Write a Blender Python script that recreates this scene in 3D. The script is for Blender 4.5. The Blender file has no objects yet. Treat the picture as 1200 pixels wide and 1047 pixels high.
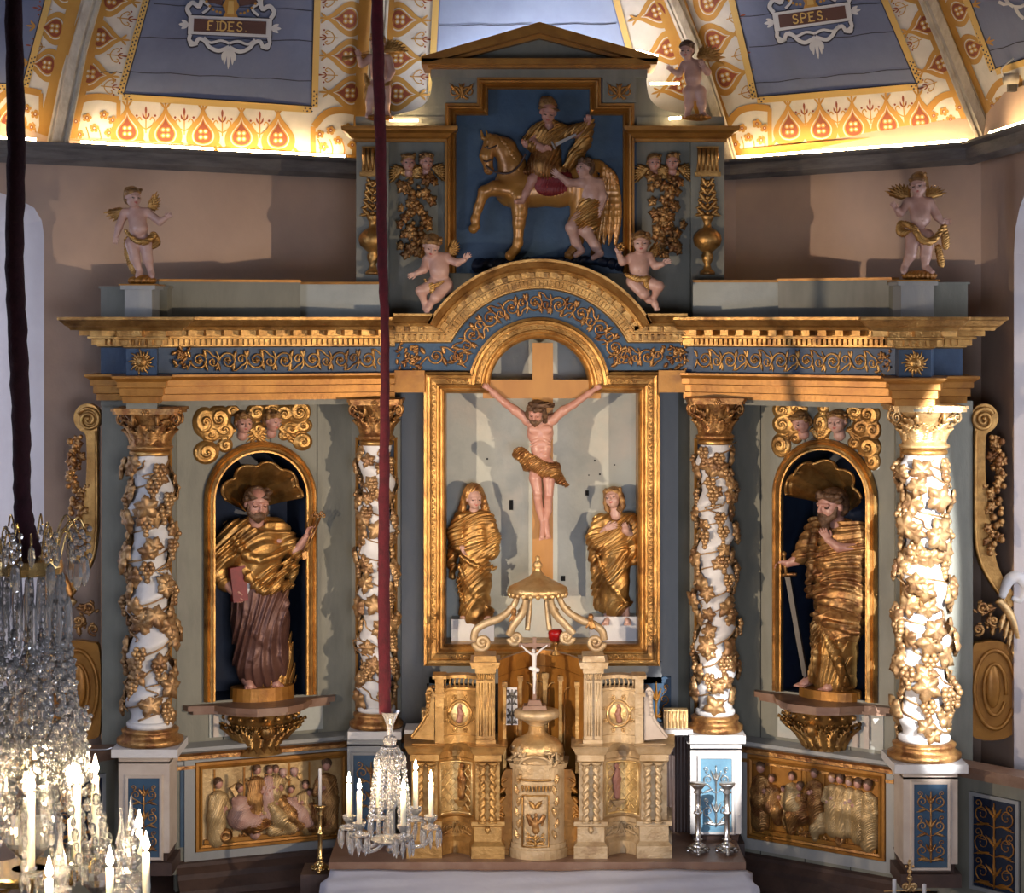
import bpy, math, random
import numpy as np
from mathutils import Vector, Matrix
from mathutils.geometry import tessellate_polygon
C = bpy.context.scene.collection
PI = math.pi
random.seed(7)
FL = 2400.0            # focal length in pixels
CX, HY = 600.0, 375.0  # principal column and horizon row
CAMY, CAMZ = -12.0, 4.5
def sc_(Y): return (Y - CAMY) / FL
def P(px, py, Y):
    s = sc_(Y); return np.array([(px - CX) * s, Y, CAMZ + (HY - py) * s])
def XP(px, Y): return (px - CX) * sc_(Y)
def ZP(py, Y): return CAMZ + (HY - py) * sc_(Y)

# ------------------------------------------------------------------ materials
MATS = {}
def _new(name):
    m = bpy.data.materials.new(name); m.use_nodes = True
    nt = m.node_tree; b = nt.nodes['Principled BSDF']
    MATS[name] = m
    return m, nt, b
def mat(name, col, rough=.5, metal=0., col2=None, nscale=6., mix=(.4, .65), bump=0., bscale=30., col3=None, n3=2.5,
        mix3=(.55, .7), stretch=(1, 1, 1), detail=4., coat=0.):
    m, nt, b = _new(name); N = nt.nodes; L = nt.links
    b.inputs['Roughness'].default_value = rough; b.inputs['Metallic'].default_value = metal
    b.inputs['Base Color'].default_value = (*col, 1)
    if coat: b.inputs['Coat Weight'].default_value = coat; b.inputs['Coat Roughness'].default_value = .25
    tc = N.new('ShaderNodeTexCoord'); mp = N.new('ShaderNodeMapping'); mp.inputs['Scale'].default_value = stretch
    L.new(tc.outputs['Object'], mp.inputs['Vector'])
    def noise(s, d=detail):
        n = N.new('ShaderNodeTexNoise'); n.inputs['Scale'].default_value = s; n.inputs['Detail'].default_value = d
        n.inputs['Roughness'].default_value = .62
        L.new(mp.outputs['Vector'], n.inputs['Vector']); return n.outputs['Fac']
    def ramp(f, a, b_):
        r = N.new('ShaderNodeMapRange'); r.inputs['From Min'].default_value = a; r.inputs['From Max'].default_value = b_
        L.new(f, r.inputs['Value']); return r.outputs['Result']
    cur = None
    if col2 is not None:
        mx = N.new('ShaderNodeMix'); mx.data_type = 'RGBA'
        L.new(ramp(noise(nscale), *mix), mx.inputs['Factor'])
        mx.inputs['A'].default_value = (*col, 1); mx.inputs['B'].default_value = (*col2, 1)
        cur = mx.outputs['Result']
    if col3 is not None:
        mx = N.new('ShaderNodeMix'); mx.data_type = 'RGBA'
        L.new(ramp(noise(n3), *mix3), mx.inputs['Factor'])
        if cur: L.new(cur, mx.inputs['A'])
        else: mx.inputs['A'].default_value = (*col, 1)
        mx.inputs['B'].default_value = (*col3, 1); cur = mx.outputs['Result']
    if cur: L.new(cur, b.inputs['Base Color'])
    if bump:
        bp = N.new('ShaderNodeBump'); bp.inputs['Strength'].default_value = bump; bp.inputs['Distance'].default_value = .01
        L.new(noise(bscale), bp.inputs['Height']); L.new(bp.outputs['Normal'], b.inputs['Normal'])
    return m
def emis(name, col, s):
    m, nt, b = _new(name)
    b.inputs['Base Color'].default_value = (*col, 1)
    b.inputs['Emission Color'].default_value = (*col, 1); b.inputs['Emission Strength'].default_value = s
    return m
gold = mat('gold_leaf', (.60, .345, .11), .36, .80, (.36, .18, .05), 9, (.38, .64), .35, 60, (.13, .06, .025), 5, (.54, .72))
vineg = mat('brown_gilt_vine', (.50, .31, .14), .38, .55, (.30, .16, .07), 14, (.38, .62), .4, 70, (.16, .08, .04), 7, (.55, .72))
dusty = mat('dusty_relief_gold', (.60, .42, .20), .42, .45, (.42, .27, .11), 9, (.4, .66), .3, 50, (.26, .15, .06), 4, (.55, .75))
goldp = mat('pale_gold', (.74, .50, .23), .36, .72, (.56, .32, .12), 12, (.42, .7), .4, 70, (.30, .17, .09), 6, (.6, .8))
goldd = mat('dull_ochre_gilding', (.44, .20, .037), .40, .42, (.29, .115, .02), 7, (.4, .7), .2, 40, (.18, .07, .02), 4, (.6, .8))
goldr = mat('worn_red_gold', (.52, .28, .095), .36, .7, (.24, .10, .035), 16, (.42, .62), .5, 60)
woodg = mat('ochre_wood', (.46, .22, .05), .5, .1, (.36, .155, .035), 5, (.4, .7), .15, 30, stretch=(1, 1, .25))
grey = mat('grey_green_paint', (.225, .22, .172), .6, 0, (.175, .17, .135), 5, (.4, .7), .15, 40, (.28, .265, .215), 1.8, (.5, .75), stretch=(1.5, 1.5, .5))
greyb = mat('pale_blue_grey_paint', (.31, .315, .31), .55, 0, (.27, .28, .27), 4, (.4, .7), .15, 40, (.44, .41, .36), 2.2, (.5, .75), stretch=(1.5, 1.5, .5))
palepan = mat('pale_distemper', (.47, .485, .43), .65, 0, (.37, .385, .35), 4, (.45, .7), .2, 40, (.55, .50, .42), 2.2, (.5, .7))
creamb = mat('cream_paint', (.58, .50, .42), .5, 0, (.48, .39, .32), 6, (.4, .7), .1, 40)
blue = mat('blue_paint', (.032, .065, .125), .5, 0, (.022, .045, .09), 7, (.4, .7), .2, 40, (.06, .10, .15), 3, (.5, .75))
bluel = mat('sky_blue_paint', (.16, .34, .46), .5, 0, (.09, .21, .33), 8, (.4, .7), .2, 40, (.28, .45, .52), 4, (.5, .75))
blues = mat('slate_blue_paint', (.036, .085, .15), .5, 0, (.022, .055, .105), 5, (.4, .7), .15, 40, (.07, .12, .17), 2, (.5, .75))
navy = mat('dark_navy_paint', (.006, .012, .032), .5, 0, (.015, .03, .06), 5, (.45, .75))
white = mat('white_gesso', (.66, .64, .62), .45, 0, (.60, .57, .55), 8, (.4, .7), .15, 40)
skin = mat('painted_flesh', (.55, .285, .21), .42, 0, (.46, .20, .145), 9, (.42, .7), .1, 60, coat=.2)
skinp = mat('pale_painted_flesh', (.58, .36, .285), .42, 0, (.48, .26, .20), 9, (.42, .7), .1, 60, coat=.2)
hairb = mat('brown_painted_hair', (.17, .09, .045), .5, .1, (.08, .04, .02), 30, (.4, .6), .8, 60)
hairg = mat('gilded_brown_hair', (.42, .23, .08), .42, .45, (.2, .1, .04), 30, (.4, .6), .8, 60)
darkp = mat('dark_pupil_paint', (.02, .015, .01), .4)
lipm = mat('red_lip_paint', (.45, .10, .08), .4)
redp = mat('dark_red_paint', (.25, .02, .02), .5, 0, (.15, .012, .015), 12)
brownr = mat('brown_robe', (.16, .075, .055), .42, .35, (.08, .035, .03), 7, (.4, .7), .3, 50, (.35, .18, .06), 4, (.6, .75))
plaster = mat('pinkish_plaster', (.60, .42, .31), .9, 0, (.52, .36, .27), 2.2, (.35, .7), .25, 14, (.42, .31, .25), .9, (.5, .75))
plasterw = mat('white_plaster', (.62, .58, .58), .9, 0, (.55, .50, .50), 3, (.35, .7), .25, 14)
beamm = mat('grey_beam_wood', (.20, .18, .165), .8, 0, (.12, .105, .10), 9, (.4, .65), .5, 40, stretch=(.4, .4, 2.5))
ribm = mat('pale_grey_timber', (.50, .45, .37), .75, 0, (.36, .31, .25), 9, (.4, .65), .4, 30, stretch=(2, 2, .5))
darkw = mat('dark_brown_wood', (.085, .05, .038), .5, 0, (.05, .03, .025), 8, (.4, .7), .2, 30)
gradw = mat('brown_shelf_wood', (.22, .12, .075), .45, 0, (.30, .19, .13), 5, (.45, .7), .2, 30)
redfl = mat('dark_red_carpet', (.06, .008, .006), .95)
velvet = mat('crimson_velvet', (.085, .002, .007), .9, 0, (.05, .0015, .004), 30, (.4, .7), .6, 60)
velvet.node_tree.nodes['Principled BSDF'].inputs['Sheen Weight'].default_value = .0
velvetd = mat('maroon_velvet', (.035, .004, .010), .9, 0, (.022, .002, .006), 30, (.4, .7), .6, 60)
waxm = mat('candle_wax', (.85, .78, .60), .45)
b_ = waxm.node_tree.nodes['Principled BSDF']
b_.inputs['Subsurface Weight'].default_value = .4; b_.inputs['Subsurface Radius'].default_value = (.02, .012, .006)
clothm = mat('white_altar_linen', (.74, .75, .84), .85, 0, (.66, .67, .78), 4, (.4, .7), .2, 20)
iron = mat('dull_iron', (.12, .11, .10), .45, .8)
silver = mat('silver_metal', (.72, .70, .66), .28, .95)
brass = mat('polished_brass', (.80, .55, .22), .25, .95)
flame = emis('candle_flame', (1., .80, .52), 110.)
ledm = emis('warm_led_strip', (1., .74, .40), 62.)
redglass = mat('red_lamp_glass', (.45, .01, .01), .15); redglass.node_tree.nodes['Principled BSDF'].inputs['Transmission Weight'].default_value = .4
blackm = mat('black_gap', (.004, .004, .004), .9)
glow = emis('daylight_sky_glass', (.75, .82, 1.), 1.6)
cm_, nt_, bb_ = _new('cut_crystal')
bb_.inputs['Base Color'].default_value = (1, .985, .96, 1); bb_.inputs['Roughness'].default_value = .04
bb_.inputs['Transmission Weight'].default_value = .82; bb_.inputs['IOR'].default_value = 1.55
crystal = cm_
# ceiling paints
c_white = mat('ceiling_white_paint', (.66, .61, .55), .75, 0, (.56, .51, .45), 5, (.4, .7), .15, 20)
c_blue = mat('ceiling_blue_paint', (.15, .18, .29), .75, 0, (.11, .13, .22), 3, (.4, .7), .15, 20, (.21, .23, .33), 1.5, (.5, .75))
c_blue2 = mat('ceiling_pale_blue_paint', (.30, .36, .52), .75, 0, (.25, .30, .45), 3, (.4, .7), .15, 20)
c_och = mat('ceiling_ochre_paint', (.50, .26, .05), .75, 0, (.42, .20, .035), 6, (.4, .7))
c_red = mat('ceiling_red_paint', (.27, .055, .02), .75, 0, (.21, .04, .015), 6)
c_dk = mat('ceiling_dark_line', (.03, .03, .05), .8)
c_brn = mat('ceiling_brown_plaque', (.09, .035, .03), .7)

# ------------------------------------------------------------------ mesh builder
class MB:
    def __init__(s): s.V = []; s.F = []; s.M = []; s.S = []; s.n = 0
    def add(s, v, f, m=0, sm=False, T=None):
        v = np.asarray(v, float).reshape(-1, 3)
        if T is not None:
            T = np.asarray(T, float); v = v @ T[:3, :3].T + T[:3, 3]
        n = s.n; s.V.append(v)
        for q in f: s.F.append(tuple(i + n for i in q))
        k = len(f)
        s.M += list(m) if isinstance(m, (list, tuple, np.ndarray)) else [m] * k
        s.S += [sm] * k; s.n += len(v)
        return s
    def box(s, a, b, m=0, T=None):
        x0, y0, z0 = a; x1, y1, z1 = b
        x0, x1 = min(x0, x1), max(x0, x1); y0, y1 = min(y0, y1), max(y0, y1); z0, z1 = min(z0, z1), max(z0, z1)
        v = [(x0, y0, z0), (x1, y0, z0), (x1, y1, z0), (x0, y1, z0), (x0, y0, z1), (x1, y0, z1), (x1, y1, z1), (x0, y1, z1)]
        f = [(0, 3, 2, 1), (4, 5, 6, 7), (0, 1, 5, 4), (1, 2, 6, 5), (2, 3, 7, 6), (3, 0, 4, 7)]
        return s.add(v, f, m, False, T)
    def lathe(s, prof, c=(0, 0, 0), n=20, m=0, T=None, sm=True, sx=1, sy=1, wob=None):
        v = []; f = []; k = len(prof)
        for i in range(n):
            a = 2 * PI * i / n
            for j, (r, z) in enumerate(prof):
                rr = r * (wob(a, z) if wob else 1)
                v.append((c[0] + rr * math.cos(a) * sx, c[1] + rr * math.sin(a) * sy, c[2] + z))
        for i in range(n):
            i2 = (i + 1) % n
            for j in range(k - 1): f.append((i * k + j, i2 * k + j, i2 * k + j + 1, i * k + j + 1))
        f.append(tuple(i * k for i in range(n))[::-1]); f.append(tuple(i * k + k - 1 for i in range(n)))
        return s.add(v, f, m, sm, T)
    def tube(s, pts, r, n=8, m=0, sm=True, T=None, flat=1.0, up=(0, 1, 0)):
        pts = np.asarray(pts, float); k = len(pts)
        rr = np.full(k, r) if np.isscalar(r) else np.interp(np.linspace(0, 1, k), np.linspace(0, 1, len(r)), r)
        tg = np.gradient(pts, axis=0); tg /= np.linalg.norm(tg, axis=1)[:, None] + 1e-12
        up = np.asarray(up, float)
        v = []; f = []
        for i in range(k):
            a = np.cross(up, tg[i]); la = np.linalg.norm(a)
            if la < .05: a = np.cross((.31, .2, .93), tg[i]); la = np.linalg.norm(a)
            a /= la; b = np.cross(tg[i], a)
            for j in range(n):
                t = 2 * PI * j / n
                v.append(pts[i] + rr[i] * (math.cos(t) * a + math.sin(t) * flat * b))
        for i in range(k - 1):
            for j in range(n):
                j2 = (j + 1) % n
                f.append((i * n + j, i * n + j2, (i + 1) * n + j2, (i + 1) * n + j))
        f.append(tuple(range(n))[::-1]); f.append(tuple((k - 1) * n + j for j in range(n)))
        return s.add(v, f, m, sm, T)
    def ball(s, c, r, m=0, nu=8, nv=5, sc=(1, 1, 1)):
        prof = [(math.cos(-PI / 2 + PI * j / nv), math.sin(-PI / 2 + PI * j / nv)) for j in range(nv + 1)]
        v = [(c[0], c[1], c[2] - r * sc[2])]; f = []
        for j in range(1, nv):
            for i in range(nu):
                a = 2 * PI * i / nu
                v.append((c[0] + r * sc[0] * prof[j][0] * math.cos(a), c[1] + r * sc[1] * prof[j][0] * math.sin(a), c[2] + r * sc[2] * prof[j][1]))
        v.append((c[0], c[1], c[2] + r * sc[2])); e = len(v) - 1
        for i in range(nu):
            i2 = (i + 1) % nu
            f.append((0, 1 + i2, 1 + i)); f.append((e, 1 + (nv - 2) * nu + i, 1 + (nv - 2) * nu + i2))
            for j in range(nv - 2):
                f.append((1 + j * nu + i, 1 + j * nu + i2, 1 + (j + 1) * nu + i2, 1 + (j + 1) * nu + i))
        return s.add(v, f, m, True)
    def prism(s, poly, fn, h0, h1, m=0, sm=False):
        """poly: 2D points; fn(u,v,h)->world; solid between heights"""
        n = len(poly)
        v = [fn(u, w, h1) for u, w in poly] + [fn(u, w, h0) for u, w in poly]
        tri = tessellate_polygon([[Vector((p[0], p[1], 0)) for p in poly]])
        f = [tuple(t) for t in tri] + [tuple(i + n for i in t[::-1]) for t in tri]
        for i in range(n):
            j = (i + 1) % n; f.append((i, j, j + n, i + n))
        return s.add(v, f, m, sm)
    def sweep(s, path, prof, fn, closed=False, m=0, sm=False, cap=True):
        """path 2D; prof [(off,h)] ; fn(u,v,h)->world. off along left normal with mitres"""
        p = np.asarray(path, float); n = len(p)
        d = np.roll(p, -1, 0) - p
        if not closed: d[-1] = d[-2]
        d /= np.linalg.norm(d, axis=1)[:, None] + 1e-12
        nn = np.stack([-d[:, 1], d[:, 0]], 1)
        if closed: pv = np.roll(nn, 1, 0)
        else: pv = np.vstack([nn[:1], nn[:-1]])
        mt = nn + pv; mt /= (np.sum(mt * nn, 1))[:, None] + 1e-9
        k = len(prof); v = []
        for i in range(n):
            for o, h in prof:
                q = p[i] + mt[i] * o; v.append(fn(q[0], q[1], h))
        f = []
        for i in range(n if closed else n - 1):
            i2 = (i + 1) % n
            for j in range(k - 1): f.append((i * k + j, i2 * k + j, i2 * k + j + 1, i * k + j + 1))
        if not closed and cap:
            f.append(tuple(range(k))); f.append(tuple((n - 1) * k + j for j in range(k))[::-1])
        return s.add(v, f, m, sm)
    def leaf(s, pos, fwd, up, L=.1, W=.06, lobes=5, curl=.3, dome=.25, m=0, thick=.006, n=4, serr=.35):
        """lobed leaf: pos=base centre, fwd = direction of tip, up = surface normal"""
        fwd = np.array(fwd, float); fwd /= np.linalg.norm(fwd); up = np.array(up, float); up -= fwd * (up @ fwd); up /= np.linalg.norm(up)
        sd = np.cross(fwd, up); k = lobes * 2 + 5; v = []; pos = np.array(pos, float)
        for lay in (0, 1):
            for i in range(k):
                t = i / (k - 1)
                w = W * .5 * (math.sin(PI * min(1, t * .93 + .07)) ** .7) * (1 - serr * (i % 2))
                if i == k - 1: w = W * .03
                for j in range(-2, 3):
                    a = j / 2
                    ph = t * L + abs(a) * L * .10 * (1 if i % 2 == 0 else -.3)
                    h = -dome * W * abs(a) ** 2 + curl * L * (t ** 2.2) + (.02 * L if j == 0 else 0) - lay * thick
                    v.append(pos + fwd * ph * (1 - .25 * abs(curl) * t) + sd * w * a + up * h)
        f = []; w5 = 5; o = k * w5
        for i in range(k - 1):
            for j in range(4):
                a, b, c, d = i * 5 + j, i * 5 + j + 1, (i + 1) * 5 + j + 1, (i + 1) * 5 + j
                f.append((a, b, c, d)); f.append((a + o, d + o, c + o, b + o))
            f.append((i * 5, (i + 1) * 5, (i + 1) * 5 + o, i * 5 + o)); f.append((i * 5 + 4, i * 5 + 4 + o, (i + 1) * 5 + 4 + o, (i + 1) * 5 + 4))
        e = (k - 1) * 5
        for j in range(4): f.append((j, j + o, j + 1 + o, j + 1)); f.append((e + j, e + j + 1, e + j + 1 + o, e + j + o))
        return s.add(v, f, m, True)
    def obj(s, name, mats, parent=None, loc=None):
        v = np.vstack(s.V) if s.V else np.zeros((0, 3))
        o_ = org(parent) if parent else (np.array(loc, float) if loc is not None else np.array([(v[:, 0].min() + v[:, 0].max()) / 2, (v[:, 1].min() + v[:, 1].max()) / 2, v[:, 2].min()]))
        me = bpy.data.meshes.new(name)
        me.from_pydata((v - o_).tolist(), [], s.F)
        if not isinstance(mats, (list, tuple)): mats = [mats]
        for m in mats: me.materials.append(m)
        me.polygons.foreach_set('material_index', np.array(s.M, dtype=np.int32))
        me.polygons.foreach_set('use_smooth', np.array(s.S, dtype=bool))
        me.update()
        o = bpy.data.objects.new(name, me); C.objects.link(o)
        if parent: o.parent = parent
        else: o.location = o_
        return o
def org(p):
    t = np.zeros(3)
    while p is not None: t = t + np.array(p.location); p = p.parent
    return t
def thing(name, label, cat, loc, group=None):
    o = bpy.data.objects.new(name, None); C.objects.link(o); o.location = [float(x) for x in loc]; o.empty_display_size = .05
    o['label'] = label; o['category'] = cat
    if group: o['group'] = group
    return o
def tag(o, label, cat, group=None, kind=None):
    o['label'] = label; o['category'] = cat
    if group: o['group'] = group
    if kind: o['kind'] = kind
    return o
def struct(o): o['kind'] = 'structure'; return o
def copy_tree(o, parent=None):
    c = o.copy(); C.objects.link(c); c.parent = parent
    for ch in list(o.children): copy_tree(ch, c)
    return c
def cr(pts, n=6, closed=False):
    """Catmull-Rom through points"""
    p = np.asarray(pts, float); k = len(p); out = []
    rng = range(k if closed else k - 1)
    for i in rng:
        if closed: a, b, c, d = p[(i - 1) % k], p[i], p[(i + 1) % k], p[(i + 2) % k]
        else: a, b, c, d = p[max(i - 1, 0)], p[i], p[i + 1], p[min(i + 2, k - 1)]
        for t in np.arange(n) / n:
            out.append(.5 * ((2 * b) + (-a + c) * t + (2 * a - 5 * b + 4 * c - d) * t * t + (-a + 3 * b - 3 * c + d) * t ** 3))
    if not closed: out.append(p[-1])
    return np.array(out)
def spiral(cx, cy, r0, turns, a0=0., r1=.12, n=28, sgn=1):
    """2D spiral from outside in"""
    t = np.linspace(0, 1, n); r = r0 * (1 - (1 - r1) * t); a = a0 + sgn * 2 * PI * turns * t
    return np.stack([cx + r * np.cos(a), cy + r * np.sin(a)], 1)
def pfn(Y, sgn=-1):
    """pixel plane at depth Y : (px,py,h px toward the viewer)->world"""
    s = sc_(Y)
    return lambda u, v, h: np.array([(u - CX) * s, Y - h * s, CAMZ + (HY - v) * s])
def planefn(A, B, z0):
    """vertical plane through plan points A,B ; (s metres along, z, h out toward viewer)"""
    A = np.array(A, float); B = np.array(B, float); d = (B - A) / np.linalg.norm(B - A); nrm = np.array([d[1], -d[0]])
    return lambda u, v, h: np.array([A[0] + d[0] * u + nrm[0] * h, A[1] + d[1] * u + nrm[1] * h, z0 + v])

# ------------------------------------------------------------------ implicit sculpting (pixel units: x right, y down, z to viewer)
class Sculpt:
    def __init__(s): s.p = []
    def cap(s, a, b, r1, r2=None, k=2., m=0, op='u', flat=None):
        r2 = r1 if r2 is None else r2
        a = np.array(a, float); b = np.array(b, float); R = max(r1, r2)
        def f(X, Y, Z):
            ba = b - a; L = ba @ ba + 1e-9
            px, py, pz = X - a[0], Y - a[1], Z - a[2]
            t = np.clip((px * ba[0] + py * ba[1] + pz * ba[2]) / L, 0, 1)
            dz = pz - t * ba[2]
            if flat: dz = dz / flat
            return np.sqrt((px - t * ba[0]) ** 2 + (py - t * ba[1]) ** 2 + dz ** 2) - (r1 + (r2 - r1) * t)
        s.p.append((f, np.minimum(a, b) - R, np.maximum(a, b) + R, k, m, op)); return s
    def chain(s, pts, rs, k=2., m=0, flat=None, sm=0, op='u'):
        pts = np.array([tuple(q) if len(q) == 3 else (q[0], q[1], 0) for q in pts], float)
        if np.isscalar(rs): rs = [rs] * len(pts)
        if sm:
            r_ = np.interp(np.linspace(0, 1, (len(pts) - 1) * sm + 1), np.linspace(0, 1, len(pts)), rs); pts = cr(pts, sm); rs = r_
        for i in range(len(pts) - 1): s.cap(pts[i], pts[i + 1], rs[i], rs[i + 1], k, m, op, flat)
        return s
    def ell(s, c, r, rot=0., k=2., m=0, op='u', R3=None):
        c = np.array(c, float); r = np.array(r if not np.isscalar(r) else (r, r, r), float)
        a = math.radians(rot); Rm = np.array([[math.cos(a), -math.sin(a), 0], [math.sin(a), math.cos(a), 0], [0, 0, 1]]) if R3 is None else np.array(R3)
        ext = np.abs(Rm) @ r
        def f(X, Y, Z):
            x, y, z = X - c[0], Y - c[1], Z - c[2]
            u = (x * Rm[0, 0] + y * Rm[1, 0] + z * Rm[2, 0]); v = (x * Rm[0, 1] + y * Rm[1, 1] + z * Rm[2, 1]); w = (x * Rm[0, 2] + y * Rm[1, 2] + z * Rm[2, 2])
            k0 = np.sqrt((u / r[0]) ** 2 + (v / r[1]) ** 2 + (w / r[2]) ** 2)
            k1 = np.sqrt((u / r[0] ** 2) ** 2 + (v / r[1] ** 2) ** 2 + (w / r[2] ** 2) ** 2)
            return k0 * (k0 - 1) / (k1 + 1e-6)
        s.p.append((f, c - ext, c + ext, k, m, op)); return s
    def disp(s, fn, lo=None, hi=None):
        s.p.append((fn, lo, hi, 0, 0, 'd')); return s
    def cutback(s, z):
        s.p.append((lambda X, Y, Z: Z - z + 0 * X, None, None, .6, 0, 'i')); return s
    def mesh(s, h=.8):
        lo = np.min([q[1] for q in s.p if q[5] == 'u'], 0) - 3 - 2 * h; hi = np.max([q[2] for q in s.p if q[5] == 'u'], 0) + 3 + 2 * h
        n = np.ceil((hi - lo) / h).astype(int) + 1
        ax = [(lo[i] + h * np.arange(n[i])).astype(np.float32) for i in range(3)]
        D = np.full(n, 50., np.float32); I = np.zeros(n, np.int8)
        for f, a, b, k, m, op in s.p:
            if a is None: sl = (slice(None),) * 3
            else:
                mg = k + 2 * h + .5; i0 = np.clip(np.floor((a - mg - lo) / h).astype(int), 0, n - 1); i1 = np.clip(np.ceil((b + mg - lo) / h).astype(int) + 1, 1, n)
                sl = tuple(slice(i0[i], i1[i]) for i in range(3))
            X, Y, Z = ax[0][sl[0]][:, None, None], ax[1][sl[1]][None, :, None], ax[2][sl[2]][None, None, :]
            cur = D[sl]
            if op == 'd': D[sl] = cur + f(X, Y, Z).astype(np.float32); continue
            d = f(X, Y, Z).astype(np.float32)
            if op == 'u':
                II = I[sl]; II[d < cur] = m; I[sl] = II
                hh = np.maximum(k - np.abs(d - cur), 0) / k if k > 0 else 0
                D[sl] = np.minimum(d, cur) - (hh * hh * k * .25 if k > 0 else 0)
            elif op == 's':
                d = -d; hh = np.maximum(k - np.abs(d - cur), 0) / max(k, 1e-3)
                D[sl] = np.maximum(d, cur) + hh * hh * k * .25
            elif op == 'i': D[sl] = np.maximum(cur, -d)
        return surfnets(D, I, lo, h)
    def build(s, name, mats, parent, Y, h=.8, loc=None, sc=1., flipx=None, org_=None):
        """mesh -> world object; pixel plane at depth Y"""
        v, f, mi = s.mesh(h)
        if flipx is not None: v = v.copy(); v[:, 0] = 2 * flipx - v[:, 0]; f = f[:, ::-1]
        k = sc_(Y)
        w = np.stack([(v[:, 0] - CX) * k, Y - v[:, 2] * k, CAMZ + (HY - v[:, 1]) * k], 1)
        return npobj(name, w, f, mats, parent, mi, loc)
def npobj(name, w, f, mats, parent=None, mi=None, loc=None):
    o_ = org(parent) if parent else (np.array(loc, float) if loc is not None else np.array([(w[:, 0].min() + w[:, 0].max()) / 2, (w[:, 1].min() + w[:, 1].max()) / 2, w[:, 2].min()]))
    me = bpy.data.meshes.new(name); nf = len(f)
    me.vertices.add(len(w)); me.vertices.foreach_set('co', (w - o_).astype(np.float32).ravel())
    me.loops.add(nf * 4); me.loops.foreach_set('vertex_index', f.astype(np.int32).ravel())
    me.polygons.add(nf); me.polygons.foreach_set('loop_start', np.arange(0, nf * 4, 4, dtype=np.int32))
    if not isinstance(mats, (list, tuple)): mats = [mats]
    for m in mats: me.materials.append(m)
    if mi is not None: me.polygons.foreach_set('material_index', mi.astype(np.int32))
    me.polygons.foreach_set('use_smooth', np.ones(nf, bool))
    me.update(calc_edges=True); me.validate()
    o = bpy.data.objects.new(name, me); C.objects.link(o)
    if parent: o.parent = parent
    else: o.location = o_
    return o
def surfnets(D, I, lo, h):
    n = D.shape; S = D < 0
    cn = tuple(k - 1 for k in n)
    acc = np.zeros(cn + (3,), np.float32); cnt = np.zeros(cn, np.float32)
    offs = [(0, 0), (0, 1), (1, 0), (1, 1)]
    for axis in range(3):
        o1, o2 = [a for a in range(3) if a != axis]
        sa = [slice(None)] * 3; sb = [slice(None)] * 3; sa[axis] = slice(0, -1); sb[axis] = slice(1, None)
        A = D[tuple(sa)]; B = D[tuple(sb)]; cr_ = (S[tuple(sa)] != S[tuple(sb)])
        idx = np.argwhere(cr_)
        if len(idx) == 0: continue
        a = A[cr_]; b = B[cr_]; t = a / (a - b)
        pos = idx.astype(np.float32); pos[:, axis] += t
        for u, v in offs:
            c = idx.copy(); c[:, o1] -= u; c[:, o2] -= v
            ok = (c[:, o1] >= 0) & (c[:, o2] >= 0) & (c[:, o1] < cn[o1]) & (c[:, o2] < cn[o2])
            cc = c[ok]
            flat = np.ravel_multi_index((cc[:, 0], cc[:, 1], cc[:, 2]), cn)
            np.add.at(cnt.reshape(-1), flat, 1)
            for q in range(3): np.add.at(acc.reshape(-1, 3)[:, q], flat, pos[ok][:, q])
    act = cnt.reshape(-1) > 0; ids = -np.ones(act.shape, np.int64); ids[act] = np.arange(act.sum())
    V = acc.reshape(-1, 3)[act] / cnt.reshape(-1)[act][:, None]
    ci = np.round(V).astype(int); 
    for q in range(3): ci[:, q] = np.clip(ci[:, q], 0, n[q] - 1)
    vm = I[ci[:, 0], ci[:, 1], ci[:, 2]]
    Fs = []
    for axis in range(3):
        o1, o2 = [(1, 2), (2, 0), (0, 1)][axis]
        sa = [slice(None)] * 3; sb = [slice(None)] * 3; sa[axis] = slice(0, -1); sb[axis] = slice(1, None)
        cr_ = (S[tuple(sa)] != S[tuple(sb)]); idx = np.argwhere(cr_)
        if len(idx) == 0: continue
        ins = S[tuple(sa)][cr_]
        ok = (idx[:, o1] > 0) & (idx[:, o2] > 0) & (idx[:, o1] < cn[o1]) & (idx[:, o2] < cn[o2]); idx = idx[ok]; ins = ins[ok]
        q = []
        for u, v in ((1, 1), (0, 1), (0, 0), (1, 0)):
            c = idx.copy(); c[:, o1] -= u; c[:, o2] -= v
            q.append(ids[np.ravel_multi_index((c[:, 0], c[:, 1], c[:, 2]), cn)])
        q = np.stack(q, 1)
        q[~ins] = q[~ins][:, ::-1]
        Fs.append(q)
    F = np.vstack(Fs); F = F[(F >= 0).all(1)]
    F = F[:, ::-1]
    return V * h + lo, F, vm[F[:, 0]]
def folds(A, wl, ang, warp=6., wsc=25., ph=0., box=None, amp2=.35):
    """drapery ripple displacement: wavelength wl px, direction angle deg (direction across the folds)"""
    a = math.radians(ang); ca, sa = math.cos(a), math.sin(a)
    def f(X, Y, Z):
        w = warp * (np.sin(X / wsc + 1.3 + ph) * np.cos(Y / (wsc * 1.3) + ph) + .5 * np.sin((X + Y) / (wsc * .6) + 2 * ph))
        q = X * ca + Y * sa + .5 * Z + w
        s_ = np.sin(2 * PI * q / wl + ph); r = A * (1 - np.abs(s_)) * 1.6 - A * .8 + A * amp2 * np.sin(2 * PI * q / (wl * .43) + 2. + Y / 17)
        if box is not None:
            x0, x1, y0, y1, fe = box
            msk = np.clip((X - x0) / fe, 0, 1) * np.clip((x1 - X) / fe, 0, 1) * np.clip((Y - y0) / fe, 0, 1) * np.clip((y1 - Y) / fe, 0, 1)
            r = r * msk
        return -r
    return f
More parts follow.
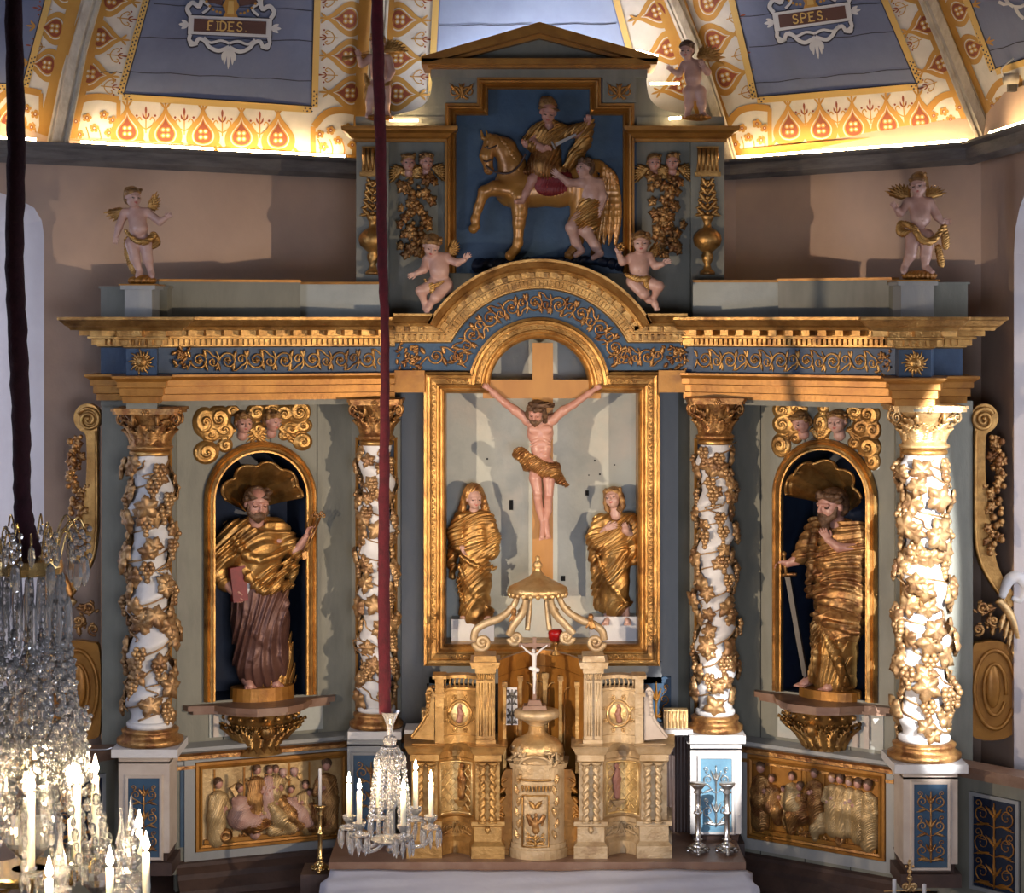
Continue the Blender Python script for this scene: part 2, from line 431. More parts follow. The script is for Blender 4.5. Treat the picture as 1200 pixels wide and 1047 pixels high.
def rotm(yaw=0, pitch=0, roll=0):
    """local (x right, y down, z toward viewer). yaw>0 turns face to image right, pitch>0 looks down, roll>0 tilts clockwise"""
    y, p, r = map(math.radians, (yaw, pitch, roll))
    Ry = np.array([[math.cos(y), 0, math.sin(y)], [0, 1, 0], [-math.sin(y), 0, math.cos(y)]])
    Rp = np.array([[1, 0, 0], [0, math.cos(p), math.sin(p)], [0, -math.sin(p), math.cos(p)]])
    Rr = np.array([[math.cos(r), -math.sin(r), 0], [math.sin(r), math.cos(r), 0], [0, 0, 1]])
    return Rr @ Ry @ Rp
def head(S, H, c, hh, yaw=0, pitch=0, roll=0, beard=0, hair='short', baby=False, longh=0):
    """S: sculpt for flesh (mats 0 flesh,1 eye,2 lip), H: sculpt for hair. hh = head height px"""
    R = rotm(yaw, pitch, roll); c = np.array(c, float)
    def p(x, y, z): return c + R @ (np.array([x, y, z]) * hh)
    def e(x, y, z, rx, ry, rz, k=.05, m=0, op='u', T=S): T.ell(p(x, y, z), (rx * hh, ry * hh, rz * hh), 0, k * hh, m, op, R)
    fat = 1.12 if baby else 1.
    e(0, -.10, -.06, .36, .40, .42)
    e(0, .10, .06, .29 * fat, .36, .32)
    e(0, .30, .17, .15 * fat, .16, .17)
    for s_ in (-1, 1):
        e(s_ * .16 * fat, .14, .20, .13, .13, .12, .08)
        e(s_ * .36, .03, -.04, .05, .11, .08)
        S.cap(p(s_ * .05, -.10, .37), p(s_ * .24, -.10, .30), .035 * hh, .03 * hh, .05 * hh)
        e(s_ * .15, -.01, .385, .08, .055, .07, .05, 0, 's')
        e(s_ * .15, -.005, .30, .07, .045, .055, .02, 1)
        e(s_ * .15, -.045, .315, .085, .025, .05, .02, 0)
    S.cap(p(0, -.10, .37), p(0, .09, .45), .035 * hh, .05 * hh, .05 * hh)
    e(0, .11, .41, .075, .04, .05, .04)
    e(0, .22, .335, .085, .022, .06, .015, 2); e(0, .255, .325, .065, .024, .06, .015, 2)
    if H is None: return R, p
    e(0, -.20, -.12, .40, .37, .43, .08, 0, 'u', H)
    e(0, .02, -.28, .37, .38, .26, .08, 0, 'u', H)
    rnd = random.Random(int(c[0] * 7 + c[1]))
    nc = 26 if hair != 'flat' else 8
    for i in range(nc):
        a = rnd.uniform(-PI, PI); t = rnd.uniform(-.45, -.1) if hair != 'curly' else rnd.uniform(-.5, .12)
        x = math.sin(a) * .37; z = -abs(math.cos(a)) * .36 + .05 if t > -.28 else math.cos(a) * .30
        if t > -.2 and z > -.02: z = -.05
        e(x, t, z, .10, .085, .10, .04, 0, 'u', H)
    for x in (-.24, -.12, 0, .12, .24): e(x, -.35 + abs(x) * .35, .24 - abs(x) * .35, .11, .10, .11, .05, 0, 'u', H)
    if longh:
        for s_ in (-1, 1):
            H.chain([p(s_ * .34, -.15, .0), p(s_ * .41, .15, -.05), p(s_ * .40, .45, -.05), p(s_ * .34, .45 + longh, -.02)], [.12 * hh, .13 * hh, .12 * hh, .06 * hh], .06 * hh)
            H.chain([p(s_ * .25, -.1, -.3), p(s_ * .3, .4, -.25), p(s_ * .2, .5 + longh, -.2)], [.18 * hh, .17 * hh, .08 * hh], .06 * hh)
        H.chain([p(0, 0, -.35), p(0, .5, -.28)], [.25 * hh, .2 * hh], .06 * hh)
    if beard:
        for s_ in (-1, 1):
            H.chain([p(s_ * .31, .02, .08), p(s_ * .27, .24, .16), p(s_ * .12, .38, .27)], [.05 * hh, .09 * hh, .11 * hh], .06 * hh)
            H.chain([p(0, .175, .385), p(s_ * .13, .23, .33)], [.035 * hh, .03 * hh], .03 * hh)
            H.chain([p(s_ * .07, .36, .28), p(s_ * .07, .42 + beard * .8, .26)], [.12 * hh, .05 * hh], .04 * hh)
        H.chain([p(0, .34, .30), p(0, .42 + beard, .30)], [.13 * hh, .06 * hh], .05 * hh)
    return R, p
def hand(S, w, d, nrm, L, curl=.35, spread=.16, thumb=1, m=0):
    """w wrist point, d direction of fingers, nrm palm normal (palm side), L hand length px, thumb = +1/-1 side"""
    w = np.array(w, float); d = np.array(d, float); d /= np.linalg.norm(d); nrm = np.array(nrm, float); nrm -= d * (nrm @ d); nrm /= np.linalg.norm(nrm)
    sd = np.cross(d, nrm) * thumb
    pw = L * .21
    for o in (-.75, -.25, .25, .75):
        S.cap(w + sd * o * pw * .7, w + d * L * .46 + sd * o * pw, L * .10, L * .095, L * .06, m)
    for i, (o, l) in enumerate(((.9, .42), (.32, .50), (-.28, .47), (-.85, .36))):
        a = w + d * L * .46 + sd * o * pw; dd = d + sd * o * spread
        c1 = a + (dd + nrm * curl * .5) * L * l * .45; c2 = c1 + (dd * (1 - curl * .6) + nrm * curl * 1.2) * L * l * .33; c3 = c2 + (dd * (1 - curl) + nrm * curl * 1.5) * L * l * .25
        S.chain([a, c1, c2, c3], [L * .07, L * .062, L * .055, L * .045], L * .02, m)
    a = w + d * L * .14 + sd * pw * .8
    S.chain([a, a + (sd * .8 + d * .6 + nrm * .2) * L * .2, a + (sd * .9 + d * 1.5 + nrm * .4) * L * .24], [L * .09, L * .075, L * .055], L * .04, m)
# ================================================================== camera, world
cam = bpy.data.cameras.new('camera'); co = bpy.data.objects.new('camera', cam); C.objects.link(co)
co.location = (0, CAMY, CAMZ); co.rotation_euler = (PI / 2, 0, 0)
cam.sensor_width = 36; cam.lens = 72; cam.shift_y = -(523.5 - HY) / 1200; cam.clip_end = 60
bpy.context.scene.camera = co
S_ = bpy.context.scene
S_.view_settings.view_transform = 'Standard'; S_.view_settings.look = 'None'; S_.view_settings.gamma = 1
S_.view_settings.use_curve_mapping = False; S_.view_settings.exposure = 0.0
S_.cycles.use_denoising = True; S_.cycles.max_bounces = 8; S_.cycles.transmission_bounces = 8; S_.cycles.caustics_refractive = False; S_.cycles.caustics_reflective = False
S_.cycles.sample_clamp_indirect = 6
w = bpy.data.worlds.new('world'); S_.world = w; w.use_nodes = True
wn = w.node_tree.nodes; wl = w.node_tree.links
tcw = wn.new('ShaderNodeTexCoord'); sepw = wn.new('ShaderNodeSeparateXYZ'); rmp = wn.new('ShaderNodeValToRGB')
wl.new(tcw.outputs['Generated'], sepw.inputs['Vector']); wl.new(sepw.outputs['X'], rmp.inputs['Fac'])
mrw = wn.new('ShaderNodeMapRange'); wl.new(sepw.outputs['X'], mrw.inputs['Value']); mrw.inputs['From Min'].default_value = -1; mrw.inputs['From Max'].default_value = 1
wl.new(mrw.outputs['Result'], rmp.inputs['Fac'])
cr0 = rmp.color_ramp; cr0.elements[0].color = (.42, .48, .75, 1); cr0.elements[1].color = (.6, .62, .75, 1)
e_ = cr0.elements.new(.28); e_.color = (.32, .27, .28, 1); e_ = cr0.elements.new(.5); e_.color = (.30, .20, .12, 1); e_ = cr0.elements.new(.75); e_.color = (.32, .27, .26, 1)
wl.new(rmp.outputs['Color'], wn['Background'].inputs['Color']); wn['Background'].inputs['Strength'].default_value = .11

# ================================================================== apse walls
ZB = 5.51; ZBL = 5.385
PW = dict(L0=(-3.60, -.922), A=(-2.62, -.23), B=(-.91, 1.0), C=(1.42, 1.0), D=(2.68, -.30), R0=(2.86, -3.4))
def wall(name, a, b, hole=None, m=plaster, z1=5.75):
    mb = MB(); fn = planefn(a, b, 0); L = math.dist(a, b)
    loops = [[(0, 0), (L, 0), (L, z1), (0, z1)]]
    if hole: loops.append(hole)
    fl = [p for l in loops for p in l]
    tri = tessellate_polygon([[Vector((p[0], p[1], 0)) for p in l] for l in loops])
    mb.add([fn(u, v, 0) for u, v in fl], [tuple(t) for t in tri])
    mb.add([fn(0, 0, -.3), fn(L, 0, -.3), fn(L, z1, -.3), fn(0, z1, -.3)], [(0, 1, 2, 3)] if not hole else [])
    return struct(mb.obj(name, [m])), fn, L
# left wall with its window embrasure; s measured from the outer end L0
LL_ = math.dist(PW['L0'], PW['B']); sA = math.dist(PW['L0'], PW['A'])
s1 = sA - .07; s0 = s1 - 1.02
def z_at(py, Y): return ZP(py, Y)
archL = [(s0, 2.0), (s1, 2.0), (s1, 4.98), (s1 - .015, 5.07), (s1 - .06, 5.14), (s1 - .14, 5.18), (s1 - .28, 5.225), (s1 - .5, 5.25), (s1 - .74, 5.22), (s1 - .9, 5.14), (s0, 5.0)]
wl_, fnL, _ = wall('wall_left', PW['L0'], PW['B'], archL)
struct(wall('wall_back', PW['B'], PW['C'])[0])
struct(wall('wall_right', PW['C'], PW['D'])[0])
LR_ = math.dist(PW['D'], PW['R0'])
archR = [(.62, 2.0), (1.9, 2.0), (1.9, 5.0), (1.8, 5.14), (1.6, 5.24), (1.2, 5.27), (.85, 5.2), (.72, 5.1), (.65, 5.0), (.62, 4.86)]
wr_, fnR, _ = wall('wall_right_front', PW['D'], PW['R0'], archR)
def window(name, fn, hole, dep, splay, paneE):
    e = thing(name, '', '', fn(np.mean([p[0] for p in hole]), min(p[1] for p in hole), -dep)); del e['label']; del e['category']; struct(e)
    c = np.mean(np.array(hole), 0); inner = [(c[0] + (p[0] - c[0]) * splay, c[1] + (p[1] - c[1]) * (splay * .5 + .5)) for p in hole]
    mb = MB(); n = len(hole)
    mb.add([fn(u, v, 0) for u, v in hole] + [fn(u, v, -dep) for u, v in inner], [(i, (i + 1) % n, (i + 1) % n + n, i + n) for i in range(n)])
    struct(mb.obj('reveal', [plasterw], e))
    mb = MB(); mb.prism(inner, lambda u, v, h: fn(u, v, -dep + h), -.03, 0); struct(mb.obj('window_pane', [paneE], e))
    mb = MB()
    mb.sweep(inner, [(0, 0), (.05, 0), (.05, .05), (0, .05)], lambda u, v, h: fn(u, v, -dep + h), True)
    x0 = min(p[0] for p in inner); x1 = max(p[0] for p in inner); y1 = max(p[1] for p in inner)
    for k in range(1, 3):
        x = x0 + (x1 - x0) * k / 3; q = [fn(x - .015, 2.0, -dep), fn(x + .015, 2.0, -dep), fn(x + .015, y1 - .1, -dep), fn(x - .015, y1 - .1, -dep), fn(x - .015, 2.0, -dep + .03), fn(x + .015, 2.0, -dep + .03), fn(x + .015, y1 - .1, -dep + .03), fn(x - .015, y1 - .1, -dep + .03)]
        mb.add(q, [(0, 3, 2, 1), (4, 5, 6, 7), (0, 1, 5, 4), (1, 2, 6, 5), (2, 3, 7, 6), (3, 0, 4, 7)])
    struct(mb.obj('window_frame', [ribm], e))
window('window_1', fnL, archL, .75, .62, glow)
window('window_2', fnR, archR, .45, .62, glow)
mb = MB(); mb.box((-4.2, -5, -.2), (4.2, 1.5, 0)); struct(mb.obj('floor', [redfl]))
mb = MB(); mb.box((-2.45, -3.2, 0), (2.75, 1.0, .95)); mb.box((-2.3, -2.6, .95), (2.6, 1.0, 1.12)); struct(mb.obj('floor_platform', [redfl]))
# beam : swept round the apse
bp_ = [PW['L0'], PW['A'], PW['B'], PW['C'], PW['D'], PW['R0']]
mb = MB(); mb.sweep(bp_, [(.0, ZBL + .02), (-.06, ZBL), (-.10, ZBL + .03), (-.10, ZB - .03), (-.13, ZB - .015), (-.13, ZB), (.02, ZB), (.02, ZBL)], lambda u, v, h: np.array([u, v, h]))
struct(mb.obj('trim_1', [beamm]))

# ================================================================== painted ceiling
def patch(q, Ys):
    """q: px corners (bl,br,tr,tl); Ys their depths. returns map (px,py,lift)->world"""
    q = np.array(q, float)
    def inv(x, y):
        u = v = .5
        for _ in range(8):
            p = q[0] * (1 - u) * (1 - v) + q[1] * u * (1 - v) + q[2] * u * v + q[3] * (1 - u) * v
            du = (q[1] - q[0]) * (1 - v) + (q[2] - q[3]) * v; dv = (q[3] - q[0]) * (1 - u) + (q[2] - q[1]) * u
            r = np.array([x, y]) - p; dt = du[0] * dv[1] - du[1] * dv[0]
            u += (r[0] * dv[1] - r[1] * dv[0]) / dt; v += (du[0] * r[1] - du[1] * r[0]) / dt
        return u, v
    def f(x, y, lift=0.):
        u, v = inv(x, y)
        Yv = Ys[0] * (1 - u) * (1 - v) + Ys[1] * u * (1 - v) + Ys[2] * u * v + Ys[3] * (1 - u) * v
        return P(x, y, Yv - lift)
    return f, q
CM = [c_white, c_blue, c_blue2, c_och, c_red, c_dk, c_brn, mat('ceiling_gold_dots', (.62, .40, .12), .7), mat('ceiling_grey_white', (.58, .58, .60), .7)]
W_, BL, BP, OC, RD, DK, BR, GD, GW = range(9)
class Paint:
    def __init__(s, name, q, Ys):
        s.f, s.q = patch(q, Ys); s.mb = MB(); s.name = name
        s.grid(q, 0, W_, 10)
    def grid(s, q, lift, m, n=10):
        q = np.array(q, float); v = []; f = []
        for j in range(n + 1):
            for i in range(n + 1):
                a, b = i / n, j / n; p = q[0] * (1 - a) * (1 - b) + q[1] * a * (1 - b) + q[2] * a * b + q[3] * (1 - a) * b
                v.append(s.f(p[0], p[1], lift))
        for j in range(n):
            for i in range(n): k = j * (n + 1) + i; f.append((k, k + 1, k + n + 2, k + n + 1))
        s.mb.add(v, f, m)
    def poly(s, pts, lift, m):
        tri = tessellate_polygon([[Vector((p[0], p[1], 0)) for p in pts]])
        s.mb.add([s.f(p[0], p[1], lift) for p in pts], [tuple(t) for t in tri], m)
    def stroke(s, pts, w, lift, m, taper=False):
        p = np.array(pts, float); d = np.gradient(p, axis=0); d /= np.linalg.norm(d, axis=1)[:, None] + 1e-9; n = np.stack([-d[:, 1], d[:, 0]], 1)
        k = len(p); ww = np.full(k, w / 2.)
        if taper: ww = w / 2 * (np.sin(np.linspace(.25, PI - .1, k)))
        L = p + n * ww[:, None]; R = p - n * ww[:, None]
        v = [s.f(a[0], a[1], lift) for a in L] + [s.f(a[0], a[1], lift) for a in R]
        s.mb.add(v, [(i, i + 1, i + 1 + k, i + k) for i in range(k - 1)], m)
    def disc(s, c, r, lift, m, n=8):
        s.poly([(c[0] + r * math.cos(2 * PI * i / n), c[1] + r * math.sin(2 * PI * i / n)) for i in range(n)], lift, m)
    def T(s, c, sx, sy, rot, shear=0):
        a = math.radians(rot); ca, sa = math.cos(a), math.sin(a)
        return lambda x, y: (c[0] + x * sx * ca - y * sy * sa, c[1] + x * sx * sa + y * sy * ca)
    def ogee(s, c, wd, ht, rot=0):
        half = [(0, -.62), (.05, -.5), (.12, -.38), (.30, -.2), (.46, .0), (.5, .18), (.42, .36), (.25, .46), (0, .5)]
        half = cr(half, 3); full = np.vstack([half, half[::-1][1:-1] * [-1, 1]])
        t = s.T(c, wd, ht, rot)
        for sc2, m, li, dy in ((1.1, OC, .004, 0), (.72, W_, .006, .06), (.64, OC, .008, .07), (.56, RD, .010, .08)):
            s.poly([t(x * sc2, (y - dy) * sc2 + dy) for x, y in full], li, m)
        for k in range(4):
            a = PI / 4 + k * PI / 2
            x, y = .11 * math.cos(a), .08 + .11 * math.sin(a); px, py = t(x, y); s.disc((px, py), wd * .085, .012, OC, 7); s.disc((px, py), wd * .045, .013, W_, 6)
        # tip fleur
        for dx in (-.10, 0, .10):
            s.stroke(cr([t(dx * .2, -.55), t(dx, -.66 - (dx == 0) * .05), t(dx * 1.7, -.72 - (dx == 0) * .12)], 3), wd * .07, .008, OC, True)
    def sprig(s, c, h, rot=0):
        t = s.T(c, h, h, rot)
        s.stroke(cr([t(0, .5), t(0, 0), t(0, -.4)], 3), h * .05, .004, OC)
        for k in (-1, 1):
            s.stroke(cr([t(0, .35), t(.22 * k, .22), t(.34 * k, .0), t(.24 * k, -.12), t(.16 * k, 0)], 4), h * .05, .004, OC)
            s.stroke(cr([t(0, -.05), t(.1 * k, -.16), t(.13 * k, -.3)], 3), h * .07, .005, RD, True)
            s.disc(t(.36 * k, -.18), h * .05, .005, RD, 6)
        s.stroke(cr([t(0, -.25), t(0, -.42), t(0, -.55)], 3), h * .09, .005, RD, True)
    def field(s, q, m=BL, bw=6.5):
        q = np.array(q, float); s.grid(q, .004, m, 8)
        c = q.mean(0)
        def edge(a, b):
            d = b - a; L = np.linalg.norm(d); d /= L; n = np.array([-d[1], d[0]])
            if (c - a) @ n > 0: n = -n
            p = [a + n * -1, b + n * -1, b + n * bw + d * bw * 0, a + n * bw - d * bw * 0]
            s.poly([tuple(x) for x in p], .006, GD)
            k = int(L / 5.2)
            for i in range(k):
                for r, o in ((.25, 0), (.72, .5)):
                    x = a + d * (i + .5 + o * .9) * L / k + n * (bw * r)
                    s.poly([tuple(x + d * 1.5), tuple(x + n * 1.2), tuple(x - d * 1.5), tuple(x - n * 1.2)], .008, DK if m == BL else BL)
            s.stroke([a + n * -1.6, (a + b) / 2 + n * -1.6, b + n * -1.6], 1.6, .007, DK if m == BL else BL)
        edge(q[0], q[1]); edge(q[1], q[2]); edge(q[3], q[0])
        n_ = np.array([0, bw])
    def crack(s, a, b, w=1.0):
        p = [(a[0] + (b[0] - a[0]) * t, a[1] + (b[1] - a[1]) * t + .8 * math.sin(t * 23 + a[0])) for t in np.linspace(0, 1, 14)]
        s.stroke(p, w, .009, DK)
    def corner(s, x0, y0, x1, y1, slope=0., flip=1):
        """quarter-fan corner of flowers"""
        def t(u, v):
            x = x0 + (x1 - x0) * u; return (x, y0 + (y1 - y0) * v + slope * (x - x0))
        s.stroke(cr([t(0, .35), t(.25, .08), t(.6, 0), t(1, .05)], 5), 8, .004, OC)
        s.stroke(cr([t(1, .05), t(1, .5), t(1.02, 1.)], 4), 5, .0045, OC)
        s.stroke(cr([t(-.02, .35), t(-.02, .7), t(0, 1)], 4), 6, .0046, OC)
        for u, v in ((.2, .75), (.5, .62), (.8, .7), (.35, .42), (.7, .35), (.88, .45), (.12, .5)):
            p = t(u, v)
            for k in range(5):
                a = 2 * PI * k / 5 + u * 7
                s.disc((p[0] + 3.6 * math.cos(a), p[1] + 3.2 * math.sin(a)), 2.3, .006, OC, 7)
            s.disc(p, 2.2, .008, RD, 7); s.disc(p, 1.1, .009, W_, 6)
        for u in (.1, .35, .6, .85): s.stroke(cr([t(u, 1), t(u + .04, .8), t(u - .02, .6)], 4), 1.5, .005, OC)
    def band(s, a, b, c, d, m=OC, lift=.0025): s.poly([a, b, c, d], lift, m)
    def basecurve(s, x0, x1, y, slope, n):
        for i in range(n):
            a = x0 + (x1 - x0) * i / n; b = x0 + (x1 - x0) * (i + 1) / n; mid = (a + b) / 2
            f = lambda x, dy: (x, y + slope * (x - x0) + dy)
            s.stroke(cr([f(a, 2), f(a + (mid - a) * .5, -4), f(mid, -7), f(b - (b - mid) * .5, -4), f(b, 2)], 3), 3, .005, OC)
    def done(s): return struct(s.mb.obj(s.name, CM))
GLY = {'F': [[(0, 0), (0, 1)], [(0, 1), (.6, 1)], [(0, .52), (.45, .52)]], 'I': [[(.15, 0), (.15, 1)]], 'D': [[(0, 0), (0, 1), (.3, 1), (.58, .8), (.62, .5), (.58, .2), (.3, 0), (0, 0)]],
       'E': [[(0, 0), (0, 1)], [(0, 1), (.6, 1)], [(0, .52), (.45, .52)], [(0, 0), (.62, 0)]],
       'S': [[(.55, .82), (.42, .98), (.18, .98), (.05, .78), (.14, .58), (.45, .45), (.56, .25), (.42, .03), (.15, .02), (.02, .2)]],
       'P': [[(0, 0), (0, 1), (.35, 1), (.56, .88), (.56, .62), (.35, .5), (0, .5)]], '.': [[(.05, .02), (.12, .02)]]}
SER = {'F': [(0, 0)], 'I': [(.15, 0), (.15, 1)], 'D': [(0, 0), (0, 1)], 'E': [(0, 0), (0, 1)], 'S': [], 'P': [(0, 0)], '.': []}
def plaque(pt, c, rot, word, hw=49., hh=11.):
    t = pt.T(c, 1, 1, rot)
    R = lambda x0, y0, x1, y1: [t(x0, y0), t(x1, y0), t(x1, y1), t(x0, y1)]
    pt.poly(R(-hw - 1, -hh - 1, hw + 1, hh + 1), .010, DK); pt.poly(R(-hw, -hh, hw, hh), .012, GW)
    pt.poly(R(-hw + 6.5, -7.6, hw - 6.5, 7.6), .014, BR)
    n = len(word); x = -sum(9.6 if g != 'I' else 5 for g in word) / 2 + 1
    for g in word:
        for st in GLY[g]:
            q = [t(x + a * 10, 5.0 - b * 10) for a, b in (np.array(st) if len(st) < 5 else cr(st, 3))]
            if len(q) == 2: q = [q[0], ((q[0][0] + q[1][0]) / 2, (q[0][1] + q[1][1]) / 2), q[1]]
            pt.stroke(q, 1.7, .016, GD)
        for a, b in SER[g]: pt.stroke([t(x + a * 10 - 2, 5 - b * 10), t(x + a * 10, 5 - b * 10), t(x + a * 10 + 2, 5 - b * 10)], 1., .017, GD)
        x += 9.6 if g != 'I' else 5
    for k in (-1, 1):   # strapwork scrolls below, fleurs beside, upper cartouche
        for pts, wdt in (([(hw - 3, hh), (hw - 2, 18), (hw - 9, 22), (hw - 13, 16), (hw - 20, 18), (hw - 26, 25), (12, 29), (0, 24)], 4.5), ([(hw - 12, 22), (hw - 4, 24), (hw - 2, 19)], 3), ([(30, 14), (22, 20), (10, 17), (0, 20)], 3),
                         ([(hw - 2, -hh), (hw + 2, -19), (hw - 4, -26), (hw - 12, -22), (hw - 14, -34), (hw - 7, -42)], 5), ([(hw - 16, -14), (hw - 24, -22), (hw - 16, -30), (hw - 26, -40)], 3)):
            q = cr([t(a * k, b) for a, b in pts], 5); pt.stroke([(x_, y_ + 1.2) for x_, y_ in q], wdt + 1.6, .010, DK); pt.stroke(q, wdt, .013, GW)
        for dx, dy, L in ((6, -5, 8), (6, 5, 8), (10, 0, 11)):
            q = cr([t(k * hw, 0), t(k * (hw + dx * .6), dy * .5), t(k * (hw + L), dy)], 4); pt.stroke(q, 4.2, .013, GW, True)
        for a in range(7): pt.disc(t(k * (12 + a * 4.2), -hh - 5 - a * a * .75), 1.7, .016, OC, 7)
    for dx, L in ((-6, 12), (6, 12), (0, 22), (-4, 17), (4, 17)):
        q = cr([t(0, 27), t(dx, 33), t(dx * 1.2, 28 + L)], 4); pt.stroke(q, 4.5, .013, GW, True)
    pt.poly([t(-9, -hh), t(9, -hh), t(6, -17), t(10, -24), t(5, -34), t(-5, -34), t(-10, -24), t(-6, -17)], .014, OC)
    pt.poly([t(-4, -hh - 3), t(4, -hh - 3), t(3, -30), t(-3, -30)], .015, GD)
    for k in (-1, 1): pt.poly([t(k * 10, -24), t(k * 30, -16 - 12), t(k * 28, -44), t(k * 8, -44)], .011, BR)
YA, YBk = -.20, 1.0
# left bay (FIDES)
pl = Paint('ceiling_left', [(60, 174), (440, 194), (450, -60), (118, -60)], [YA, YBk, .35, -.75])
pl.band((60, 174), (440, 194), (440, 183), (60, 162)); pl.band((62, 174), (86, 174), (140, -60), (118, -60)); pl.band((412, 192), (440, 194), (450, -60), (424, -60))
pl.field([(143.5, 111), (366, 126), (371, -60), (190, -60)])
for x in (149, 194, 238, 283, 326): pl.ogee((x, 150 + (x - 149) * .045), 36, 44)
for x in (171, 216, 260.5, 304.5): pl.sprig((x, 140 + (x - 149) * .045), 30)
pl.basecurve(130, 350, 168, .045, 10)
for x, y in ((134, 0), (121, 44), (109, 87), (147, -44)): pl.ogee((x, y), 38, 38, 96)
for x, y in ((405, 22), (405, 66), (407, 109), (406, -22)): pl.ogee((x, y), 38, 40, -88)
for x, y in ((141, 22), (129, 65), (122, 102)): pl.sprig((x + 8, y), 24, 96)
for x, y in ((384, 0), (384, 44), (384, 88)): pl.sprig((x, y), 24, -88)
pl.corner(82, 112, 139, 172, .04); pl.corner(368, 128, 424, 186, .03)
pl.crack((160, 44), (366, 48)); pl.crack((150, 84), (366, 95)); pl.crack((98, 84), (143, 85)); pl.crack((180, 5), (366, 12))
plaque(pl, (269.5, 31), 2.5, 'FIDES.')
pl.done()
# bay left of that rib
p2 = Paint('ceiling_far_left', [(-120, 164), (60, 174), (118, -60), (-40, -60)], [-.6, YA, -.75, -1.0])
p2.band((-120, 164), (60, 174), (60, 162), (-120, 152)); p2.band((40, 172), (60, 174), (118, -60), (94, -60))
p2.field([(-100, 92), (27, 101), (70, -60), (-60, -60)])
for x, y in ((72, -10), (61, 33), (52, 76)): p2.ogee((x, y), 36, 36, -84)
for x, y in ((50, 10), (42, 54)): p2.sprig((x, y), 22, -84)
for x in (-28, 12): p2.ogee((x, 138), 36, 42)
p2.corner(-8, 104, 48, 166, .04); p2.done()
# centre bay
p3 = Paint('ceiling_centre', [(440, 194), (858, 188), (765, -60), (450, -60)], [YBk, YBk, .25, .35])
p3.band((440, 194), (858, 188), (856, 176), (440, 182)); p3.band((440, 194), (456, 194), (464, -60), (450, -60)); p3.band((835, 188), (858, 188), (765, -60), (745, -60))
p3.field([(507, 124), (752, 122), (703, -60), (517, -60)], BP)
for x, y in ((472, -22), (472, 23), (470, 68), (470, 110)): p3.ogee((x, y), 38, 40, 92)
for x, y in ((752, -22), (767, 15), (780, 58), (795, 100)): p3.ogee((x, y), 38, 40, -108)
for x, y in ((494, 0), (494, 46), (492, 90)): p3.sprig((x, y), 24, 92)
for x in range(515, 760, 44): p3.ogee((x, 160), 36, 44)
p3.crack((515, 30), (722, 28)); p3.done()
# right bay (SPES)
p4 = Paint('ceiling_right', [(858, 188), (1156, 162), (1066, -60), (765, -60)], [YBk, -.22, -.75, .25])
p4.band((858, 188), (1156, 162), (1152, 149), (854, 176)); p4.band((858, 188), (872, 187), (782, -60), (765, -60)); p4.band((1136, 164), (1156, 162), (1066, -60), (1048, -60))
p4.field([(887, 115), (1076, 99), (1008, -60), (846, -60)])
for x, y in ((925, 148), (962, 147), (1000, 145), (1040, 142), (1078, 137)): p4.ogee((x, y), 35, 44, -4)
for x, y in ((943, 141), (981, 139), (1020, 136), (1059, 132)): p4.sprig((x, y - 5), 28, -4)
p4.basecurve(905, 1100, 168, -.085, 9)
for x, y in ((818, -40), (833, 3), (840, 46), (853, 90)): p4.ogee((x, y), 38, 38, 74)
for x, y in ((1066, -12), (1082, 30), (1100, 76)): p4.ogee((x, y), 36, 36, -112)
for x, y in ((862, 20), (868, 64), (876, 108)): p4.sprig((x, y), 22, 76)
for x, y in ((1058, 10), (1074, 50), (1092, 100)): p4.sprig((x - 4, y), 22, -112)
p4.corner(852, 128, 902, 184, -.07); p4.corner(1088, 112, 1140, 160, -.08)
p4.crack((878, 56), (1050, 36)); p4.crack((884, 98), (1068, 80)); p4.crack((866, 20), (1040, 2))
plaque(p4, (952, 19.5), -8.2, 'SPES.', 46, 11)
p4.done()
# far right bay
p5 = Paint('ceiling_far_right', [(1156, 162), (1300, 120), (1240, -60), (1066, -60)], [-.22, -1.9, -2.0, -.75])
p5.band((1156, 162), (1300, 120), (1298, 108), (1154, 150)); p5.band((1156, 162), (1172, 157), (1082, -60), (1066, -60))
p5.field([(1166, 82), (1290, 40), (1240, -60), (1112, -60)])
for x, y in ((1112, -20), (1126, 12), (1142, 56)): p5.ogee((x, y), 34, 30, 68)
p5.corner(1158, 98, 1196, 152, -.22); p5.ogee((1212, 118), 30, 40, -14)
for k, (a, b) in enumerate([((1176, -4), (1188, 8)), ((1188, 8), (1204, 4)), ((1190, 10), (1200, 22)), ((1170, 2), (1182, 4))]): p5.stroke([a, ((a[0] + b[0]) / 2, (a[1] + b[1]) / 2 + 2), b], 4, .012, GW)
p5.crack((1160, 60), (1260, 30)); p5.done()
# ribs: moulded timbers with real depth
def rib(name, pts, wd):
    mb = MB(); c = []
    n = len(pts)
    prof = [(-.5, 0), (-.5, .35), (-.38, .5), (-.3, .42), (-.2, .75), (.2, .75), (.3, .42), (.38, .5), (.5, .35), (.5, 0)]
    v = []; f = []
    for (x, y, Yv) in pts:
        s = sc_(Yv); p = P(x, y, Yv)
        for a, h in prof: v.append(p + np.array([a * wd * s, -h * wd * s * .6, 0]))
    k = len(prof)
    for i in range(n - 1):
        for j in range(k - 1): f.append((i * k + j, i * k + j + 1, (i + 1) * k + j + 1, (i + 1) * k + j))
    f.append(tuple(range(k))); mb.add(v, f)
    return struct(mb.obj(name, [ribm]))
rib('trim_2', [(67, 174, -.24), (80, 110, -.36), (90, 60, -.46), (107, 0, -.60), (124, -60, -.78)], 25)
rib('trim_3', [(437, 194, .95), (440, 100, .65), (446, 0, .42), (450, -60, .32)], 20)
